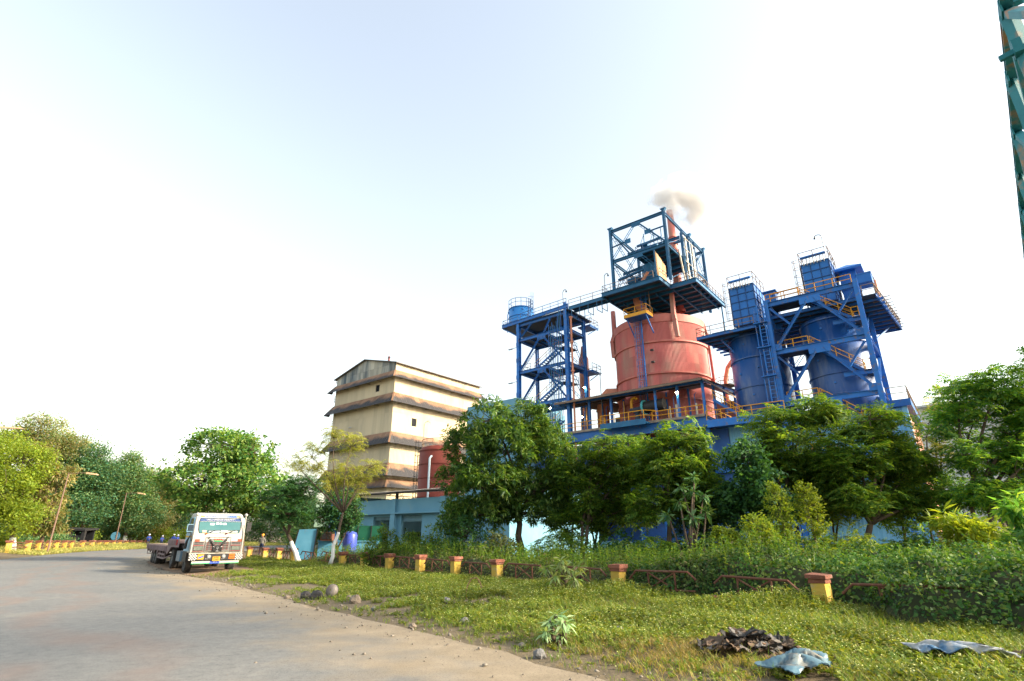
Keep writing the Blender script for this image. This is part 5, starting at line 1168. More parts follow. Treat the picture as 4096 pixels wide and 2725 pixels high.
m = MB(); m.path([(1.16,-1.1,2.5),(1.34,-1.25,2.5),(1.36,-1.25,2.4)],.018,6); m.path([(1.2,-1.15,1.8),(1.34,-1.25,1.85),(1.36,-1.25,1.95)],.018,6); mi = m.build('mirror_arm', BLACKM, t); m = MB(); m.box(1.26,1.48,-1.30,-1.22,1.95,2.4); m.build('mirror', BLACKM, mi)
m = MB(); m.path([(-1.25,-.9,1.75),(-1.33,-.85,1.5),(-1.36,-.7,1.15)],.05,6,rs=[.02,.05,.09]); m.build('hanging_tassel', BLACKM, t)
wheel(t,-1.0,0,.50,.30,-1); wheel(t,1.0,0,.50,.30,1)
for s_ in (-1,1):
    wheel(t,s_*1.06,4.15,.52,.27,s_); wheel(t,s_*.74,4.15,.52,.27,s_)
m = MB(); m.box(-.48,-.36,-1.2,5.6,.72,.98); m.box(.36,.48,-1.2,5.6,.72,.98); m.box(-.4,.4,-1.1,.6,.55,.95); m.tube((-1.0,0,.5),(1.0,0,.5),.08,8); m.tube((-.9,4.15,.52),(.9,4.15,.52),.12,8); m.build('chassis', BLACKM, t)
for x0, x1, mt in ((-1.14,-.62,'tank'),(.62,1.14,'tank')):
    m = MB(); m.box(x0,x1,1.75,2.95,.45,.95); ft = m.build('fuel_tank', pm('tank_steel',(.12,.20,.26),(.08,.13,.18),rough=.4,scale=2) if mt not in MATS else MATS['tank_steel'], t); m = MB(); m.box(x0-.01,x1+.01,2.0,2.08,.44,.96); m.box(x0-.01,x1+.01,2.6,2.68,.44,.96); m.build('tank_strap', GREYM, ft)
m = MB(); m.box(-.6,.6,3.5,4.9,1.0,1.16); m.build('fifth_wheel', BLACKM, t)
m = MB(); m.box(-1.1,1.1,.66,.72,1.0,2.3); m.build('rear_panel', PBLUE, t); m = MB(); m.tube((.98,.95,1.0),(.98,.95,2.3),.09,10); m.build('exhaust_stack', GREYM, t)
# ---- trailer
t = thing('low_bed_trailer', 'empty mauve low bed trailer with ribbed sides behind the white cab', 'trailer', TLOC, TR); t.scale = (.93, 1, .93)
XW = 1.28
m = MB(); m.box(-XW,XW,2.3,5.15,1.32,1.50); m.build('gooseneck_deck', MAUVE, t)
m = MB()
for s_ in (-1,1):
    x0 = s_*(XW-.06); m.add([(x0-.05,2.2,1.12),(x0-.05,4.1,1.12),(x0-.05,4.6,.92),(x0-.05,5.35,.70),(x0-.05,5.8,.85),(x0-.05,5.3,1.53),(x0-.05,2.2,1.53),(x0+.05,2.2,1.12),(x0+.05,4.1,1.12),(x0+.05,4.6,.92),(x0+.05,5.35,.70),(x0+.05,5.8,.85),(x0+.05,5.3,1.53),(x0+.05,2.2,1.53)],[(0,1,2,3,4,5,6),(13,12,11,10,9,8,7)]+[(i,(i+1) % 7,7+(i+1) % 7,7+i) for i in range(7)])
m.build('neck_beam', MAUVE, t)
m = MB()
for s_ in (-1,1): m.box(s_*XW-.03,s_*XW+.03,2.2,2.9,1.24,1.5)
m.build('red_end', REDW, t)
rib = MB(); rib.box(-.03,.03,-.07,.07,-.15,.15); rib = rib.mesh('side_rib'); rib.materials.append(MAUVE)
for s_ in (-1,1):
    m = MB(); m.box(s_*XW-.04,s_*XW+.04,5.6,15.0,.84,1.16); m.build('side_rail', MAUVE, t)
    for i in range(30): piece(rib,'side_rib',t,(s_*(XW+.05),5.85+i*.31,1.0))
    for i in range(9): piece(rib,'side_rib',t,(s_*(XW+.03),2.5+i*.31,1.36),(0,0,0),(1,1,.8))
    for yc in (9.2,10.75,11.8,12.9):
        m = MB(); m.add([(s_*XW-.03,yc-.35,.84),(s_*XW-.03,yc+.35,.84),(s_*XW-.03,yc,.62),(s_*XW+.03,yc-.35,.84),(s_*XW+.03,yc+.35,.84),(s_*XW+.03,yc,.62)],[(0,1,2),(5,4,3),(0,3,4,1),(1,4,5,2),(2,5,3,0)]); m.build('mud_flap_bracket', MAUVE, t)
    m = MB()
    for y in (6.3,7.3,8.4,9.2): m.beam((s_*(XW-.05),y,.86),(s_*(XW-.05),y,.42),.07,.07)
    for z in (.66,.44): m.beam((s_*(XW-.05),6.3,z),(s_*(XW-.05),9.2,z),.06,.09)
    m.beam((s_*(XW-.05),6.3,.44),(s_*(XW-.3),5.4,.66),.06,.06); m.build('side_guard', MAUVE, t)
pk = MB(); pk.box(-XW+.05,XW-.05,-.145,.145,-.02,.02); pk = pk.mesh('deck_plank'); pk.materials.append(PLANK)
for i in range(31): piece(pk,'deck_plank',t,(0,5.75+i*.3,1.165+random.uniform(-.006,.006)))
m = MB(); m.box(-.5,-.36,5.2,14.9,.72,1.14); m.box(.36,.5,5.2,14.9,.72,1.14); m.box(-1.0,1.0,2.4,4.9,1.17,1.31); m.build('chassis', BLACKM, t)
for y in (10.2,11.26,12.32):
    for s_ in (-1,1): wheel(t,s_*1.08,y,.47,.25,s_); wheel(t,s_*.78,y,.47,.25,s_)
    m = MB(); m.tube((-.9,y,.47),(.9,y,.47),.1,8); m.build('axle', BLACKM, t)
m = MB()
for s_ in (-1,1): m.path([(s_*1.2,15.0,1.0),(s_*1.2,15.25,.9),(s_*1.2,15.25,.5),(s_*.7,15.25,.5)],.03,6)
m.beam((-1.25,15.05,.78),(1.25,15.05,.78),.08,.2); m.build('rear_frame', MAUVE, t)
# ---------------------------------------------------------------- vegetation
rs = np.random.RandomState(11)
BARK = pm('bark', (.13, .095, .065), (.075, .055, .04), rough=.95, scale=3, stretch=(1, 1, .3), bump=.6, bscale=18)
BARKD = pm('dark_bark', (.06, .045, .035), (.10, .075, .055), rough=.95, scale=3, bump=.6, bscale=18)
LIME = pm('whitewash', (.74, .74, .70), (.60, .60, .56), rough=.9, scale=4)
def leaf_quads(base, dirv, nrm, length, width, mid=.45, fold=.18):
    """kite leaves: base (n,3), unit dir, unit normal -> verts (n,4,3)"""
    side = np.cross(dirv, nrm); side /= np.linalg.norm(side, axis=1, keepdims=True) + 1e-9
    L = length[:, None]; W = width[:, None]
    c_ = base + dirv * L * mid + nrm * W * fold
    return np.stack([base, c_ - side * W * .5, base + dirv * L - nrm * L * .06, c_ + side * W * .5], 1)
def unit(v): return v / (np.linalg.norm(v, axis=-1, keepdims=True) + 1e-9)
def clump(kind, r, L):
    """one spray of leaves round the origin: (k,4,3)"""
    if kind == 'whorl':
        k = 15; az = r.rand(k)*6.28; el = np.radians(r.uniform(-70, 35, k)); d = np.c_[np.cos(az)*np.cos(el), np.sin(az)*np.cos(el), np.sin(el)]
        up = unit(np.c_[-d[:, 0]*d[:, 2], -d[:, 1]*d[:, 2], 1-d[:, 2]**2] + r.normal(0, .25, (k, 3)))
        return leaf_quads(d*L*.1 + r.normal(0, L*.12, (k, 3)), d, up, L*r.uniform(.7, 1.1, k), L*r.uniform(.2, .27, k))
    if kind == 'pinnate':
        out = []
        for f in range(4):
            az = r.rand()*6.28; d0 = np.array([math.cos(az), math.sin(az), r.uniform(-.25, .35)]); d0 /= np.linalg.norm(d0); sd = np.array([-math.sin(az), math.cos(az), 0]); n = 6
            s = np.repeat(np.linspace(.2, 1, n), 2); sg = np.tile([-1, 1], n)
            b = d0[None]*(s*L*1.7)[:, None] - np.array([0, 0, 1])*(s**2*L*.45)[:, None]
            d = unit(sd[None]*sg[:, None]*.9 + d0[None]*.45 + np.array([0, 0, -.25]) + r.normal(0, .12, (2*n, 3))); nr = unit(np.tile([0, 0, 1.], (2*n, 1)) + r.normal(0, .3, (2*n, 3)))
            out.append(leaf_quads(b, d, nr, L*r.uniform(.5, .72, 2*n), L*r.uniform(.2, .26, 2*n)))
        return np.concatenate(out)
    if kind == 'feather':
        out = []
        for f in range(5):
            az = r.rand()*6.28; d0 = np.array([math.cos(az), math.sin(az), r.uniform(-.3, .5)]); d0 /= np.linalg.norm(d0); n = 9
            s = np.linspace(.15, 1, n); b = d0[None]*(s*L*2.2)[:, None] - np.array([0, 0, 1])*(s**2*L*1.0)[:, None]
            sd = np.array([-math.sin(az), math.cos(az), 0]); d = unit(sd[None]*np.where(np.arange(n) % 2, 1, -1)[:, None] + d0*.3 + np.array([0, 0, -.5]))
            out.append(leaf_quads(b, d, unit(np.tile([0, 0, 1.], (n, 1)) + r.normal(0, .4, (n, 3))), np.full(n, L*.6), np.full(n, L*.17)))
        return np.concatenate(out)
    k = 10 if kind == 'broad' else 16
    az = r.rand(k)*6.28; el = np.radians(r.uniform(-45, 50, k)); d = np.c_[np.cos(az)*np.cos(el), np.sin(az)*np.cos(el), np.sin(el)]
    nr = unit(np.array([0, 0, 1.]) + r.normal(0, .5, (k, 3)))
    if kind == 'broad': return leaf_quads(r.normal(0, L*.45, (k, 3)), d, nr, L*r.uniform(.6, 1.0, k), L*r.uniform(.4, .55, k))
    return leaf_quads(r.normal(0, L*1.1, (k, 3)), d, nr, L*r.uniform(.5, .9, k), L*r.uniform(.3, .45, k))
TPL = {}
def scatter_clumps(C, kind, L, r, tilt=.35):
    """put sprays at the points C; leaves share a handful of templates, turned and scaled"""
    key = (kind,)
    if key not in TPL: TPL[key] = [clump(kind, np.random.RandomState(40 + q), 1.0) for q in range(8)]
    n = len(C); out = []
    which = r.randint(0, 8, n)
    for q in range(8):
        I = np.where(which == q)[0]
        if not len(I): continue
        T = TPL[key][q].reshape(-1, 3); a = r.rand(len(I))*6.28; tx = r.normal(0, tilt, len(I)); ty = r.normal(0, tilt, len(I))
        ca, sa = np.cos(a), np.sin(a); z0 = np.zeros_like(a); o1 = np.ones_like(a)
        Rz = np.stack([np.stack([ca, -sa, z0], -1), np.stack([sa, ca, z0], -1), np.stack([z0, z0, o1], -1)], 1)
        cx, sx = np.cos(tx), np.sin(tx); Rx = np.stack([np.stack([o1, z0, z0], -1), np.stack([z0, cx, -sx], -1), np.stack([z0, sx, cx], -1)], 1)
        cy, sy = np.cos(ty), np.sin(ty); Ry = np.stack([np.stack([cy, z0, sy], -1), np.stack([z0, o1, z0], -1), np.stack([-sy, z0, cy], -1)], 1)
        M = Ry @ Rx @ Rz * (L*r.uniform(.8, 1.2, len(I)))[:, None, None]
        P = np.einsum('nij,kj->nki', M, T) + C[I][:, None]
        out.append(P.reshape(-1, 4, 3))
    return np.concatenate(out)
def quads_obj(name, Q, mat, parent=None, org=(0, 0, 0)):
    V = Q.reshape(-1, 3) - np.array(org); F = np.arange(len(V)).reshape(-1, 4)
    me = np_mesh(name, V, F, mat); o = bpy.data.objects.new(name, me); col.objects.link(o)
    if parent: o.parent = parent
    else: o.location = org
    return o
def lobe_points(lobes, depth, n, r, shell=.55):
    """points in flattened balls, thinned irregularly so the crown has gaps"""
    w = np.array([l[2]*l[3] for l in lobes]); w /= w.sum(); out = []
    for l, k in zip(lobes, (w*n).astype(int)+2):
        d = unit(r.normal(0, 1, (k*2, 3))); rad = r.rand(k*2)**(1/3.); rad = shell + (1-shell)*rad; rad = np.where(r.rand(k*2) < .14, rad*r.uniform(1.05, 1.38, k*2), rad)
        p = d*rad[:, None]*np.array([l[2], min(l[2], depth), l[3]]); p += np.array([l[0], l[4] if len(l) > 4 else 0, l[1]])
        g_ = np.sin(p[:, 0]*2.3+l[0]*5)+np.sin(p[:, 1]*2.1+l[1]*3)+np.sin(p[:, 2]*2.9+l[3]*7)
        p = p[np.argsort(-g_ + r.normal(0, .9, len(g_)))][:k]; out.append(p)
    return np.concatenate(out)
def tree(name, label, x, y, lobes, kind='broad', n=700, L=.2, mat=None, bark=None, trunk_r=.16, depth=2.2, white=0.0, cat='tree', group=None, fork=.45, lean=(0, 0), shell=.45, seed=0, stems=1):
    r = np.random.RandomState(100+seed); z0 = gh(x, y); t = wthing(name, label, cat, x, y, z0, group); bark = bark or BARK
    lb = [tuple(l[:4]) + ((l[4] if len(l) > 4 else r.uniform(-.5, .5)*depth*.7),) for l in lobes]
    zmin = min(l[1]-l[3] for l in lb); ztop = max(l[1] for l in lb); zf = z0 + max(.35, (ztop-z0)*fork*.8)
    m = MB(); xm = float(np.mean([l[0] for l in lb])); top = Vector((x+xm*.35+lean[0], y+lean[1], zf)); bs = Vector((x, y, z0-.1))
    nodes = []
    for s_ in range(stems):
        off = Vector((r.uniform(-.5, .5), r.uniform(-.4, .4), 0))*(0 if stems == 1 else 1); pts = []; rr = []
        for k in range(6):
            f = k/5; p = (bs+off*.4).lerp(top+off*1.6, f) + Vector((r.normal(0, .05), r.normal(0, .05), 0))*(k > 0)*(zf-z0)*.35
            pts.append(p); rr.append(trunk_r*(1.25 if k == 0 else 1)*(1-.35*f)/stems**.5)
        m.path(pts, 0, 8, rs=rr); nodes.append(pts[-1])
        if white and s_ == 0: wpts, wr = pts, rr
    C = lobe_points(lb, depth, n, r, shell) + np.array([x, y, 0.]); C[:, 2] = np.maximum(C[:, 2], z0+.25)
    limbs = []
    for i, l in enumerate(lb):
        s0 = nodes[i % len(nodes)]; e = Vector((x+l[0], y+l[4], l[1])); pts = []; k = 6
        bow = Vector((r.normal(0, .2), r.normal(0, .2), r.uniform(-.1, .35)))*(e-s0).length*.25
        for q in range(k+1): f = q/k; pts.append(s0.lerp(e, f)+bow*math.sin(math.pi*f))
        m.path(pts, 0, 6, rs=[trunk_r*.55*(1-.8*q/k) for q in range(k+1)]); limbs += pts[1:]
    LP = np.array([list(p) for p in limbs]); I = r.choice(len(C), min(len(C), 160), replace=False)
    for i in I:
        j = np.argmin(((LP-C[i])**2).sum(1)); p, q = Vector(LP[j]), Vector(C[i]); md = p.lerp(q, .5)+Vector(r.normal(0, .08, 3))*(q-p).length
        m.path([p, md, q], 0, 4, rs=[trunk_r*.13, trunk_r*.09, trunk_r*.04])
    m.build('trunk', bark, t, smooth=True)
    if white:
        w = MB(); k = 0; pts = []; rr = []
        for p, q_ in zip(wpts, wr):
            if p.z - z0 > white:
                a_, b_ = pts[-1], p; f = (white-(a_.z-z0))/max(1e-3, b_.z-a_.z); pts.append(a_.lerp(b_, f)); rr.append(q_*1.08); break
            pts.append(p); rr.append(q_*1.08)
        w.path(pts, 0, 10, rs=rr); w.build('whitewash_band', LIME, t, smooth=True)
    Q = scatter_clumps(C, kind, L, r); quads_obj('crown', Q, mat, t, (x, y, z0)); return t
LM_MANGO = leafmat('mango_leaf', [(.016,.045,.014),(.03,.07,.014),(.05,.098,.018),(.095,.13,.035)], 0.42, .45)
LM_PIN = leafmat('cassia_leaf', [(.024,.062,.013),(.042,.092,.014),(.07,.125,.016),(.115,.145,.022)], 0.5)
LM_DARK = leafmat('dark_leaf', [(.012,.042,.02),(.022,.066,.022),(.04,.09,.024)], 0.4)
LM_TRUCK = leafmat('pale_tip_leaf', [(.022,.07,.022),(.045,.11,.024),(.09,.15,.03),(.13,.17,.05)], .38)
LM_FEA = leafmat('feather_leaf', [(.10,.14,.025),(.15,.17,.035),(.20,.18,.05),(.12,.15,.02)], .5)
LM_LIME = leafmat('lime_leaf', [(.075,.125,.014),(.11,.155,.016),(.15,.175,.02),(.055,.10,.014)], .5)
LM_WOOD = leafmat('wood_leaf', [(.03,.085,.04),(.045,.11,.045),(.08,.13,.04),(.12,.13,.05)], .35)
LM_WOODB = leafmat('bluish_leaf', [(.02,.07,.04),(.03,.085,.042),(.055,.105,.035),(.08,.11,.04)], .35)
LM_TEAK = leafmat('teak_leaf', [(.06,.10,.03),(.10,.12,.035),(.16,.13,.05),(.20,.17,.08)], .4)
LM_AIRY = leafmat('airy_leaf', [(.06,.12,.05),(.10,.14,.05),(.15,.15,.06),(.19,.15,.07)], .45)
LM_BROWN = leafmat('browning_leaf', [(.10,.10,.03),(.17,.11,.035),(.22,.16,.06),(.08,.11,.03)], .4)
LM_UND0 = leafmat('grey_shrub_leaf', [(.05,.075,.03),(.08,.10,.04),(.11,.12,.06)], .35)
LM_RIGHT = leafmat('right_tree_leaf', [(.03,.09,.03),(.05,.13,.03),(.09,.18,.03),(.15,.21,.03)], 0.55)
TD = {
'truck': (-18.5, 40.0, [(-2.6,7.7,2.6,1.2),(-0.4,7.3,1.6,1.1),(-3.1,5.2,3.2,1.3),(-0.3,5.0,2.7,1.5),(-4.9,4.2,1.2,1.0),(0.9,3.8,1.6,0.9),(-1.9,3.8,2.7,0.9)]),
'dark': (-13.1, 36.0, [(-1.7,4.0,1.5,1.2),(-0.3,4.5,1.2,0.9),(-0.8,2.9,1.5,0.8),(-1.9,2.8,1.0,0.6)]),
'darkb': (-11.2, 37.0, [(0.1,3.1,1.3,1.4),(-0.7,2.5,1.1,0.8),(0.9,2.6,0.7,0.6)]),
'feather': (-10.0, 32.0, [(-0.4,7.0,0.6,0.7),(0.6,6.5,0.7,0.9),(1.6,5.3,0.9,0.5),(-1.6,5.9,0.9,0.9),(-2.5,5.5,0.7,0.6),(0.5,4.9,1.0,0.9),(-0.8,4.6,0.9,0.6),(1.3,4.5,0.7,0.6)]),
'mango': (0.5, 29.0, [(-1.6,7.4,1.6,1.0),(-0.0,7.4,1.5,1.0),(-2.8,6.2,1.4,1.1),(-1.0,5.9,2.0,1.2),(1.0,6.4,1.5,1.0),(1.8,5.2,1.1,1.1),(-3.3,4.6,1.1,1.0),(-1.7,4.2,1.7,1.0),(0.5,4.2,1.7,1.1),(-2.8,3.2,1.3,0.8),(1.5,3.6,1.1,0.9),(-1.6,2.9,1.4,.8),(.3,3.0,1.3,.8),(2.3,4.3,1.0,1.0),(-3.1,2.3,1.1,.7),(2.0,2.7,1.0,.7)]),
't5': (3.4, 28.0, [(1.1,5.9,1.3,0.7),(2.8,6.1,1.2,0.7),(-0.2,4.8,1.3,1.2),(1.7,4.6,1.7,1.0),(3.1,4.8,1.1,1.0),(0.1,3.3,1.3,0.9),(2.0,3.4,1.4,0.8),(-.3,2.2,1.1,.8),(1.2,2.3,1.2,.7),(2.9,3.2,.9,.8)]),
't6': (6.9, 26.0, [(1.2,6.2,1.1,0.6),(0.3,5.5,1.2,0.8),(1.9,5.5,0.8,0.9),(1.2,4.3,1.4,0.9),(0.0,4.1,1.2,0.9),(-.6,3.0,1.1,.8),(.9,3.1,1.2,.8),(2.0,3.6,.9,.9)]),
't7': (10.2, 24.5, [(-0.0,4.7,0.9,0.9),(0.3,3.6,1.1,0.9),(-0.6,3.1,0.9,0.8),(0.8,2.8,0.9,0.6),(0.0,2.4,1.0,.6)]),
't8': (11.9, 26.0, [(1.1,6.8,1.3,0.8),(2.6,7.2,1.4,0.7),(3.7,6.8,1.1,0.8),(1.2,5.5,1.5,1.0),(3.0,5.3,1.4,1.0),(1.8,4.3,1.5,0.9),(.5,4.2,1.2,1.0),(3.0,3.9,1.2,.9),(1.6,3.1,1.3,.8),(-.2,5.8,.9,.9)]),
't9': (14.0, 24.0, [(1.7,6.4,1.2,0.6),(3.0,6.2,1.2,0.8),(1.2,5.2,1.3,1.0),(2.6,4.8,1.4,1.0),(3.6,4.6,0.8,1.0),(1.4,3.6,1.4,0.9),(3.1,3.5,1.1,0.9),(2.3,2.8,1.0,0.6),(.3,4.4,1.0,1.0),(.2,3.2,1.0,.8),(3.9,3.0,.9,.8)]),
't10': (18.9, 23.0, [(0.9,7.6,1.1,0.6),(2.1,7.9,1.3,0.7),(3.2,7.6,0.9,0.9),(1.3,6.3,1.5,1.0),(2.6,5.9,1.0,1.3),(0.6,4.8,1.3,0.9),(1.8,4.3,1.1,0.9),(-0.2,3.4,1.1,0.7),(1.0,3.0,1.1,0.7),(3.0,5.0,0.8,1.6),(2.1,3.0,0.8,0.8)]),
't10b': (19.7, 26.0, [(0.8,7.4,0.7,0.6),(1.0,6.4,0.7,0.7),(0.1,6.4,0.5,0.6),(0.4,5.1,0.7,0.7),(1.8,8.4,0.5,0.4)]),
'w1': (-44.9, 52.0, [(-2.2,8.1,2.6,1.8),(-1.8,5.1,2.3,2.2),(-5.4,9.3,2.4,2.4),(0.0,3.2,1.8,1.3),(-4.5,4.9,2.8,2.7)]),
'w2': (-45.5, 56.0, [(-2.5,9.1,1.4,1.5),(-1.0,7.4,1.5,1.5),(-1.8,4.9,2.1,1.9),(-0.2,3.0,1.9,1.2),(-3.2,6.4,1.5,1.5)]),
'w3': (-60.9, 75.0, [(-4.1,16.1,3.2,1.3),(-6.1,14.6,3.5,1.3),(-0.8,13.7,2.8,1.6),(-3.2,13.0,4.1,1.7),(-8.7,14.0,2.1,1.4)]),
'w4': (-59.7, 80.0, [(-3.0,12.8,3.1,2.0),(-3.5,9.8,3.6,2.9),(-0.5,8.8,3.2,2.8),(-1.1,5.0,4.2,2.0),(-4.1,7.0,2.9,2.8)]),
'w5': (-57.8, 86.0, [(-1.9,11.9,1.4,1.9),(-2.9,9.7,3.1,2.7),(-0.2,8.2,3.1,3.0),(-1.8,5.2,3.4,2.6),(1.8,4.5,3.0,2.2)]),
'w6': (-57.1, 92.0, [(-2.5,10.0,2.3,1.6),(-1.1,7.4,2.5,2.4),(0.1,3.9,2.4,1.9),(-2.1,4.7,2.0,2.0)]),
'w7': (-81.6, 105.0, [(-5.4,10.1,5.7,4.2),(0.8,9.6,5.6,4.2),(5.7,8.7,4.7,3.7),(-1.6,4.7,6.5,2.7),(5.4,4.7,6.0,2.7),(-9.5,7.8,4.7,4.1)]),
'w8': (-72.4, 112.0, [(-4.7,8.2,4.5,3.4),(-0.4,6.8,4.5,2.9),(3.8,5.8,3.5,2.8),(6.1,4.0,3.0,2.3),(-1.7,4.0,4.4,2.3)]),
}
def T(key, name, label, **kw):
    x, y, lo = TD[key]; return tree(name, label, x, y, lo, **kw)
GW = 'trees of the roadside wood on the left'; GF = 'trees in front of the plant'
T('truck','broadleaf_tree','spreading green tree standing directly behind the white lorry',kind='broad',n=1700,L=.36,mat=LM_TRUCK,trunk_r=.2,depth=2.6,seed=1,shell=.35)
T('dark','acacia_tree','dark tree with slanting whitewashed trunk right of the lorry',kind='pinnate',n=560,L=.20,mat=LM_DARK,trunk_r=.15,white=1.2,seed=2,lean=(-.5,0),shell=.2)
T('darkb','round_tree','low round dark tree between feathery tree and blue workshop',kind='broad',n=620,L=.2,mat=LM_DARK,trunk_r=.12,seed=3,shell=.25,fork=.3)
T('feather','feathery_tree','thin yellowish feathery tree with tall whitewashed trunk before cream building',kind='feather',n=330,L=.19,mat=LM_FEA,trunk_r=.10,white=1.75,seed=4,shell=.1,depth=1.2,fork=.5,lean=(.5,0))
T('mango','mango_tree','big dense mango tree with drooping leaves in picture centre',kind='whorl',n=2300,L=.34,mat=LM_MANGO,bark=BARKD,trunk_r=.2,depth=2.6,seed=5,shell=.35,fork=.45,group=GF)
T('t5','cassia_tree','leafy tree just right of the big mango tree',kind='pinnate',n=780,L=.28,mat=LM_PIN,trunk_r=.14,depth=2.0,seed=6,shell=.25,group=GF,stems=2)
T('t6','cassia_tree','pinnate leaved tree with whitewashed foot below the pump',kind='pinnate',n=700,L=.28,mat=LM_PIN,trunk_r=.15,depth=1.8,white=.8,seed=7,shell=.25,group=GF)
T('t7','glossy_tree','dark glossy round leaved tree before the pale blue cladding',kind='broad',n=800,L=.25,mat=LM_DARK,trunk_r=.13,depth=1.6,seed=8,shell=.25,group=GF,fork=.35)
T('t8','cassia_tree','tall leafy tree below the caged cable ladder',kind='pinnate',n=840,L=.28,mat=LM_PIN,trunk_r=.17,depth=2.0,seed=9,shell=.25,group=GF)
T('t9','cassia_tree','wide leafy tree with bent limbs hiding the right tower foot',kind='pinnate',n=840,L=.28,mat=LM_PIN,trunk_r=.17,depth=1.9,white=.8,seed=10,shell=.25,group=GF,lean=(.4,0),fork=.4)
T('t10','rain_tree','large tree filling the right edge of the picture',kind='pinnate',n=950,L=.28,mat=LM_RIGHT,trunk_r=.2,depth=2.2,seed=11,shell=.3,group=GF,stems=3)
T('t10b','bare_limbed_tree','thin tree with bare reaching twigs left of the rightmost big tree',kind='pinnate',n=110,L=.18,mat=LM_FEA,trunk_r=.10,depth=1.2,seed=12,shell=.2,group=GF)
T('w1','lime_tree','bright lime green tree at the left picture edge',kind='fine',n=2000,L=.32,mat=LM_LIME,trunk_r=.25,depth=3,seed=13,shell=.3,group=GW,white=1.2)
T('w2','teak_tree','brownish large leaved tree right of the lime green tree',kind='whorl',n=700,L=.5,mat=LM_TEAK,trunk_r=.2,depth=2,seed=14,group=GW)
T('w3','tall_airy_tree','tallest airy tree rising above the left wood',kind='fine',n=900,L=.38,mat=LM_AIRY,trunk_r=.3,depth=3,seed=15,group=GW,shell=.1)
T('w4','bluish_tree','bluish green tree right of the leaning street lamp',kind='fine',n=2200,L=.44,mat=LM_WOODB,trunk_r=.3,depth=3.5,seed=16,group=GW,white=1.4)
T('w5','pointed_tree','tree with a pointed top above the blue round sign',kind='fine',n=2100,L=.44,mat=LM_WOOD,trunk_r=.3,depth=3.5,seed=17,group=GW,white=1.4)
T('w6','rusty_topped_tree','tree with rusty brown top at the right end of the left wood',kind='fine',n=1300,L=.42,mat=LM_TEAK,trunk_r=.25,depth=3,seed=18,group=GW,white=1.4)
T('w7','background_tree','broad dark tree deep inside the left wood',kind='fine',n=2600,L=.6,mat=LM_WOODB,trunk_r=.35,depth=4,seed=19,group=GW)
T('w8','background_tree','broad tree at the far end of the bend',kind='fine',n=2000,L=.6,mat=LM_WOOD,trunk_r=.35,depth=4,seed=20,group=GW)
tree('scrub_tree','hazy green tree in the gap right of the lorry',-22,74,[(-1.5,3.2,3.2,2.2),(3,2.8,3.5,2.0),(7,3.4,3,2.2),(-5,3.8,3,2.5)],kind='fine',n=900,L=.42,mat=LM_WOODB,depth=3,seed=21,fork=.3)
tree('scrub_tree','green tree behind the slanting whitewashed trunk',-18,58,[(0,2.4,2.6,1.8),(3.6,2.6,2.6,1.9),(-3,2.2,2.0,1.5)],kind='fine',n=800,L=.34,mat=LM_WOOD,depth=2.5,seed=22,fork=.3)
tree('far_tree','rounded tree on the far roadside left of the lorry cab',-44,104,[(0,4,4,3.5),(5,4.5,4.5,4),(-4,3,3,2.5)],kind='fine',n=900,L=.5,mat=LM_WOOD,depth=3,seed=23,fork=.35)
GB = 'bushes behind the far fence'
for k, (x, y, w_, h_, mt, lab) in enumerate(((-50.5,54,2.2,2.0,LM_LIME,'lime bush behind the far fence at the left edge'),(-53.5,59,2.4,2.2,LM_WOOD,'green bush behind the far fence left of the lamp'),(-57,65,2.6,2.4,LM_WOODB,'bluish bush behind the far fence right of the lamp'),(-56.5,69,2.6,2.2,LM_WOOD,'green bush left of the dark hut'),(-62.5,80,3,2.6,LM_LIME,'lime bush right of the dark hut'),(-62.5,88,3,2.8,LM_WOOD,'green bush behind the round blue sign'),(-58,92,3,2.8,LM_LIME,'lime bush behind the leftmost worker'),(-52,96,3.2,2.6,LM_LIME,'yellowish bush behind the workers'))):
    tree('bank_bush',lab,x,y,[(0,h_*.62,w_,h_*.42),(-w_*.7,h_*.45,w_*.8,h_*.36),(w_*.7,h_*.5,w_*.8,h_*.4)],kind='fine',n=420,L=.34,mat=mt,trunk_r=.06,depth=1.6,seed=160+k,cat='bush',group=GB,fork=.25,stems=3)
# shrubs and single plants
GS = 'shrubs along the workshop front'
tree('leafy_shrub','small leafy shrub beside the tin door',-6.9,30,[(0,1.0,.6,.6),(.4,1.8,.4,.4),(-.3,.6,.6,.4)],kind='broad',n=170,L=.14,mat=LM_PIN,trunk_r=.03,depth=.6,seed=30,fork=.3,cat='shrub',group=GS)
tree('rose_shrub','wide twiggy shrub in front of the open workshop bays',-4.6,30.2,[(-.9,1.3,.7,.6),(.2,1.5,.8,.7),(1.0,1.2,.8,.7),(-1.6,1.0,.5,.4)],kind='broad',n=330,L=.14,mat=LM_PIN,trunk_r=.04,depth=.8,seed=31,fork=.25,cat='shrub',group=GS,stems=3)
tree('under_shrub','dark shrub below the left side of the mango tree',-2.4,28.0,[(0,1.6,.9,1.0),(.9,1.1,.8,.7),(-.6,.9,.7,.6)],kind='broad',n=330,L=.16,mat=LM_DARK,trunk_r=.05,depth=.8,seed=32,fork=.25,cat='shrub',group=GS,stems=3)
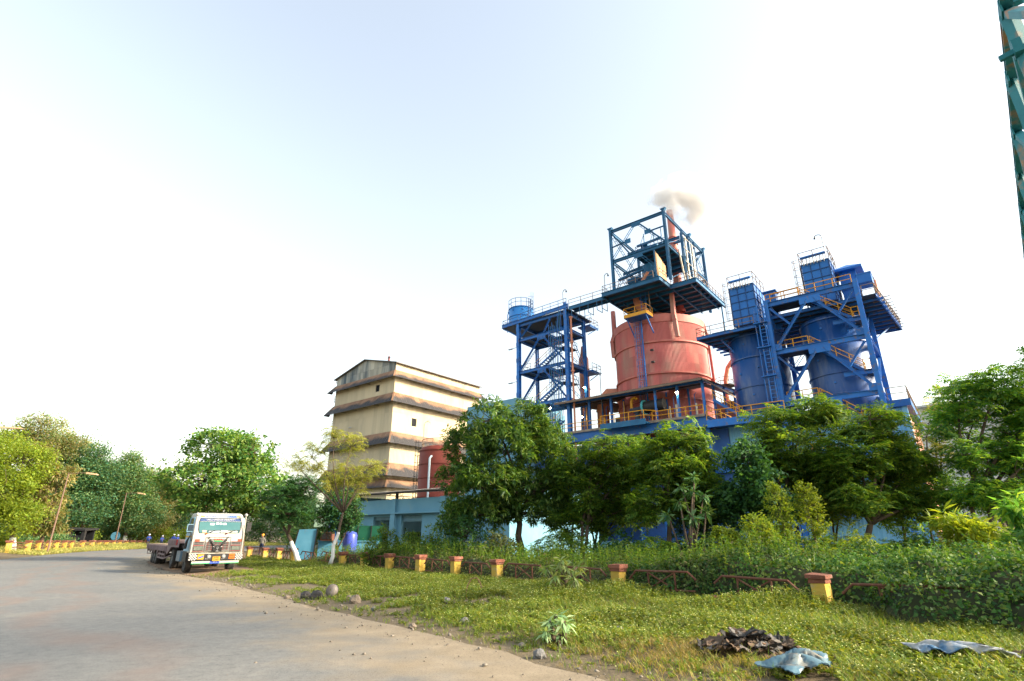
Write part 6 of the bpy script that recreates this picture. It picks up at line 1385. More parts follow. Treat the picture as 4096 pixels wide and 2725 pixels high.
def frangipani(label, x, y, tips, L, mat, seed):
    r = np.random.RandomState(seed); z0 = gh(x, y); t = wthing('frangipani', label, 'shrub', x, y, z0); m = MB(); C = []
    for dx, z in tips:
        p = Vector((x, y, z0-.05)); e = Vector((x+dx, y+r.uniform(-.4, .4), z)); md = p.lerp(e, .5)+Vector((r.normal(0, .15), 0, -.1)); m.path([p, md, e], 0, 6, rs=[.06, .045, .03]); C.append(list(e))
    m.build('trunk', BARK, t, smooth=True); Q = scatter_clumps(np.repeat(np.array(C), 2, 0), 'whorl', L, r, .2); quads_obj('crown', Q, mat, t, (x, y, z0))
LM_FRA = leafmat('frangipani_leaf', [(.025,.07,.03),(.04,.09,.032),(.07,.11,.045)], .35)
frangipani('sparse frangipani with long leaf rosettes before the dark blue wall',7.3,23,[(-.5,2.9),(.3,3.9),(.6,3.2),(-.1,2.3),(.3,1.5),(-.9,2.4),(.1,3.3),(.5,2.5),(-.3,3.5)],.42,LM_FRA,60)
frangipani('drooping palmate plant in the hedge between two yellow pillars',1.45,16.8,[(-.45,.75),(.0,.95),(.45,.75),(-.2,.55),(.3,.5),(.1,.75)],.34,leafmat('cassava_leaf', [(.10,.17,.04),(.16,.21,.08),(.20,.22,.12)], .35),61)
GV = 'yellow green climbers on the hedge'
for k, (x, z, rx, rz, y) in enumerate(((8.6,1.75,.55,.6,20),(9.7,2.5,.45,1.0,20.5),(10.8,2.6,.45,.9,20.5),(7.6,1.5,.5,.4,20.5))):
    tree('climber', ['bushy yellow green climber on the hedge left of the tall ones','taller yellow green climber on a dead stem','yellow green climber left of the blue tower stairs','low yellow green climber beside the frangipani'][k],x,y,[(0,z,rx,rz),(rx*.5,z-.5*rz,rx*.8,rz*.6),(-rx*.4,z+.5*rz,rx*.5,rz*.5)],kind='broad',n=190,L=.13,mat=LM_LIME,trunk_r=.03,depth=.4,seed=40+k,cat='climber',group=GV,fork=.5)
tree('sapling','lime leaved sapling beside the pale cut trunk',15.4,19.3,[(-.2,2.1,.7,.25),(.3,1.8,.8,.3),(-.1,1.4,.6,.25)],kind='whorl',n=45,L=.42,mat=LM_LIME,trunk_r=.04,depth=.6,seed=50,cat='sapling')
tree('sapling','big leaved green sapling at the right picture edge',15.9,17.6,[(0,2.6,.6,.3),(.3,2.1,.7,.3),(-.2,1.6,.6,.3)],kind='whorl',n=60,L=.42,mat=LM_RIGHT,trunk_r=.04,depth=.6,seed=51,cat='sapling')
tree('corner_tree','few leaves on a bare post at the upper right edge',16.6,16,[(-.25,6.9,.5,.5),(.4,7.2,.5,.6),(.5,6.2,.5,.5)],kind='pinnate',n=40,L=.2,mat=LM_RIGHT,trunk_r=.12,depth=.6,seed=52,fork=.95)
t = wthing('cut_trunk','thick pale cut tree trunk standing in the right hedge','tree trunk',16.9,22,gh(16.9,22)); m = MB()
m.path([(16.9,22,-.1),(16.8,22,.6),(16.72,22,1.2),(16.6,22,1.75)],0,12,rs=[.36,.28,.25,.27]); m.build('trunk', pm('pale_bark',(.42,.33,.24),(.30,.22,.16),rough=.9,scale=3,stretch=(1,1,.3)), t, smooth=True); m = MB(); m.tube((16.6,22,1.74),(16.6,22,1.77),.25,12); m.build('cut_face', WOOD, t)
for k, (x, y, h_) in enumerate(((17.6,20.4,2.6),(18.1,20.8,2.8),(18.7,20.2,2.4))):
    t = wthing('dead_tree',['leftmost','middle','rightmost'][k]+' dark bare stem in the right edge thicket','tree trunk',x,y,gh(x,y),'dark stems at the right edge'); m = MB(); m.path([(x,y,-.1),(x+.1,y,h_*.5),(x-.15+.2*k,y,h_)],0,8,rs=[.12,.10,.07]); m.build('trunk', BARKD, t, smooth=True); m = MB(); m.path([(x+.1,y,h_*.5),(x+.5,y+.1,h_*.9)],0,6,rs=[.06,.03]); m.build('branch', BARKD, t)
T2 = [('cassia_tree','leafy tree filling the gap left of the pump deck corner',4.9,30,[(0,4.6,1.3,.9),(1.2,4.0,1.2,.9),(-.9,3.6,1.1,.9),(.3,2.7,1.4,.8),(1.6,2.6,1.0,.7)],LM_PIN),('neem_tree','dark leafy tree between the frangipani and glossy tree',9.0,27.5,[(0,4.4,1.2,1.0),(-.9,3.4,1.1,.9),(.9,3.2,1.1,.9),(0,2.3,1.3,.7)],LM_DARK),('cassia_tree','lower leafy tree between the two widest right trees',14.6,27,[(-.6,4.6,1.3,1.0),(.6,4.0,1.3,1.0),(-.4,2.9,1.4,.8),(1.0,2.6,1.1,.7)],LM_PIN),('neem_tree','dark leafy tree behind the right side of the mango',3.0,31.5,[(0,4.8,1.4,1.1),(.9,3.6,1.3,1.0),(-1.0,3.4,1.2,1.0),(0,2.3,1.4,.8)],LM_DARK),('cassia_tree','leafy tree right of the bent limbed tree at cladding corner',19.0,26.5,[(-.8,4.2,1.2,1.0),(.5,3.6,1.3,1.0),(-.4,2.5,1.4,.8)],LM_RIGHT)]
for k, (nm, lab, x, y, lo, mt) in enumerate(T2): tree(nm, lab, x, y, lo, kind='pinnate', n=230, L=.28, mat=mt, trunk_r=.11, depth=1.6, seed=190+k, group=GF, shell=.2, fork=.3, stems=2)
GU = 'shrubs under the trees before the plant'
for k, (x, y, h_, w_, kd, mt, lab) in enumerate(((2.2,26.5,2.2,1.1,'pinnate',LM_PIN,'leafy shrub at the foot of the tree beside the mango'),(4.6,25.5,1.9,1.1,'broad',LM_DARK,'dark shrub left of the whitewashed foot'),(6.0,24.6,1.6,.9,'pinnate',LM_PIN,'low leafy shrub just left of the frangipani'),(9.2,22.6,2.0,1.0,'broad',LM_DARK,'dark shrub right of the frangipani'),(11.6,23.0,2.1,1.0,'pinnate',LM_PIN,'leafy shrub below the tall leafy tree'),(13.0,22.6,2.2,1.0,'pinnate',LM_LIME,'yellowish shrub left of the bent limbed tree'),(17.6,22.5,2.4,1.3,'pinnate',LM_RIGHT,'leafy shrub around the pale cut trunk'),(19.6,22.0,2.3,1.3,'pinnate',LM_RIGHT,'leafy shrub below the rightmost big tree'),(16.0,23.4,2.0,1.0,'pinnate',LM_PIN,'leafy shrub right of the bent limbed tree'),(-.8,26.8,1.8,1.1,'broad',LM_UND0,'greyish shrub below the mango trunk'),(8.0,26.5,2.5,1.2,'pinnate',LM_DARK,'dark shrub deep between two middle trees'))):
    tree('understory_shrub',lab,x,y,[(0,h_*.62,w_,h_*.36),(-w_*.6,h_*.42,w_*.7,h_*.3),(w_*.6,h_*.45,w_*.7,h_*.3)],kind=kd,n=115,L=.2,mat=mt,trunk_r=.04,depth=.9,seed=130+k,cat='shrub',group=GU,fork=.25,stems=3,shell=.3)
# ---- fence line frame: F0 + t*FD + d*FN (d > 0 behind the fence)
F0 = np.array([7.0, 13.5]); FD = np.array([-.657, .754]); FN = np.array([.754, .657])
def ftd(t_, d): return F0 + np.multiply.outer(t_, FD) + np.multiply.outer(d, FN)
def hedge_h(t_, d):
    """height of the overgrown belt behind (and on the right also before) the fence"""
    right = sstep(t_, 6.5, 0.5)
    front = -.15 - .95*right*sstep(t_, -.7, -2.2) + .45*np.exp(-((t_-.1)/.9)**2)
    h = (.66 + .50*right)*sstep(d, front, front+.75)*sstep(d, 6.5+2*right, 3.8+2*right)
    h = h*(.80 + .36*lump(t_*.7, d*.9)) + .15*lump(t_*2.1, d*2.3)*sstep(d, front, front+.6)
    return np.maximum(h*sstep(t_, 36, 22), 0)
def hedge_mesh():
    ts = np.linspace(-10, 36, 190); ds = np.linspace(-1.6, 8, 54); Tg, Dg = np.meshgrid(ts, ds)
    P = F0 + Tg[..., None]*FD + Dg[..., None]*FN; Z = ghn(P[..., 0], P[..., 1]) + hedge_h(Tg, Dg)*.86 - .05
    V = np.c_[P.reshape(-1, 2), Z.ravel()]; nx = len(ts); i = (np.arange(len(ds)-1)[:, None]*nx + np.arange(nx-1)[None]).ravel()
    return np_mesh('thicket', V, np.c_[i, i+nx, i+nx+1, i+1], smooth=True)
hm_ = pm('thicket_litter', (.022,.032,.012), (.045,.05,.018), rough=.95, scale=3, c3=(.08,.06,.03), s3=1.5, t3=(.55,.7))
o = bpy.data.objects.new('thicket', hedge_mesh()); o.data.materials.append(hm_); col.objects.link(o); tag(o, 'tangled undergrowth bank behind the roadside fence', 'undergrowth', kind='stuff')
def on_hedge(n, t0, t1, d0, d1, r, power=1.0):
    t_ = t0 + (t1-t0)*r.rand(n)**power; d = r.uniform(d0, d1, n); h = hedge_h(t_, d); k = h > .15; t_, d, h = t_[k], d[k], h[k]
    P = F0 + t_[:, None]*FD + d[:, None]*FN; e = .12
    gt = (hedge_h(t_+e, d)-hedge_h(t_-e, d))/(2*e); gd = (hedge_h(t_, d+e)-hedge_h(t_, d-e))/(2*e)
    nr = unit(np.c_[-(gt[:, None]*FD+gd[:, None]*FN), np.ones(len(t_))])
    return np.c_[P, ghn(P[:, 0], P[:, 1]) + h*r.uniform(.82, 1.0, len(h))], nr, t_, d
def hang_leaves(P, nr, r, L, wr):
    n = len(P); dn = unit(np.c_[r.normal(0, .6, n), r.normal(0, .6, n), -np.abs(r.normal(.6, .4, n))] + nr*.5); nrm = unit(nr + r.normal(0, .35, (n, 3)))
    ln = L*r.uniform(.6, 1.25, n); return leaf_quads(P + nr*r.uniform(0, .14, (n, 1)), dn, nrm, ln, ln*wr, mid=.32)
def stalks(P, r, h, leaves, L, wr, lean=.18):
    n = len(P); hh = h*r.uniform(.5, 1.2, n); dirv = unit(np.c_[r.normal(0, lean, n), r.normal(0, lean, n), np.ones(n)]); side = unit(np.cross(dirv, r.normal(0, 1, (n, 3)))); w = .008
    tip = P + dirv*hh[:, None]; st_ = np.stack([P - side*w, P + side*w, tip + side*w*.4, tip - side*w*.4], 1); out = [st_]
    for k in range(leaves):
        f = r.uniform(.25, 1.0, n); b = P + dirv*(hh*f)[:, None]; az = r.rand(n)*6.28; d = unit(np.c_[np.cos(az), np.sin(az), r.uniform(-.2, .7, n)]); ln = L*r.uniform(.6, 1.2, n)
        out.append(leaf_quads(b, d, unit(np.array([0, 0, 1.])+r.normal(0, .3, (n, 3))), ln, ln*wr))
    return np.concatenate(out), tip
LM_VINE = leafmat('vine_leaf', [(.012,.042,.012),(.022,.065,.012),(.036,.085,.014),(.055,.10,.016),(.09,.115,.03)], .35)
LM_UND = leafmat('undergrowth_leaf', [(.028,.048,.014),(.045,.07,.018),(.07,.092,.024),(.10,.088,.04)], .35)
P, nr, t_, d = on_hedge(60000, -10, 6, -1.6, 7.5, rs); Q = hang_leaves(P, nr, rs, .10, .8); Q = np.concatenate([Q, stalks(P[::40]+nr[::40]*.05, rs, .45, 9, .09, .55, .5)[0]])
o = quads_obj('vines', Q, LM_VINE); tag(o, 'heart leaved green vines smothering the fence on the right', 'vines', kind='stuff')
P, nr, t_, d = on_hedge(42000, 3, 36, -.3, 6.5, rs, 1.3); Q = hang_leaves(P, nr, rs, .11, .6)
P2, n2, t2, d2 = on_hedge(9000, 1, 34, .2, 6, rs, 1.2); P2[:, 2] += rs.exponential(.12, len(P2)); Q2 = hang_leaves(P2, n2, rs, .10, .5)
o = quads_obj('undergrowth', np.concatenate([Q, Q2]), LM_UND); tag(o, 'brownish green weeds growing through the fence', 'weeds', kind='stuff')
# upright weeds standing out of the belt
P, nr, t_, d = on_hedge(2600, 1, 30, .3, 6, rs); Q, tp_ = stalks(P, rs, .7, 9, .12, .4)
o = quads_obj('tall_weeds', Q, LM_PIN); tag(o, 'tall thin weeds standing out of the undergrowth', 'weeds', kind='stuff')
# ---- verge: low flowering weeds, grass, dry grass
def verge_points(n, r, t0=-9, t1=42, d0=-9, d1=.6):
    t_ = t0 + (t1-t0)*r.rand(n)**1.5; d = r.uniform(d0, d1, n); P = F0 + t_[:, None]*FD + d[:, None]*FN
    dr = sdist(P, RIGHT); dist = np.hypot(P[:, 0], P[:, 1]); lay = (P[:, 0]+17.5)**2/40+(P[:, 1]-32.5)**2/60
    vis = (P[:, 1] > 5) & (np.abs(P[:, 0]) < P[:, 1]*1.05+2)
    k = (dr > .0) & vis; return P[k], dr[k], dist[k]
def lay_by(P):
    c_ = np.array([-18.3, 32.8]); u_ = np.array([-.61, .79]); w = np.array([.79, .61]); q = P - c_; return (np.abs(q@u_) < 8.6) & (np.abs(q@w) < 2.0)
def bare(P): return lump(P[:, 0]*.55+3, P[:, 1]*.5) + .6*lump(P[:, 0]*1.7, P[:, 1]*1.5)
P, dr, ds_ = verge_points(90000, rs); edge = sstep(dr, .15, 1.6); k = (rs.rand(len(P)) < (.12+.88*edge)*np.clip(15/ds_, .25, 1)) & ~lay_by(P) & (bare(P) < .5+.5*sstep(dr, .8, 3.5)); P, dr, ds_ = P[k], dr[k], ds_[k]
dry = np.exp(-(((P[:, 0]-2.7)/1.5)**2+((P[:, 1]-8.7)/1.1)**2)) + .7*np.exp(-((P@FD-1.5)/3)**2)*sstep(dr, 1.2, .2)
isdry = rs.rand(len(P)) < np.clip(dry, 0, .92); Z = ghn(P[:, 0], P[:, 1]); B = np.c_[P, Z-.01]; low = sstep(dr, 0, 2.2)
wk = ~isdry & (rs.rand(len(P)) < .25+.6*low); W = B[wk]; hs_ = (.75+1.1*sstep(lump(W[:, 0]*.45+1, W[:, 1]*.45), .1, .7))*(.05+.16*low[wk])*(.7+.4*lump(W[:, 0]*.7, W[:, 1]*.7))
Q, tp_ = stalks(W, rs, 1.0*hs_, 7, .08, .5, .35)
LM_WEED = leafmat('verge_weed_leaf', [(.036,.068,.012),(.064,.098,.013),(.095,.118,.016),(.13,.13,.026)], .4)
o = quads_obj('verge_weeds', Q, LM_WEED); tag(o, 'low flowering weeds covering the roadside verge', 'weeds', kind='stuff')
fl_ = tp_[rs.rand(len(tp_)) < .55]; fl_ = fl_ + rs.normal(0, .02, (len(fl_), 3)); n = len(fl_); az = rs.rand(n)*6.28
Q = leaf_quads(fl_, np.c_[np.cos(az), np.sin(az), np.full(n, .2)], np.tile([0, -.5, .86], (n, 1)), np.full(n, .018)*rs.uniform(.7, 1.6, n), np.full(n, .018))
o = quads_obj('weed_flowers', Q, leafmat('tiny_flower', [(.36,.38,.16),(.42,.42,.2),(.28,.32,.10)], .3)); tag(o, 'tiny pale flower heads over the verge weeds', 'flowers', kind='stuff')
def blades(B, r, h, w, k, spread=.5):
    out = []
    for q in range(k):
        n = len(B); az = r.rand(n)*6.28; ln = r.uniform(.5, 1.2, n)*h; d = unit(np.c_[np.cos(az)*spread*r.rand(n), np.sin(az)*spread*r.rand(n), np.ones(n)]); sd_ = np.c_[-np.sin(az), np.cos(az), np.zeros(n)]; b = B + np.c_[r.normal(0, .03, (n, 2)), np.zeros(n)]
        tip = b + d*ln[:, None] + np.c_[np.cos(az), np.sin(az), -.3*np.ones(n)]*(ln*.35)[:, None]; md = b + d*(ln*.55)[:, None]
        out.append(np.stack([b - sd_*w, md - sd_*w*.7, tip, md + sd_*w*.7], 1))
    return np.concatenate(out)
gk = ~isdry & ~wk; Q = blades(B[gk], rs, .13+.09*low[gk], .006, 6); P3 = B[rs.rand(len(B)) < .5]; Q = np.concatenate([Q, blades(P3, rs, .10, .006, 3)])
o = quads_obj('grass', Q, leafmat('verge_grass', [(.045,.09,.012),(.07,.115,.014),(.10,.125,.02),(.14,.12,.04)], .4)); tag(o, 'short green grass on the roadside verge', 'grass', kind='stuff')
Q = blades(B[isdry], rs, .13, .005, 9, .9); o = quads_obj('dry_grass', Q, leafmat('straw', [(.16,.12,.045),(.21,.15,.06),(.15,.13,.035),(.10,.11,.02)], .35)); tag(o, 'dry straw coloured grass patch near the lower picture edge', 'grass', kind='stuff')
# far bank on the left: grass tufts
n = 16000; s_ = rs.rand(n); L2 = resample(LEFT, 200)[120:185]; i = rs.randint(0, len(L2)-1, n); f = rs.rand(n)[:, None]; base = L2[i]*(1-f)+L2[i+1]*f; nd = L2[i+1]-L2[i]; nd = nd/np.linalg.norm(nd, axis=1, keepdims=True); off = rs.uniform(.1, 9, n)
P = base + np.c_[-nd[:, 1], nd[:, 0]]*off[:, None]; B2 = np.c_[P, ghn(P[:, 0], P[:, 1])]; Q = blades(B2, rs, .28+.03*off, .02, 5)
o = quads_obj('bank_grass', Q, leafmat('bank_grass_leaf', [(.10,.15,.03),(.15,.18,.04),(.22,.20,.07),(.28,.22,.09)], .35)); tag(o, 'rough grass on the far roadside bank', 'grass', kind='stuff')
# rough cover between fence belt and plant
n = 9000; P = np.c_[rs.uniform(-26, 30, n), rs.uniform(16, 60, n)]; q = P - F0; dd = q@FN; k = (dd > 3.5) & (np.abs(P[:, 0]) < P[:, 1]*1.05); P = P[k]; B3 = np.c_[P, ghn(P[:, 0], P[:, 1])]
Q = np.concatenate([blades(B3, rs, .35, .018, 5), stalks(B3[::3], rs, .6, 8, .15, .45)[0]]); o = quads_obj('rough_grass', Q, LM_UND); tag(o, 'rough grass between the fence and the plant', 'grass', kind='stuff')
# ---------------------------------------------------------------- fences, people, lamps, litter, smoke, haze
YEL = pm('flaking_yellow_paint', (.50,.33,.05), (.42,.28,.06), rough=.9, scale=3, c3=(.36,.30,.18), s3=2.6, t3=(.55,.70), bump=.4, bscale=20, objrand=.1)
CAPR = pm('brick_red_cap', (.17,.066,.044), (.24,.085,.052), rough=.9, scale=4, c3=(.20,.13,.10), s3=4, t3=(.55,.7), bump=.5, bscale=25, objrand=.22)
RAILRUST = pm('rust_brown_pipe', (.15,.055,.03), (.10,.045,.03), rough=.8, scale=5, c3=(.22,.11,.06), s3=5, t3=(.55,.7))
FANG = math.atan2(-.754, .657)        # along the fence
def rough_box(m, cx, cy, w, d, z0, z1, r, ang, j=.012):
    c_, s_ = math.cos(ang), math.sin(ang); vv = []
    for z in (z0, z1):
        for x, y in ((-w/2,-d/2),(w/2,-d/2),(w/2,d/2),(-w/2,d/2)):
            x += r.uniform(-j, j); y += r.uniform(-j, j); vv.append((cx+x*c_-y*s_, cy+x*s_+y*c_, z+r.uniform(-j, j)))
    m.add(vv, [(0,3,2,1),(4,5,6,7),(0,1,5,4),(1,2,6,5),(2,3,7,6),(3,0,4,7)])
def pillar(label, x, y, z0, z1, w, group, r, ang=FANG, tilt=0):
    t = wthing('fence_pillar', label, 'pillar', x, y, z0, group); h = z1-z0
    m = MB(); rough_box(m, x, y, w, w, z0-.25, z1-.19, r, ang); m.build('shaft', YEL, t)
    m = MB(); rough_box(m, x, y, w*1.16, w*1.16, z1-.19, z1-.10, r, ang, .01); m.build('cap_neck', CAPR, t)
    m = MB(); rough_box(m, x, y, w*1.38, w*1.38, z1-.10, z1, r, ang, .018); m.build('cap_slab', CAPR, t)
    if tilt: t.rotation_euler = (r.uniform(-tilt, tilt), r.uniform(-tilt, tilt), 0)
    return t
rp_ = random.Random(5)
PT = [(-.05,'nearest yellow pillar, its cap chipped, beside the vines'),(5.75,'yellow pillar with moss dark cap, second nearest'),(11.5,'yellow pillar, third nearest to the camera'),(14.2,'yellow pillar with bright red cap, fourth nearest'),(16.95,'yellow pillar with red cap, fifth nearest'),(19.7,'yellow pillar with red cap, sixth nearest'),(22.35,'yellow pillar half sunk in weeds, seventh nearest'),(24.95,'yellow pillar opposite the blue barrel, eighth nearest'),(32.45,'weathered pillar before the slanting whitewashed trunk'),(35.1,'weathered pillar second to the right of the lorry gate'),(37.95,'pillar at the right side of the small barred gate'),(41.65,'pillar at the left side of the small barred gate')]
for k, (t_, lab) in enumerate(PT):
    p = F0 + FD*t_; z0 = gh(*p); pillar(lab, p[0], p[1], z0, .8+rp_.uniform(-.03,.03), .315, 'yellow pillars of the near fence', rp_, FANG+rp_.uniform(-.06,.06), .03)
def rail_panel(label, ta, tb, r, skip=()):
    p = F0+FD*ta; q = F0+FD*tb; z0 = gh(*((p+q)/2)); L = float(np.hypot(*(q-p))); c_ = (p+q)/2
    t = wthing('pipe_fence', label, 'fence', c_[0], c_[1], z0, 'rusty pipe panels of the near fence')
    def at(f, z): v = p+(q-p)*f; return Vector((v[0], v[1], z0+z+r.uniform(-.015,.015)))
    e = .24/L*1.0
    m = MB(); m.path([at(0,.38),at(e,.58),at(1-e,.58),at(1,.38)],.03,7); m.build('top_rail', RAILRUST, t)
    m = MB(); m.tube(at(.03,.10),at(.97,.10),.026,7); m.build('bottom_rail', RAILRUST, t)
    for f in (.30,.70): m = MB(); m.tube(at(f,.02),at(f,.58),.026,7); m.build('post', RAILRUST, t)
    for a_, b_ in (((.30,.56),(.70,.12)),((.30,.12),(.70,.56))): m = MB(); m.tube(at(*a_),at(*b_),.02,6); m.build('diagonal', RAILRUST, t)
    t.rotation_euler = (r.uniform(-.05,.05), r.uniform(-.04,.04), 0)
names = ['pipe panel at the far right, swallowed by vines','pipe panel right of the nearest pillar, half covered','pipe panel left of the nearest pillar','pipe panel right of the second nearest pillar','pipe panel left of the second nearest pillar, in weeds','pipe panel right of the third nearest pillar','pipe panel between third and fourth nearest pillars','pipe panel between fourth and fifth nearest pillars','pipe panel between fifth and sixth nearest pillars','pipe panel between sixth and seventh nearest pillars','pipe panel between seventh and eighth nearest pillars','bent pipe panel left of the eighth nearest pillar','bent pipe panel before the whitewashed feathery trunk','pipe panel left of the slanting whitewashed trunk','pipe panel right of the small barred gate']
for nm, (a_, b_) in zip(names, ((-5.9,-3.5),(-3.0,-.5),(.45,2.6),(3.1,5.3),(6.2,8.4),(8.9,11.1),(11.9,13.8),(14.6,16.6),(17.3,19.4),(20.1,22.0),(22.8,24.6),(25.6,28.0),(28.8,31.2),(32.9,34.7),(35.5,37.5))): rail_panel(nm, a_, b_, rp_)
p = F0+FD*38.3; q = F0+FD*41.3; c_ = (p+q)/2; t = wthing('barred_gate','low barred iron gate between two weathered pillars behind the lorry','gate',c_[0],c_[1],gh(*c_)); m = MB(); z0 = gh(*c_)
m.tube((p[0],p[1],z0+.72),(q[0],q[1],z0+.72),.03,6); m.tube((p[0],p[1],z0+.12),(q[0],q[1],z0+.12),.03,6); m.build('gate_frame', RAILRUST, t)
for k in range(9): v = p+(q-p)*(k+.5)/9; m = MB(); m.tube((v[0],v[1],z0+.12),(v[0],v[1],z0+.72),.018,5); m.build('bar', RAILRUST, t)
# far fence on the left bank
FFP = [(-43.52,50,1.2),(-44.41,53,1.17),(-45.13,55,1.16),(-45.8,57,1.14),(-46.62,59,1.12),(-47.32,61,1.10),(-48.14,63,1.08),(-48.7,65.4,1.06),(-49.53,68,1.04),(-50.17,70,1.02),(-50.73,72,1.0),(-51.2,74,.98),(-51.73,76,.97),(-52.24,78,.95),(-52.61,80,.93),(-53.0,82,.91),(-53.27,84,.89)]
ordn = ['first','second','third','fourth','fifth','sixth','seventh','eighth','ninth','tenth','eleventh','twelfth','thirteenth','fourteenth','fifteenth','sixteenth','seventeenth']
for k, (x, y, z1) in enumerate(FFP):
    z0 = gh(x, y)
    pillar('yellow pillar on the far bank, %s from the left' % ordn[k], x, y, min(z0, z1-.6), z1, .34 if y < 66 else .40, 'yellow pillars of the far fence', rp_, rp_.uniform(.3,.5), .05)
    if k:
        xa, ya, za = FFP[k-1]; t = wthing('far_pipe_fence','pipe panel on the far bank, left of the %s pillar' % ordn[k],'fence',(x+xa)/2,(y+ya)/2,z0,'pipe panels of the far fence')
        m = MB(); m.tube((xa,ya,za-.18),(x,y,z1-.18),.04,5); m.build('top_rail', RAILRUST, t); m = MB(); m.tube((xa,ya,za-.6),(x,y,z1-.6),.035,5); m.build('bottom_rail', RAILRUST, t)
        m = MB(); m.tube((xa,ya,za-.18),(x,y,z1-.6),.03,5); m.build('diagonal', RAILRUST, t); m = MB(); m.tube((xa,ya,za-.6),(x,y,z1-.18),.03,5); m.build('diagonal', RAILRUST, t)
# ---- people: one continuous body grown from a joint skeleton, coloured by garment
SKIN = pm('skin', (.22,.12,.075)); SHIRT = pm('blue_shirt', (.02,.055,.28), (.03,.075,.34), scale=6); TROU = pm('navy_trousers', (.012,.022,.06)); SHOE = pm('black_shoe', (.01,.01,.01)); HELM = pm('white_helmet', (.75,.76,.76), rough=.35); HELY = pm('orange_helmet', (.75,.30,.02), rough=.35)
def body_mesh(pose):
    J = {'pel':(0,0,.93),'waist':(0,.0,1.08),'chest':(0,.01,1.30),'neck':(0,0,1.46),'head':(0,-.02,1.57),'crown':(0,-.01,1.68)}
    rad = {'pel':(.15,.12),'waist':(.14,.11),'chest':(.17,.12),'neck':(.06,.06),'head':(.085,.10),'crown':(.07,.08)}
    E = [('pel','waist'),('waist','chest'),('chest','neck'),('neck','head'),('head','crown')]
    for s_, n in ((-1,'l'),(1,'r')):
        J[n+'sh']=(s_*.19,.0,1.38); J[n+'hip']=(s_*.095,0,.90); rad[n+'sh']=(.075,.075); rad[n+'hip']=(.095,.10)
        if pose == 'back': J[n+'el']=(s_*.27,.10,1.12); J[n+'wr']=(s_*.08,.17,.98); J[n+'ha']=(s_*.01,.17,.96)
        elif pose == 'fold': J[n+'el']=(s_*.27,-.05,1.12); J[n+'wr']=(s_*.04,-.18,1.18); J[n+'ha']=(-s_*.07,-.19,1.20)
        else: J[n+'el']=(s_*.26,.03,1.12); J[n+'wr']=(s_*.25,-.05,.88); J[n+'ha']=(s_*.24,-.08,.80)
        rad[n+'el']=(.05,.05); rad[n+'wr']=(.036,.036); rad[n+'ha']=(.04,.025)
        if pose == 'sit': J[n+'kn']=(s_*.12,-.42,.88); J[n+'an']=(s_*.12,-.42,.46); J[n+'toe']=(s_*.12,-.58,.42)
        else: J[n+'kn']=(s_*(.11 if n == 'l' else .12),-.01+(.06 if n == 'l' and pose == 'walk' else 0),.50); J[n+'an']=(s_*.12,.02,.09); J[n+'toe']=(s_*.14,-.14,.04)
        rad[n+'kn']=(.065,.065); rad[n+'an']=(.045,.05); rad[n+'toe']=(.04,.03)
        E += [('chest',n+'sh'),(n+'sh',n+'el'),(n+'el',n+'wr'),(n+'wr',n+'ha'),('pel',n+'hip'),(n+'hip',n+'kn'),(n+'kn',n+'an'),(n+'an',n+'toe')]
    keys = list(J); ix = {k: i for i, k in enumerate(keys)}; me = bpy.data.meshes.new('body'); me.from_pydata([J[k] for k in keys], [(ix[a], ix[b]) for a, b in E], [])
    ob = bpy.data.objects.new('b', me); col.objects.link(ob); ob.modifiers.new('s', 'SKIN'); sv = me.skin_vertices[0].data
    for k in keys: sv[ix[k]].radius = rad[k]
    for k in range(len(sv)): sv[k].use_root = (k == ix['pel'])
    su = ob.modifiers.new('u', 'SUBSURF'); su.levels = 1; su.render_levels = 1
    dg = bpy.context.evaluated_depsgraph_get(); out = bpy.data.meshes.new_from_object(ob.evaluated_get(dg)); bpy.data.objects.remove(ob); bpy.data.meshes.remove(me)
    out.materials.clear()
    for mt in (SKIN, SHIRT, TROU, SHOE): out.materials.append(mt)
    hands = [Vector(J[n+'ha']) for n in 'lr']+[Vector(J[n+'wr']) for n in 'lr']
    for p_ in out.polygons:
        c_ = p_.center; z = c_.z
        if z > 1.47: i = 0
        elif min((c_-h).length for h in hands) < .075: i = 0
        elif z > .96 or (z > .8 and abs(c_.x) > .2): i = 1
        elif z > .10 if pose != 'sit' else z > .5: i = 2
        else: i = 3
        p_.material_index = i
    set_smooth(out); out.name = 'body'; return out
BODY = {}
SHIRTG = pm('grey_shirt', (.12,.12,.11), (.17,.16,.14), scale=6)
def person(label, x, y, z, face, pose, helm=HELM, sc=1.0, group=None):
    """face = world angle the chest looks to; the body is built looking to -y"""
    if pose not in BODY: BODY[pose] = body_mesh(pose)
    if pose == 'walk': BODY[pose].materials[1] = SHIRTG
    t = thing('person', label, 'person', (x, y, z), face+math.pi/2, group); t.scale = (sc, sc, sc); piece(BODY[pose], 'body', t)
    m = MB(); m.lathe(0,-.015,[(.002,1.785),(.06,1.775),(.11,1.73),(.125,1.655),(.128,1.64)],16); m.add([(.13*math.cos(a_)*1.0,-.015+.155*math.sin(a_)-.02,1.642) for a_ in [2*math.pi*k/16 for k in range(16)]],[tuple(range(16))]); m.build('helmet', helm, t, smooth=True)
    m = MB(); m.box(-.035,.035,-.125,-.10,1.555,1.60); m.build('nose_and_brow', SKIN, t); m = MB(); m.lathe(0,.01,[(.088,1.56),(.098,1.60),(.10,1.64)],12,math.pi*.05,math.pi*.95); m.build('hair', SHOE, t)
    return t
GP = 'workers waiting at the far roadside'
person('helmeted worker in blue seen full length, leftmost of the group',-49.9,79,0.0,R(-60),'fold',group=GP)
person('shorter helmeted worker in blue, second from left of the group',-48.3,79.4,-.05,R(-30),'fold',sc=.93,group=GP)
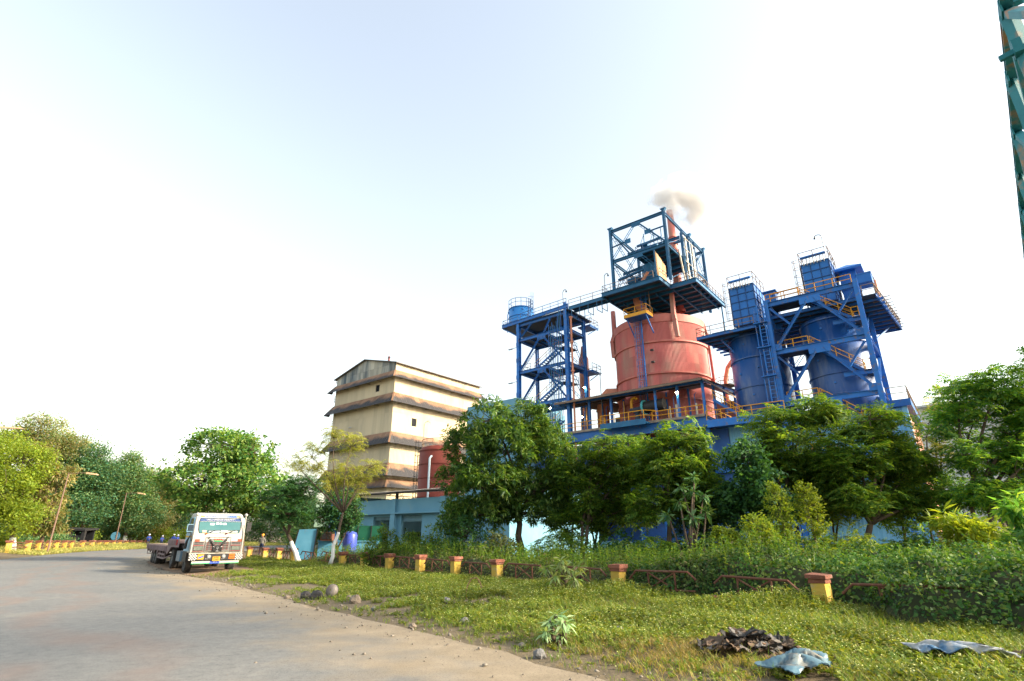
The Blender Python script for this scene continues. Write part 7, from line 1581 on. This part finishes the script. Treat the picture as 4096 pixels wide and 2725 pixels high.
person('helmeted worker in blue turned away, third of the group',-47.2,80.2,-.02,R(100),'back',group=GP)
person('helmeted worker in blue at the right end of the group',-46.3,79.6,-.04,R(-20),'stand',sc=.97,group=GP)
person('man with orange helmet far behind the right side of the lorry',-20.3,46.8,gh(-20.3,46.8),R(-90),'walk',HELY,sc=.93)
GH = 'workers sitting behind the low blue wall'
for k, (a, lab) in enumerate(((-39.6,'white helmeted worker behind low wall, leftmost of four'),(-38.9,'white helmeted worker behind low wall, second of four'),(-38.0,'white helmeted worker behind low wall, third of four'),(-37.0,'white helmeted worker behind low wall, rightmost of four'))):
    p = ab(a, 58.6+.3*(k % 2)); person(lab, p.x, p.y, -.15, math.atan2(-VX.y, -VX.x)+.3*(k-1), 'sit', sc=.97, group=GH)
t = pthing('bench','plain bench below the seated workers','bench',-38.3,58.9,0); m = MB(); m.box(-40.2,-36.4,58.6,59.3,.62,.68); m.build('seat', WOOD, t)
for a in (-40,-36.6): m = MB(); m.box(a-.05,a+.05,58.65,59.25,0,.62); m.build('leg', WOOD, t)
# ---- street lamps
LPOLE = pm('lamp_pole_paint', (.20,.12,.085), (.15,.10,.075), rough=.7, scale=2)
def street_lamp(label, x, y, z1, arm, sc=1.0):
    z0 = gh(x, y); t = wthing('street_lamp', label, 'street lamp', x, y, z0, 'street lamps of the bend'); m = MB(); m.tube((x,y,z0-.2),(x,y,z1),.085*sc,8,.05*sc); m.build('pole', LPOLE, t)
    s_ = 1 if arm > 0 else -1; m = MB(); m.tube((x,y,z1-.05),(x+arm*.62,y,z1+.0),.04*sc,6); m.build('arm', LPOLE, t)
    m = MB(); m.add([(x+arm*.6,y-.13,z1-.1),(x+arm,y-.16,z1-.22),(x+arm,y+.16,z1-.22),(x+arm*.6,y+.13,z1-.1),(x+arm*.62,y-.1,z1+.08),(x+arm*.95,y-.1,z1-.08),(x+arm*.95,y+.1,z1-.08),(x+arm*.62,y+.1,z1+.08)],[(0,3,2,1),(4,5,6,7),(0,1,5,4),(1,2,6,5),(2,3,7,6),(3,0,4,7)]); m.build('lamp_head', pm('lamp_head_%d' % int(-x),(.55,.36,.20),rough=.5), t)
street_lamp('brown street lamp leaning over the far bank', -43.3, 54, 7.35, 2.9)
street_lamp('fainter street lamp farther along the wood', -55.1, 80, 7.3, 2.7)
street_lamp('lamp head reaching in at the left picture edge', -49.5, 45, 10.2, 8.7, 1.3)
# orange wooden poles and the round sign
for k, (x, y, h_) in enumerate(((-60.8,100,6.0),(-63.8,101,4.4))):
    t = wthing('utility_pole', ['taller','shorter'][k]+' orange wooden pole behind the group of workers','pole',x,y,0,'wooden poles behind the workers'); m = MB(); m.tube((x,y,-.2),(x,y,h_),.2,8,.15); m.build('pole', pm('pole_wood_%d' % k,(.48,.22,.08),(.36,.18,.08),scale=2), t); m = MB(); m.beam((x-.6,y,h_-.4),(x+.6,y,h_-.4),.1,.1); m.build('cross_arm', WOOD, t)
t = wthing('round_sign','round blue sign board on the far fence','sign',-56.3,81.5,gh(-56.3,81.5)); m = MB(); m.tube((-56.3,81.5,1.5),(-56.25,81.44,1.5),.56,24); sg_ = m.build('sign_board', pm('sign_blue',(.03,.13,.20),rough=.6), t)
m = MB(); m.lathe(0,0,[(.43,0),(.48,0),(.48,.02),(.43,.02)],24); q = m.build('sign_ring', pm('sign_mark',(.01,.04,.08)), sg_, org=(0,0,0)); q.rotation_euler = (R(90),0,0); q.location = (0.05,-.07,1.5-ORG[t.name][2])
m = MB(); m.box(-56.5,-56.05,81.40,81.42,1.53,1.61); m.box(-56.4,-56.12,81.40,81.42,1.33,1.39); m.box(-56.15,-56.05,81.40,81.42,1.39,1.53); m.build('sign_mark', MATS['sign_mark'], sg_); m = MB(); m.tube((-56.3,81.55,0),(-56.3,81.55,1.1),.06,6); m.box(-56.8,-55.8,81.5,81.58,.5,.7); m.build('sign_post', sg_.data.materials[0], t)
# dark hut in the left wood
t = wthing('dark_hut','low dark hut frame under the trees of the left wood','hut',-57.2,75,gh(-57.2,75)); z0 = gh(-57.2,75); m = MB(); m.add([(-60.0,74.5,2.3),(-55.6,74.5,2.15),(-55.6,77,2.3),(-60.0,77,2.45),(-60.0,74.5,2.5),(-55.6,74.5,2.35),(-55.6,77,2.5),(-60.0,77,2.65)],[(3,2,1,0),(4,5,6,7),(0,1,5,4),(1,2,6,5),(2,3,7,6),(3,0,4,7)]); m.build('roof', BLACKM, t)
for x in (-59.7,-57.6,-55.9): m = MB(); m.box(x-.2,x+.2,74.7,75.0,z0-.2,2.3); m.build('post', BLACKM, t)
m = MB(); m.box(-59.7,-55.9,76.6,76.8,z0-.2,2.3); m.build('back_wall', DARK, t); m = MB(); m.box(-57.4,-56.1,74.8,74.9,z0,1.6); m.build('front_panel', BLACKM, t)
# pale house far behind the lorry
t = wthing('white_house','small white house with rusty roof far behind the lorry','house',-73,124,0); m = MB(); m.box(-79,-67,122,130,0,7.2); m.build('wall', pm('white_render',(.72,.70,.66),(.62,.6,.56),scale=.8), t); m = MB(); m.box(-80,-66,121.5,131,7.2,7.7); m.build('roof', pm('rust_roof',(.40,.16,.09)), t)
for x in (-77,-73,-69.5): m = MB(); m.box(x-.6,x+.6,121.9,121.98,3.6,5.4); w_ = m.build('window', DARK, t); m = MB(); m.box(x-.7,x+.7,121.8,121.9,3.45,3.58); m.build('sill', pm('sill_%d' % int(-x),(.5,.5,.48)), w_)
m = MB(); m.lathe(-75,125,[(.8,7.7),(.8,8.9),(.02,9.2)],14); m.build('water_tank', HELM, t); m = MB(); m.box(-72,-68,122,122.2,7.7,8.6); m.build('blue_rail_board', BLUEP, t)
# blue sheets, barrel, cooler, scrap at the yard corner left of the workshop
LBL = pm('yard_blue', (.10,.34,.52), (.14,.40,.58), rough=.7, scale=1.2, c3=(.2,.26,.3), s3=1.5, t3=(.58,.75))
t = wthing('slanted_screen','tall slanting blue sheet screen behind the whitewashed trunk','screen',-14.3,40,gh(-14.3,40)); m = MB(); m.poly([(-15.3,40,0),(-13.7,40,0),(-13.6,40,2.05),(-14.9,40,2.0)],.05,1); m.build('sheet', LBL, t); m = MB(); m.beam((-15.25,39.97,0),(-14.9,39.97,2.0),.06,.06); m.beam((-13.7,39.97,0),(-13.6,39.97,2.05),.06,.06); m.build('post', BLACKM, t)
t = wthing('yard_wall','low pale blue yard wall left of the workshop','wall',-12,40.6,gh(-12,40.6)); m = MB(); m.box(-13.6,-9.4,40.5,40.7,-.1,1.2); m.build('wall', LBL, t); m = MB(); m.box(-13.65,-9.4,40.45,40.75,1.2,1.27); m.build('coping', LBL, t)
t = wthing('plastic_barrel','violet blue plastic water tank left of the workshop','tank',-10.7,38,gh(-10.7,38)); z0 = gh(-10.7,38); m = MB(); m.lathe(-10.7,38,[(.42,z0),(.45,z0+.1),(.45,z0+.72),(.43,z0+.78),(.45,z0+.84),(.45,z0+1.55),(.38,z0+1.7),(.12,z0+1.8),(.02,z0+1.82)],24); m.build('shell', pm('violet_blue_plastic',(.06,.09,.50),rough=.35), t, smooth=True); m = MB(); m.tube((-10.85,37.56,z0+.22),(-10.85,37.52,z0+.22),.09,12); m.build('outlet', BLACKM, t)
t = wthing('air_cooler','rusty brown cooler box on the yard wall','box',-12.9,40.2,1.27); m = MB(); m.box(-13.3,-12.5,39.9,40.45,1.27,1.85); m.build('casing', RAILRUST, t); 
for x in (-13.2,-12.86): m = MB(); m.box(x,x+.28,39.87,39.895,1.36,1.76); m.build('grille', BLACKM, t)
t = wthing('green_gate','dark green sheet gate behind the yard wall','gate',-11.3,43,0); m = MB(); m.box(-12.6,-9.6,43,43.06,0,2.3); m.build('sheet', pm('dark_green_sheet',(.01,.10,.05),(.015,.13,.07),scale=2), t); m = MB()
for x in (-12.6,-11.6,-10.6,-9.65): m.box(x,x+.06,42.94,43,0,2.3)
m.build('post', BLACKM, t)
t = wthing('blue_mast','dark blue lattice mast behind the slanting sheet screen','mast',-13.3,42,0); m = MB()
for dx, dy in ((0,0),(.5,0),(0,.5),(.5,.5)): m.beam((-13.4+dx,42+dy,0),(-13.4+dx,42+dy,4.2),.1,.1)
for k in range(8): m.beam((-13.4,41.95,k*.5),(-12.9,41.95,k*.5+.5 if k % 2 else k*.5),.05,.05)
m.build('lattice', STEEL, t); m = MB(); m.box(-14.8,-13.5,42.6,42.7,2.2,3.8); m.build('pale_panel', pm('pale_green_panel',(.35,.5,.36)), t)
# ---- litter on the verge
def blob(name, label, cat, x, y, rx, ry, rz, mat, seed, group=None, sink=.25):
    r = np.random.RandomState(seed); n, k = 9, 6; V = []
    for j in range(k+1):
        ph = math.pi*j/k
        for i in range(n):
            a_ = 2*math.pi*i/n; f = 1+r.uniform(-.22,.22); V.append((rx*f*math.sin(ph)*math.cos(a_), ry*f*math.sin(ph)*math.sin(a_), rz*math.cos(ph)*(1+r.uniform(-.12,.12))))
    m = MB(); z = gh(x, y); m.add([(a_+x, b_+y, c_+z+rz*(1-sink*2)) for a_, b_, c_ in V], [(j*n+i, (j+1)*n+i, (j+1)*n+(i+1) % n, j*n+(i+1) % n) for j in range(k) for i in range(n)])
    o = m.build(name, mat, org=(x, y, z)); tag(o, label, cat, group); return o
STONE = pm('stone', (.15,.12,.09), (.21,.17,.13), rough=.95, scale=6, bump=.5, bscale=20); STONEG = pm('grey_stone', (.12,.12,.12), (.18,.175,.17), rough=.95, scale=6, bump=.5, bscale=20)
GR = 'stones along the verge'
for k, (x, y, s_, mt, lab) in enumerate(((-4.0,15.25,.21,STONE,'largest pale stone on the verge beside the dented basin'),(-4.35,15.9,.12,STONE,'small pale stone just left of the largest stone'),(-.92,11.8,.12,STONEG,'grey stone on the verge above the lower road edge'),(1.9,10.7,.14,STONEG,'bluish stone near the middle of the verge grass'),(-3.2,13.9,.10,STONEG,'dark stone in the bare soil patch'),(-2.9,14.4,.09,STONEG,'small dark stone beside the bare soil patch'),(-6.2,16.4,.12,STONE,'flat stone at the road edge left of the basin'),(-1.9,11.55,.10,STONE,'buff stone at the road edge'),(.4,8.9,.13,STONEG,'dark flat stone where sand meets grass'),(-1.6,14.6,.15,STONEG,'light grey lump in the weeds'),(-8.6,19.6,.08,STONE,'white pebble at the road edge near the lorry'),(-3.6,13.2,.07,STONE,'tiny white pebble at the sandy edge'))):
    blob('stone', lab, 'stone', x, y, s_*.75, s_*.62, s_*.62, mt, 70+k, GR)
t = wthing('metal_basin','dented silvery basin tipped on its side in the weeds','basin',-5.0,16.5,gh(-5.0,16.5)); z0 = gh(-5,16.5); m = MB(); m.lathe(0,0,[(.02,.11),(.12,.11),(.15,.07),(.165,0),(.175,0),(.16,.08),(.125,.13),(.02,.13)],22); o = m.build('bowl', pm('dull_tin',(.20,.18,.16),(.12,.09,.07),rough=.6,metal=.1,scale=5), t, smooth=True, org=(0,0,0)); o.location = (0,0,.16); o.rotation_euler = (R(72),R(-35),0)
m = MB(); m.path([(.17*math.cos(a_),.17*math.sin(a_),0) for a_ in np.linspace(0,6.28,20)],.012,5); o = m.build('rim', BLACKM, t, org=(0,0,0)); o.location = (0,0,.16); o.rotation_euler = (R(72),R(-35),0)
for k, (x, y, s_) in enumerate(((-5.35,16.3,.17),(-5.75,16.55,.15))): blob('scorched_lump',['larger','smaller'][k]+' black scorched lump left of the basin','debris',x,y,s_,s_*.8,s_*.9,BLACKM,90+k,'black lumps beside the basin')
blob('loose_brick','brown brick lying in the weeds below the fence','brick',5.1,15.0,.2,.12,.1,CAPR,95)
t = wthing('black_strap','black rubber strap standing up as a loop in the weeds','strap',-1.05,15.9,gh(-1.05,15.9)); z0 = gh(-1.05,15.9); m = MB(); m.path([(-1.25,15.9,z0),(-1.2,15.9,z0+.3),(-1.1,15.9,z0+.48),(-.95,15.9,z0+.5),(-.85,15.9,z0+.36),(-.82,15.9,z0+.25)],.014,6); m.build('band', WOOD, t)
RAG = [pm('rag_black',(.02,.02,.02),(.04,.037,.033),rough=.8,scale=8), pm('rag_brown',(.12,.08,.05),(.07,.05,.035),rough=.9,scale=8), pm('rag_grey',(.10,.10,.10),(.15,.13,.11),rough=.9,scale=8)]
def crumple(w, d, amp, seed, n=10, hump=0.0):
    r = np.random.RandomState(seed); ph = r.rand(6)*6.28; fr = r.uniform(1.5, 4.5, (6, 2)); xs = np.linspace(-1, 1, n); X, Y = np.meshgrid(xs, xs); Z = np.zeros_like(X)
    for q in range(6): Z += np.sin(X*fr[q, 0]*1.6+Y*fr[q, 1]+ph[q])/6
    Z = np.abs(Z)*amp*2 + hump*np.maximum(0, 1-(X**2+Y**2)*.8); edge_ = 1+.18*np.sin(np.arctan2(Y, X)*5+ph[0]); V = np.c_[(X*edge_*w/2).ravel(), (Y*edge_*d/2).ravel(), Z.ravel()]; V[:, :2] += r.normal(0, w*.012, (n*n, 2))
    i = (np.arange(n-1)[:, None]*n+np.arange(n-1)[None]).ravel(); F = np.c_[i, i+1, i+n+1, i+n]; VB = V - np.array([0, 0, .012]); m = MB(); m.add(V.tolist(), F.tolist()); m.add(VB.tolist(), F[:, ::-1].tolist()); return m
t = wthing('rubbish_heap','heap of black rags and torn scraps in the grass','rubbish',3.3,8.6,gh(3.3,8.6)); rr = random.Random(8); meshes = [crumple(.34,.2,.05,200+q,7).mesh('scrap') for q in range(5)]
for q, me in enumerate(meshes): me.materials.append(RAG[q % 3])
m = crumple(1.2,.9,.07,220,14,.12); o = m.build('mound', RAG[1], t, org=(0,0,0)); o.location = (0,0,-.02)
for k in range(46):
    a_ = rr.uniform(0,6.28); d_ = rr.random()**.7; x = .62*d_*math.cos(a_); y = .5*d_*math.sin(a_); o = piece(meshes[k % 5],'scrap',t,(3.3+x,8.6+y,gh(3.3,8.6)+.03+.17*(1-d_)+rr.uniform(0,.04)),(rr.uniform(-.6,.6),rr.uniform(-.6,.6),rr.uniform(0,6.28)),(rr.uniform(.5,1.2),)*3)
for k in range(7):
    a_ = rr.uniform(0,6.28); m = MB(); L_ = rr.uniform(.2,.45); x, y = 3.3+rr.uniform(-.4,.4), 8.6+rr.uniform(-.3,.3); z = gh(x,y)+.12; m.beam((x,y,z),(x+L_*math.cos(a_),y+L_*math.sin(a_),z+rr.uniform(-.05,.1)),.04,.012); m.build('slat', WOOD, t)
def sheet(label, x, y, w, d, mat, seed, rot, hump):
    m = crumple(w, d, .07, seed, 26, hump); me = m.mesh('plastic_sheet'); me.materials.append(mat); set_smooth(me); o = bpy.data.objects.new('plastic_sheet', me); col.objects.link(o); o.location = (x, y, gh(x, y)+.09); o.rotation_euler = (0, 0, rot); tag(o, label, 'plastic sheet', 'plastic sheets in the grass')
sheet('crumpled blue plastic sheet beside the rag heap at the lower edge', 3.5, 7.5, .8, .5, pm('blue_plastic',(.06,.14,.19),(.12,.18,.21),rough=.4,scale=4,c3=(.20,.18,.14),s3=3,t3=(.5,.65)), 301, .5, .08)
sheet('white and blue crumpled plastic sheet at lower right', 6.05, 8.35, 1.1, .5, pm('white_plastic',(.42,.40,.36),(.28,.31,.34),rough=.5,scale=3,c3=(.06,.15,.26),s3=1.6,t3=(.5,.62)), 302, -.35, .06)
sheet('dirty brown plastic sheet tail at the lower right corner', 6.95, 8.0, .7, .35, RAG[1], 303, -.5, .05)
# milkweed and a few broad weeds
frangipani('grey green milkweed plant alone on the verge',.72,9.9,[(-.18,.22),(0,.42),(.16,.26),(.06,.15),(-.1,.34),(.1,.36)],.2,leafmat('milkweed_leaf', [(.10,.18,.09),(.14,.22,.10),(.20,.26,.13)], .3),62)
# ---- smoke from the stack
st_ = ab(-26.1, 70, 48.2); sm = MB()
def ico(c, r, n=14, k=8):
    V = []; F = []
    for j in range(k+1):
        ph = math.pi*j/k
        for i in range(n): a_ = 2*math.pi*i/n; V.append((c[0]+r[0]*math.sin(ph)*math.cos(a_), c[1]+r[1]*math.sin(ph)*math.sin(a_), c[2]+r[2]*math.cos(ph)))
    for j in range(k):
        for i in range(n): F.append((j*n+i, (j+1)*n+i, (j+1)*n+(i+1) % n, j*n+(i+1) % n))
    return V, F
V, F = ico((0, 0, 0), (1, 1, 1), 20, 12); sm.add(V, F); smo = sm.build('smoke', None); smo.location = st_ + Vector((3.7, -.3, 2.0)); smo.scale = (7.4, 3.4, 4.6); tag(smo, 'pale puff of smoke drifting right from the red stack', 'smoke', kind='stuff')
mt = bpy.data.materials.new('smoke_volume'); mt.use_nodes = True; n, l = nodes_of(mt); n.clear(); out = n.new('ShaderNodeOutputMaterial'); pv = n.new('ShaderNodeVolumePrincipled'); pv.inputs['Color'].default_value = (.98,.965,.945,1); pv.inputs['Anisotropy'].default_value = 0
tc = n.new('ShaderNodeTexCoord'); ln = n.new('ShaderNodeVectorMath'); ln.operation = 'LENGTH'; l.new(tc.outputs['Object'], ln.inputs[0])
geo = n.new('ShaderNodeNewGeometry'); nz = n.new('ShaderNodeTexNoise'); nz.inputs['Scale'].default_value = .34; nz.inputs['Detail'].default_value = 5; nz.inputs['Roughness'].default_value = .55; l.new(geo.outputs['Position'], nz.inputs['Vector'])
sx_ = n.new('ShaderNodeSeparateXYZ'); l.new(tc.outputs['Object'], sx_.inputs[0])
def M_(op, a_, b_=None, c_=None):
    q = n.new('ShaderNodeMath'); q.operation = op
    for k, v in enumerate((a_, b_, c_)):
        if v is None: continue
        if isinstance(v, (int, float)): q.inputs[k].default_value = v
        else: l.new(v, q.inputs[k])
    return q.outputs[0]
d_ = M_('SUBTRACT', M_('MULTIPLY', nz.outputs['Fac'], 3.0), M_('MULTIPLY_ADD', ln.outputs['Value'], 1.25, .42)); d_ = M_('MINIMUM', M_('MAXIMUM', d_, 0.0), .34); fall = n.new('ShaderNodeMapRange'); fall.inputs[1].default_value = -.8; fall.inputs[2].default_value = .9; fall.inputs[3].default_value = 1.0; fall.inputs[4].default_value = .8; l.new(sx_.outputs[0], fall.inputs[0])
l.new(M_('MULTIPLY', M_('MULTIPLY', d_, fall.outputs[0]), 2.6), pv.inputs['Density']); l.new(pv.outputs[0], out.inputs['Volume']); smo.data.materials.append(mt)
# ---- haze
HAZE = 0
if HAZE:
    m = MB(); m.box(-460, 460, -210, 610, -1.2, 54); hz = m.build('haze', None); tag(hz, 'thin pale haze filling the air', 'haze', kind='stuff')
    mt = bpy.data.materials.new('haze_volume'); mt.use_nodes = True; n, l = nodes_of(mt); n.clear(); out = n.new('ShaderNodeOutputMaterial'); pv = n.new('ShaderNodeVolumePrincipled'); pv.inputs['Color'].default_value = (.90,.94,1.0,1); pv.inputs['Density'].default_value = HAZE; pv.inputs['Anisotropy'].default_value = .25
    l.new(pv.outputs[0], out.inputs['Volume']); hz.data.materials.append(mt); mt.cycles.homogeneous_volume = True
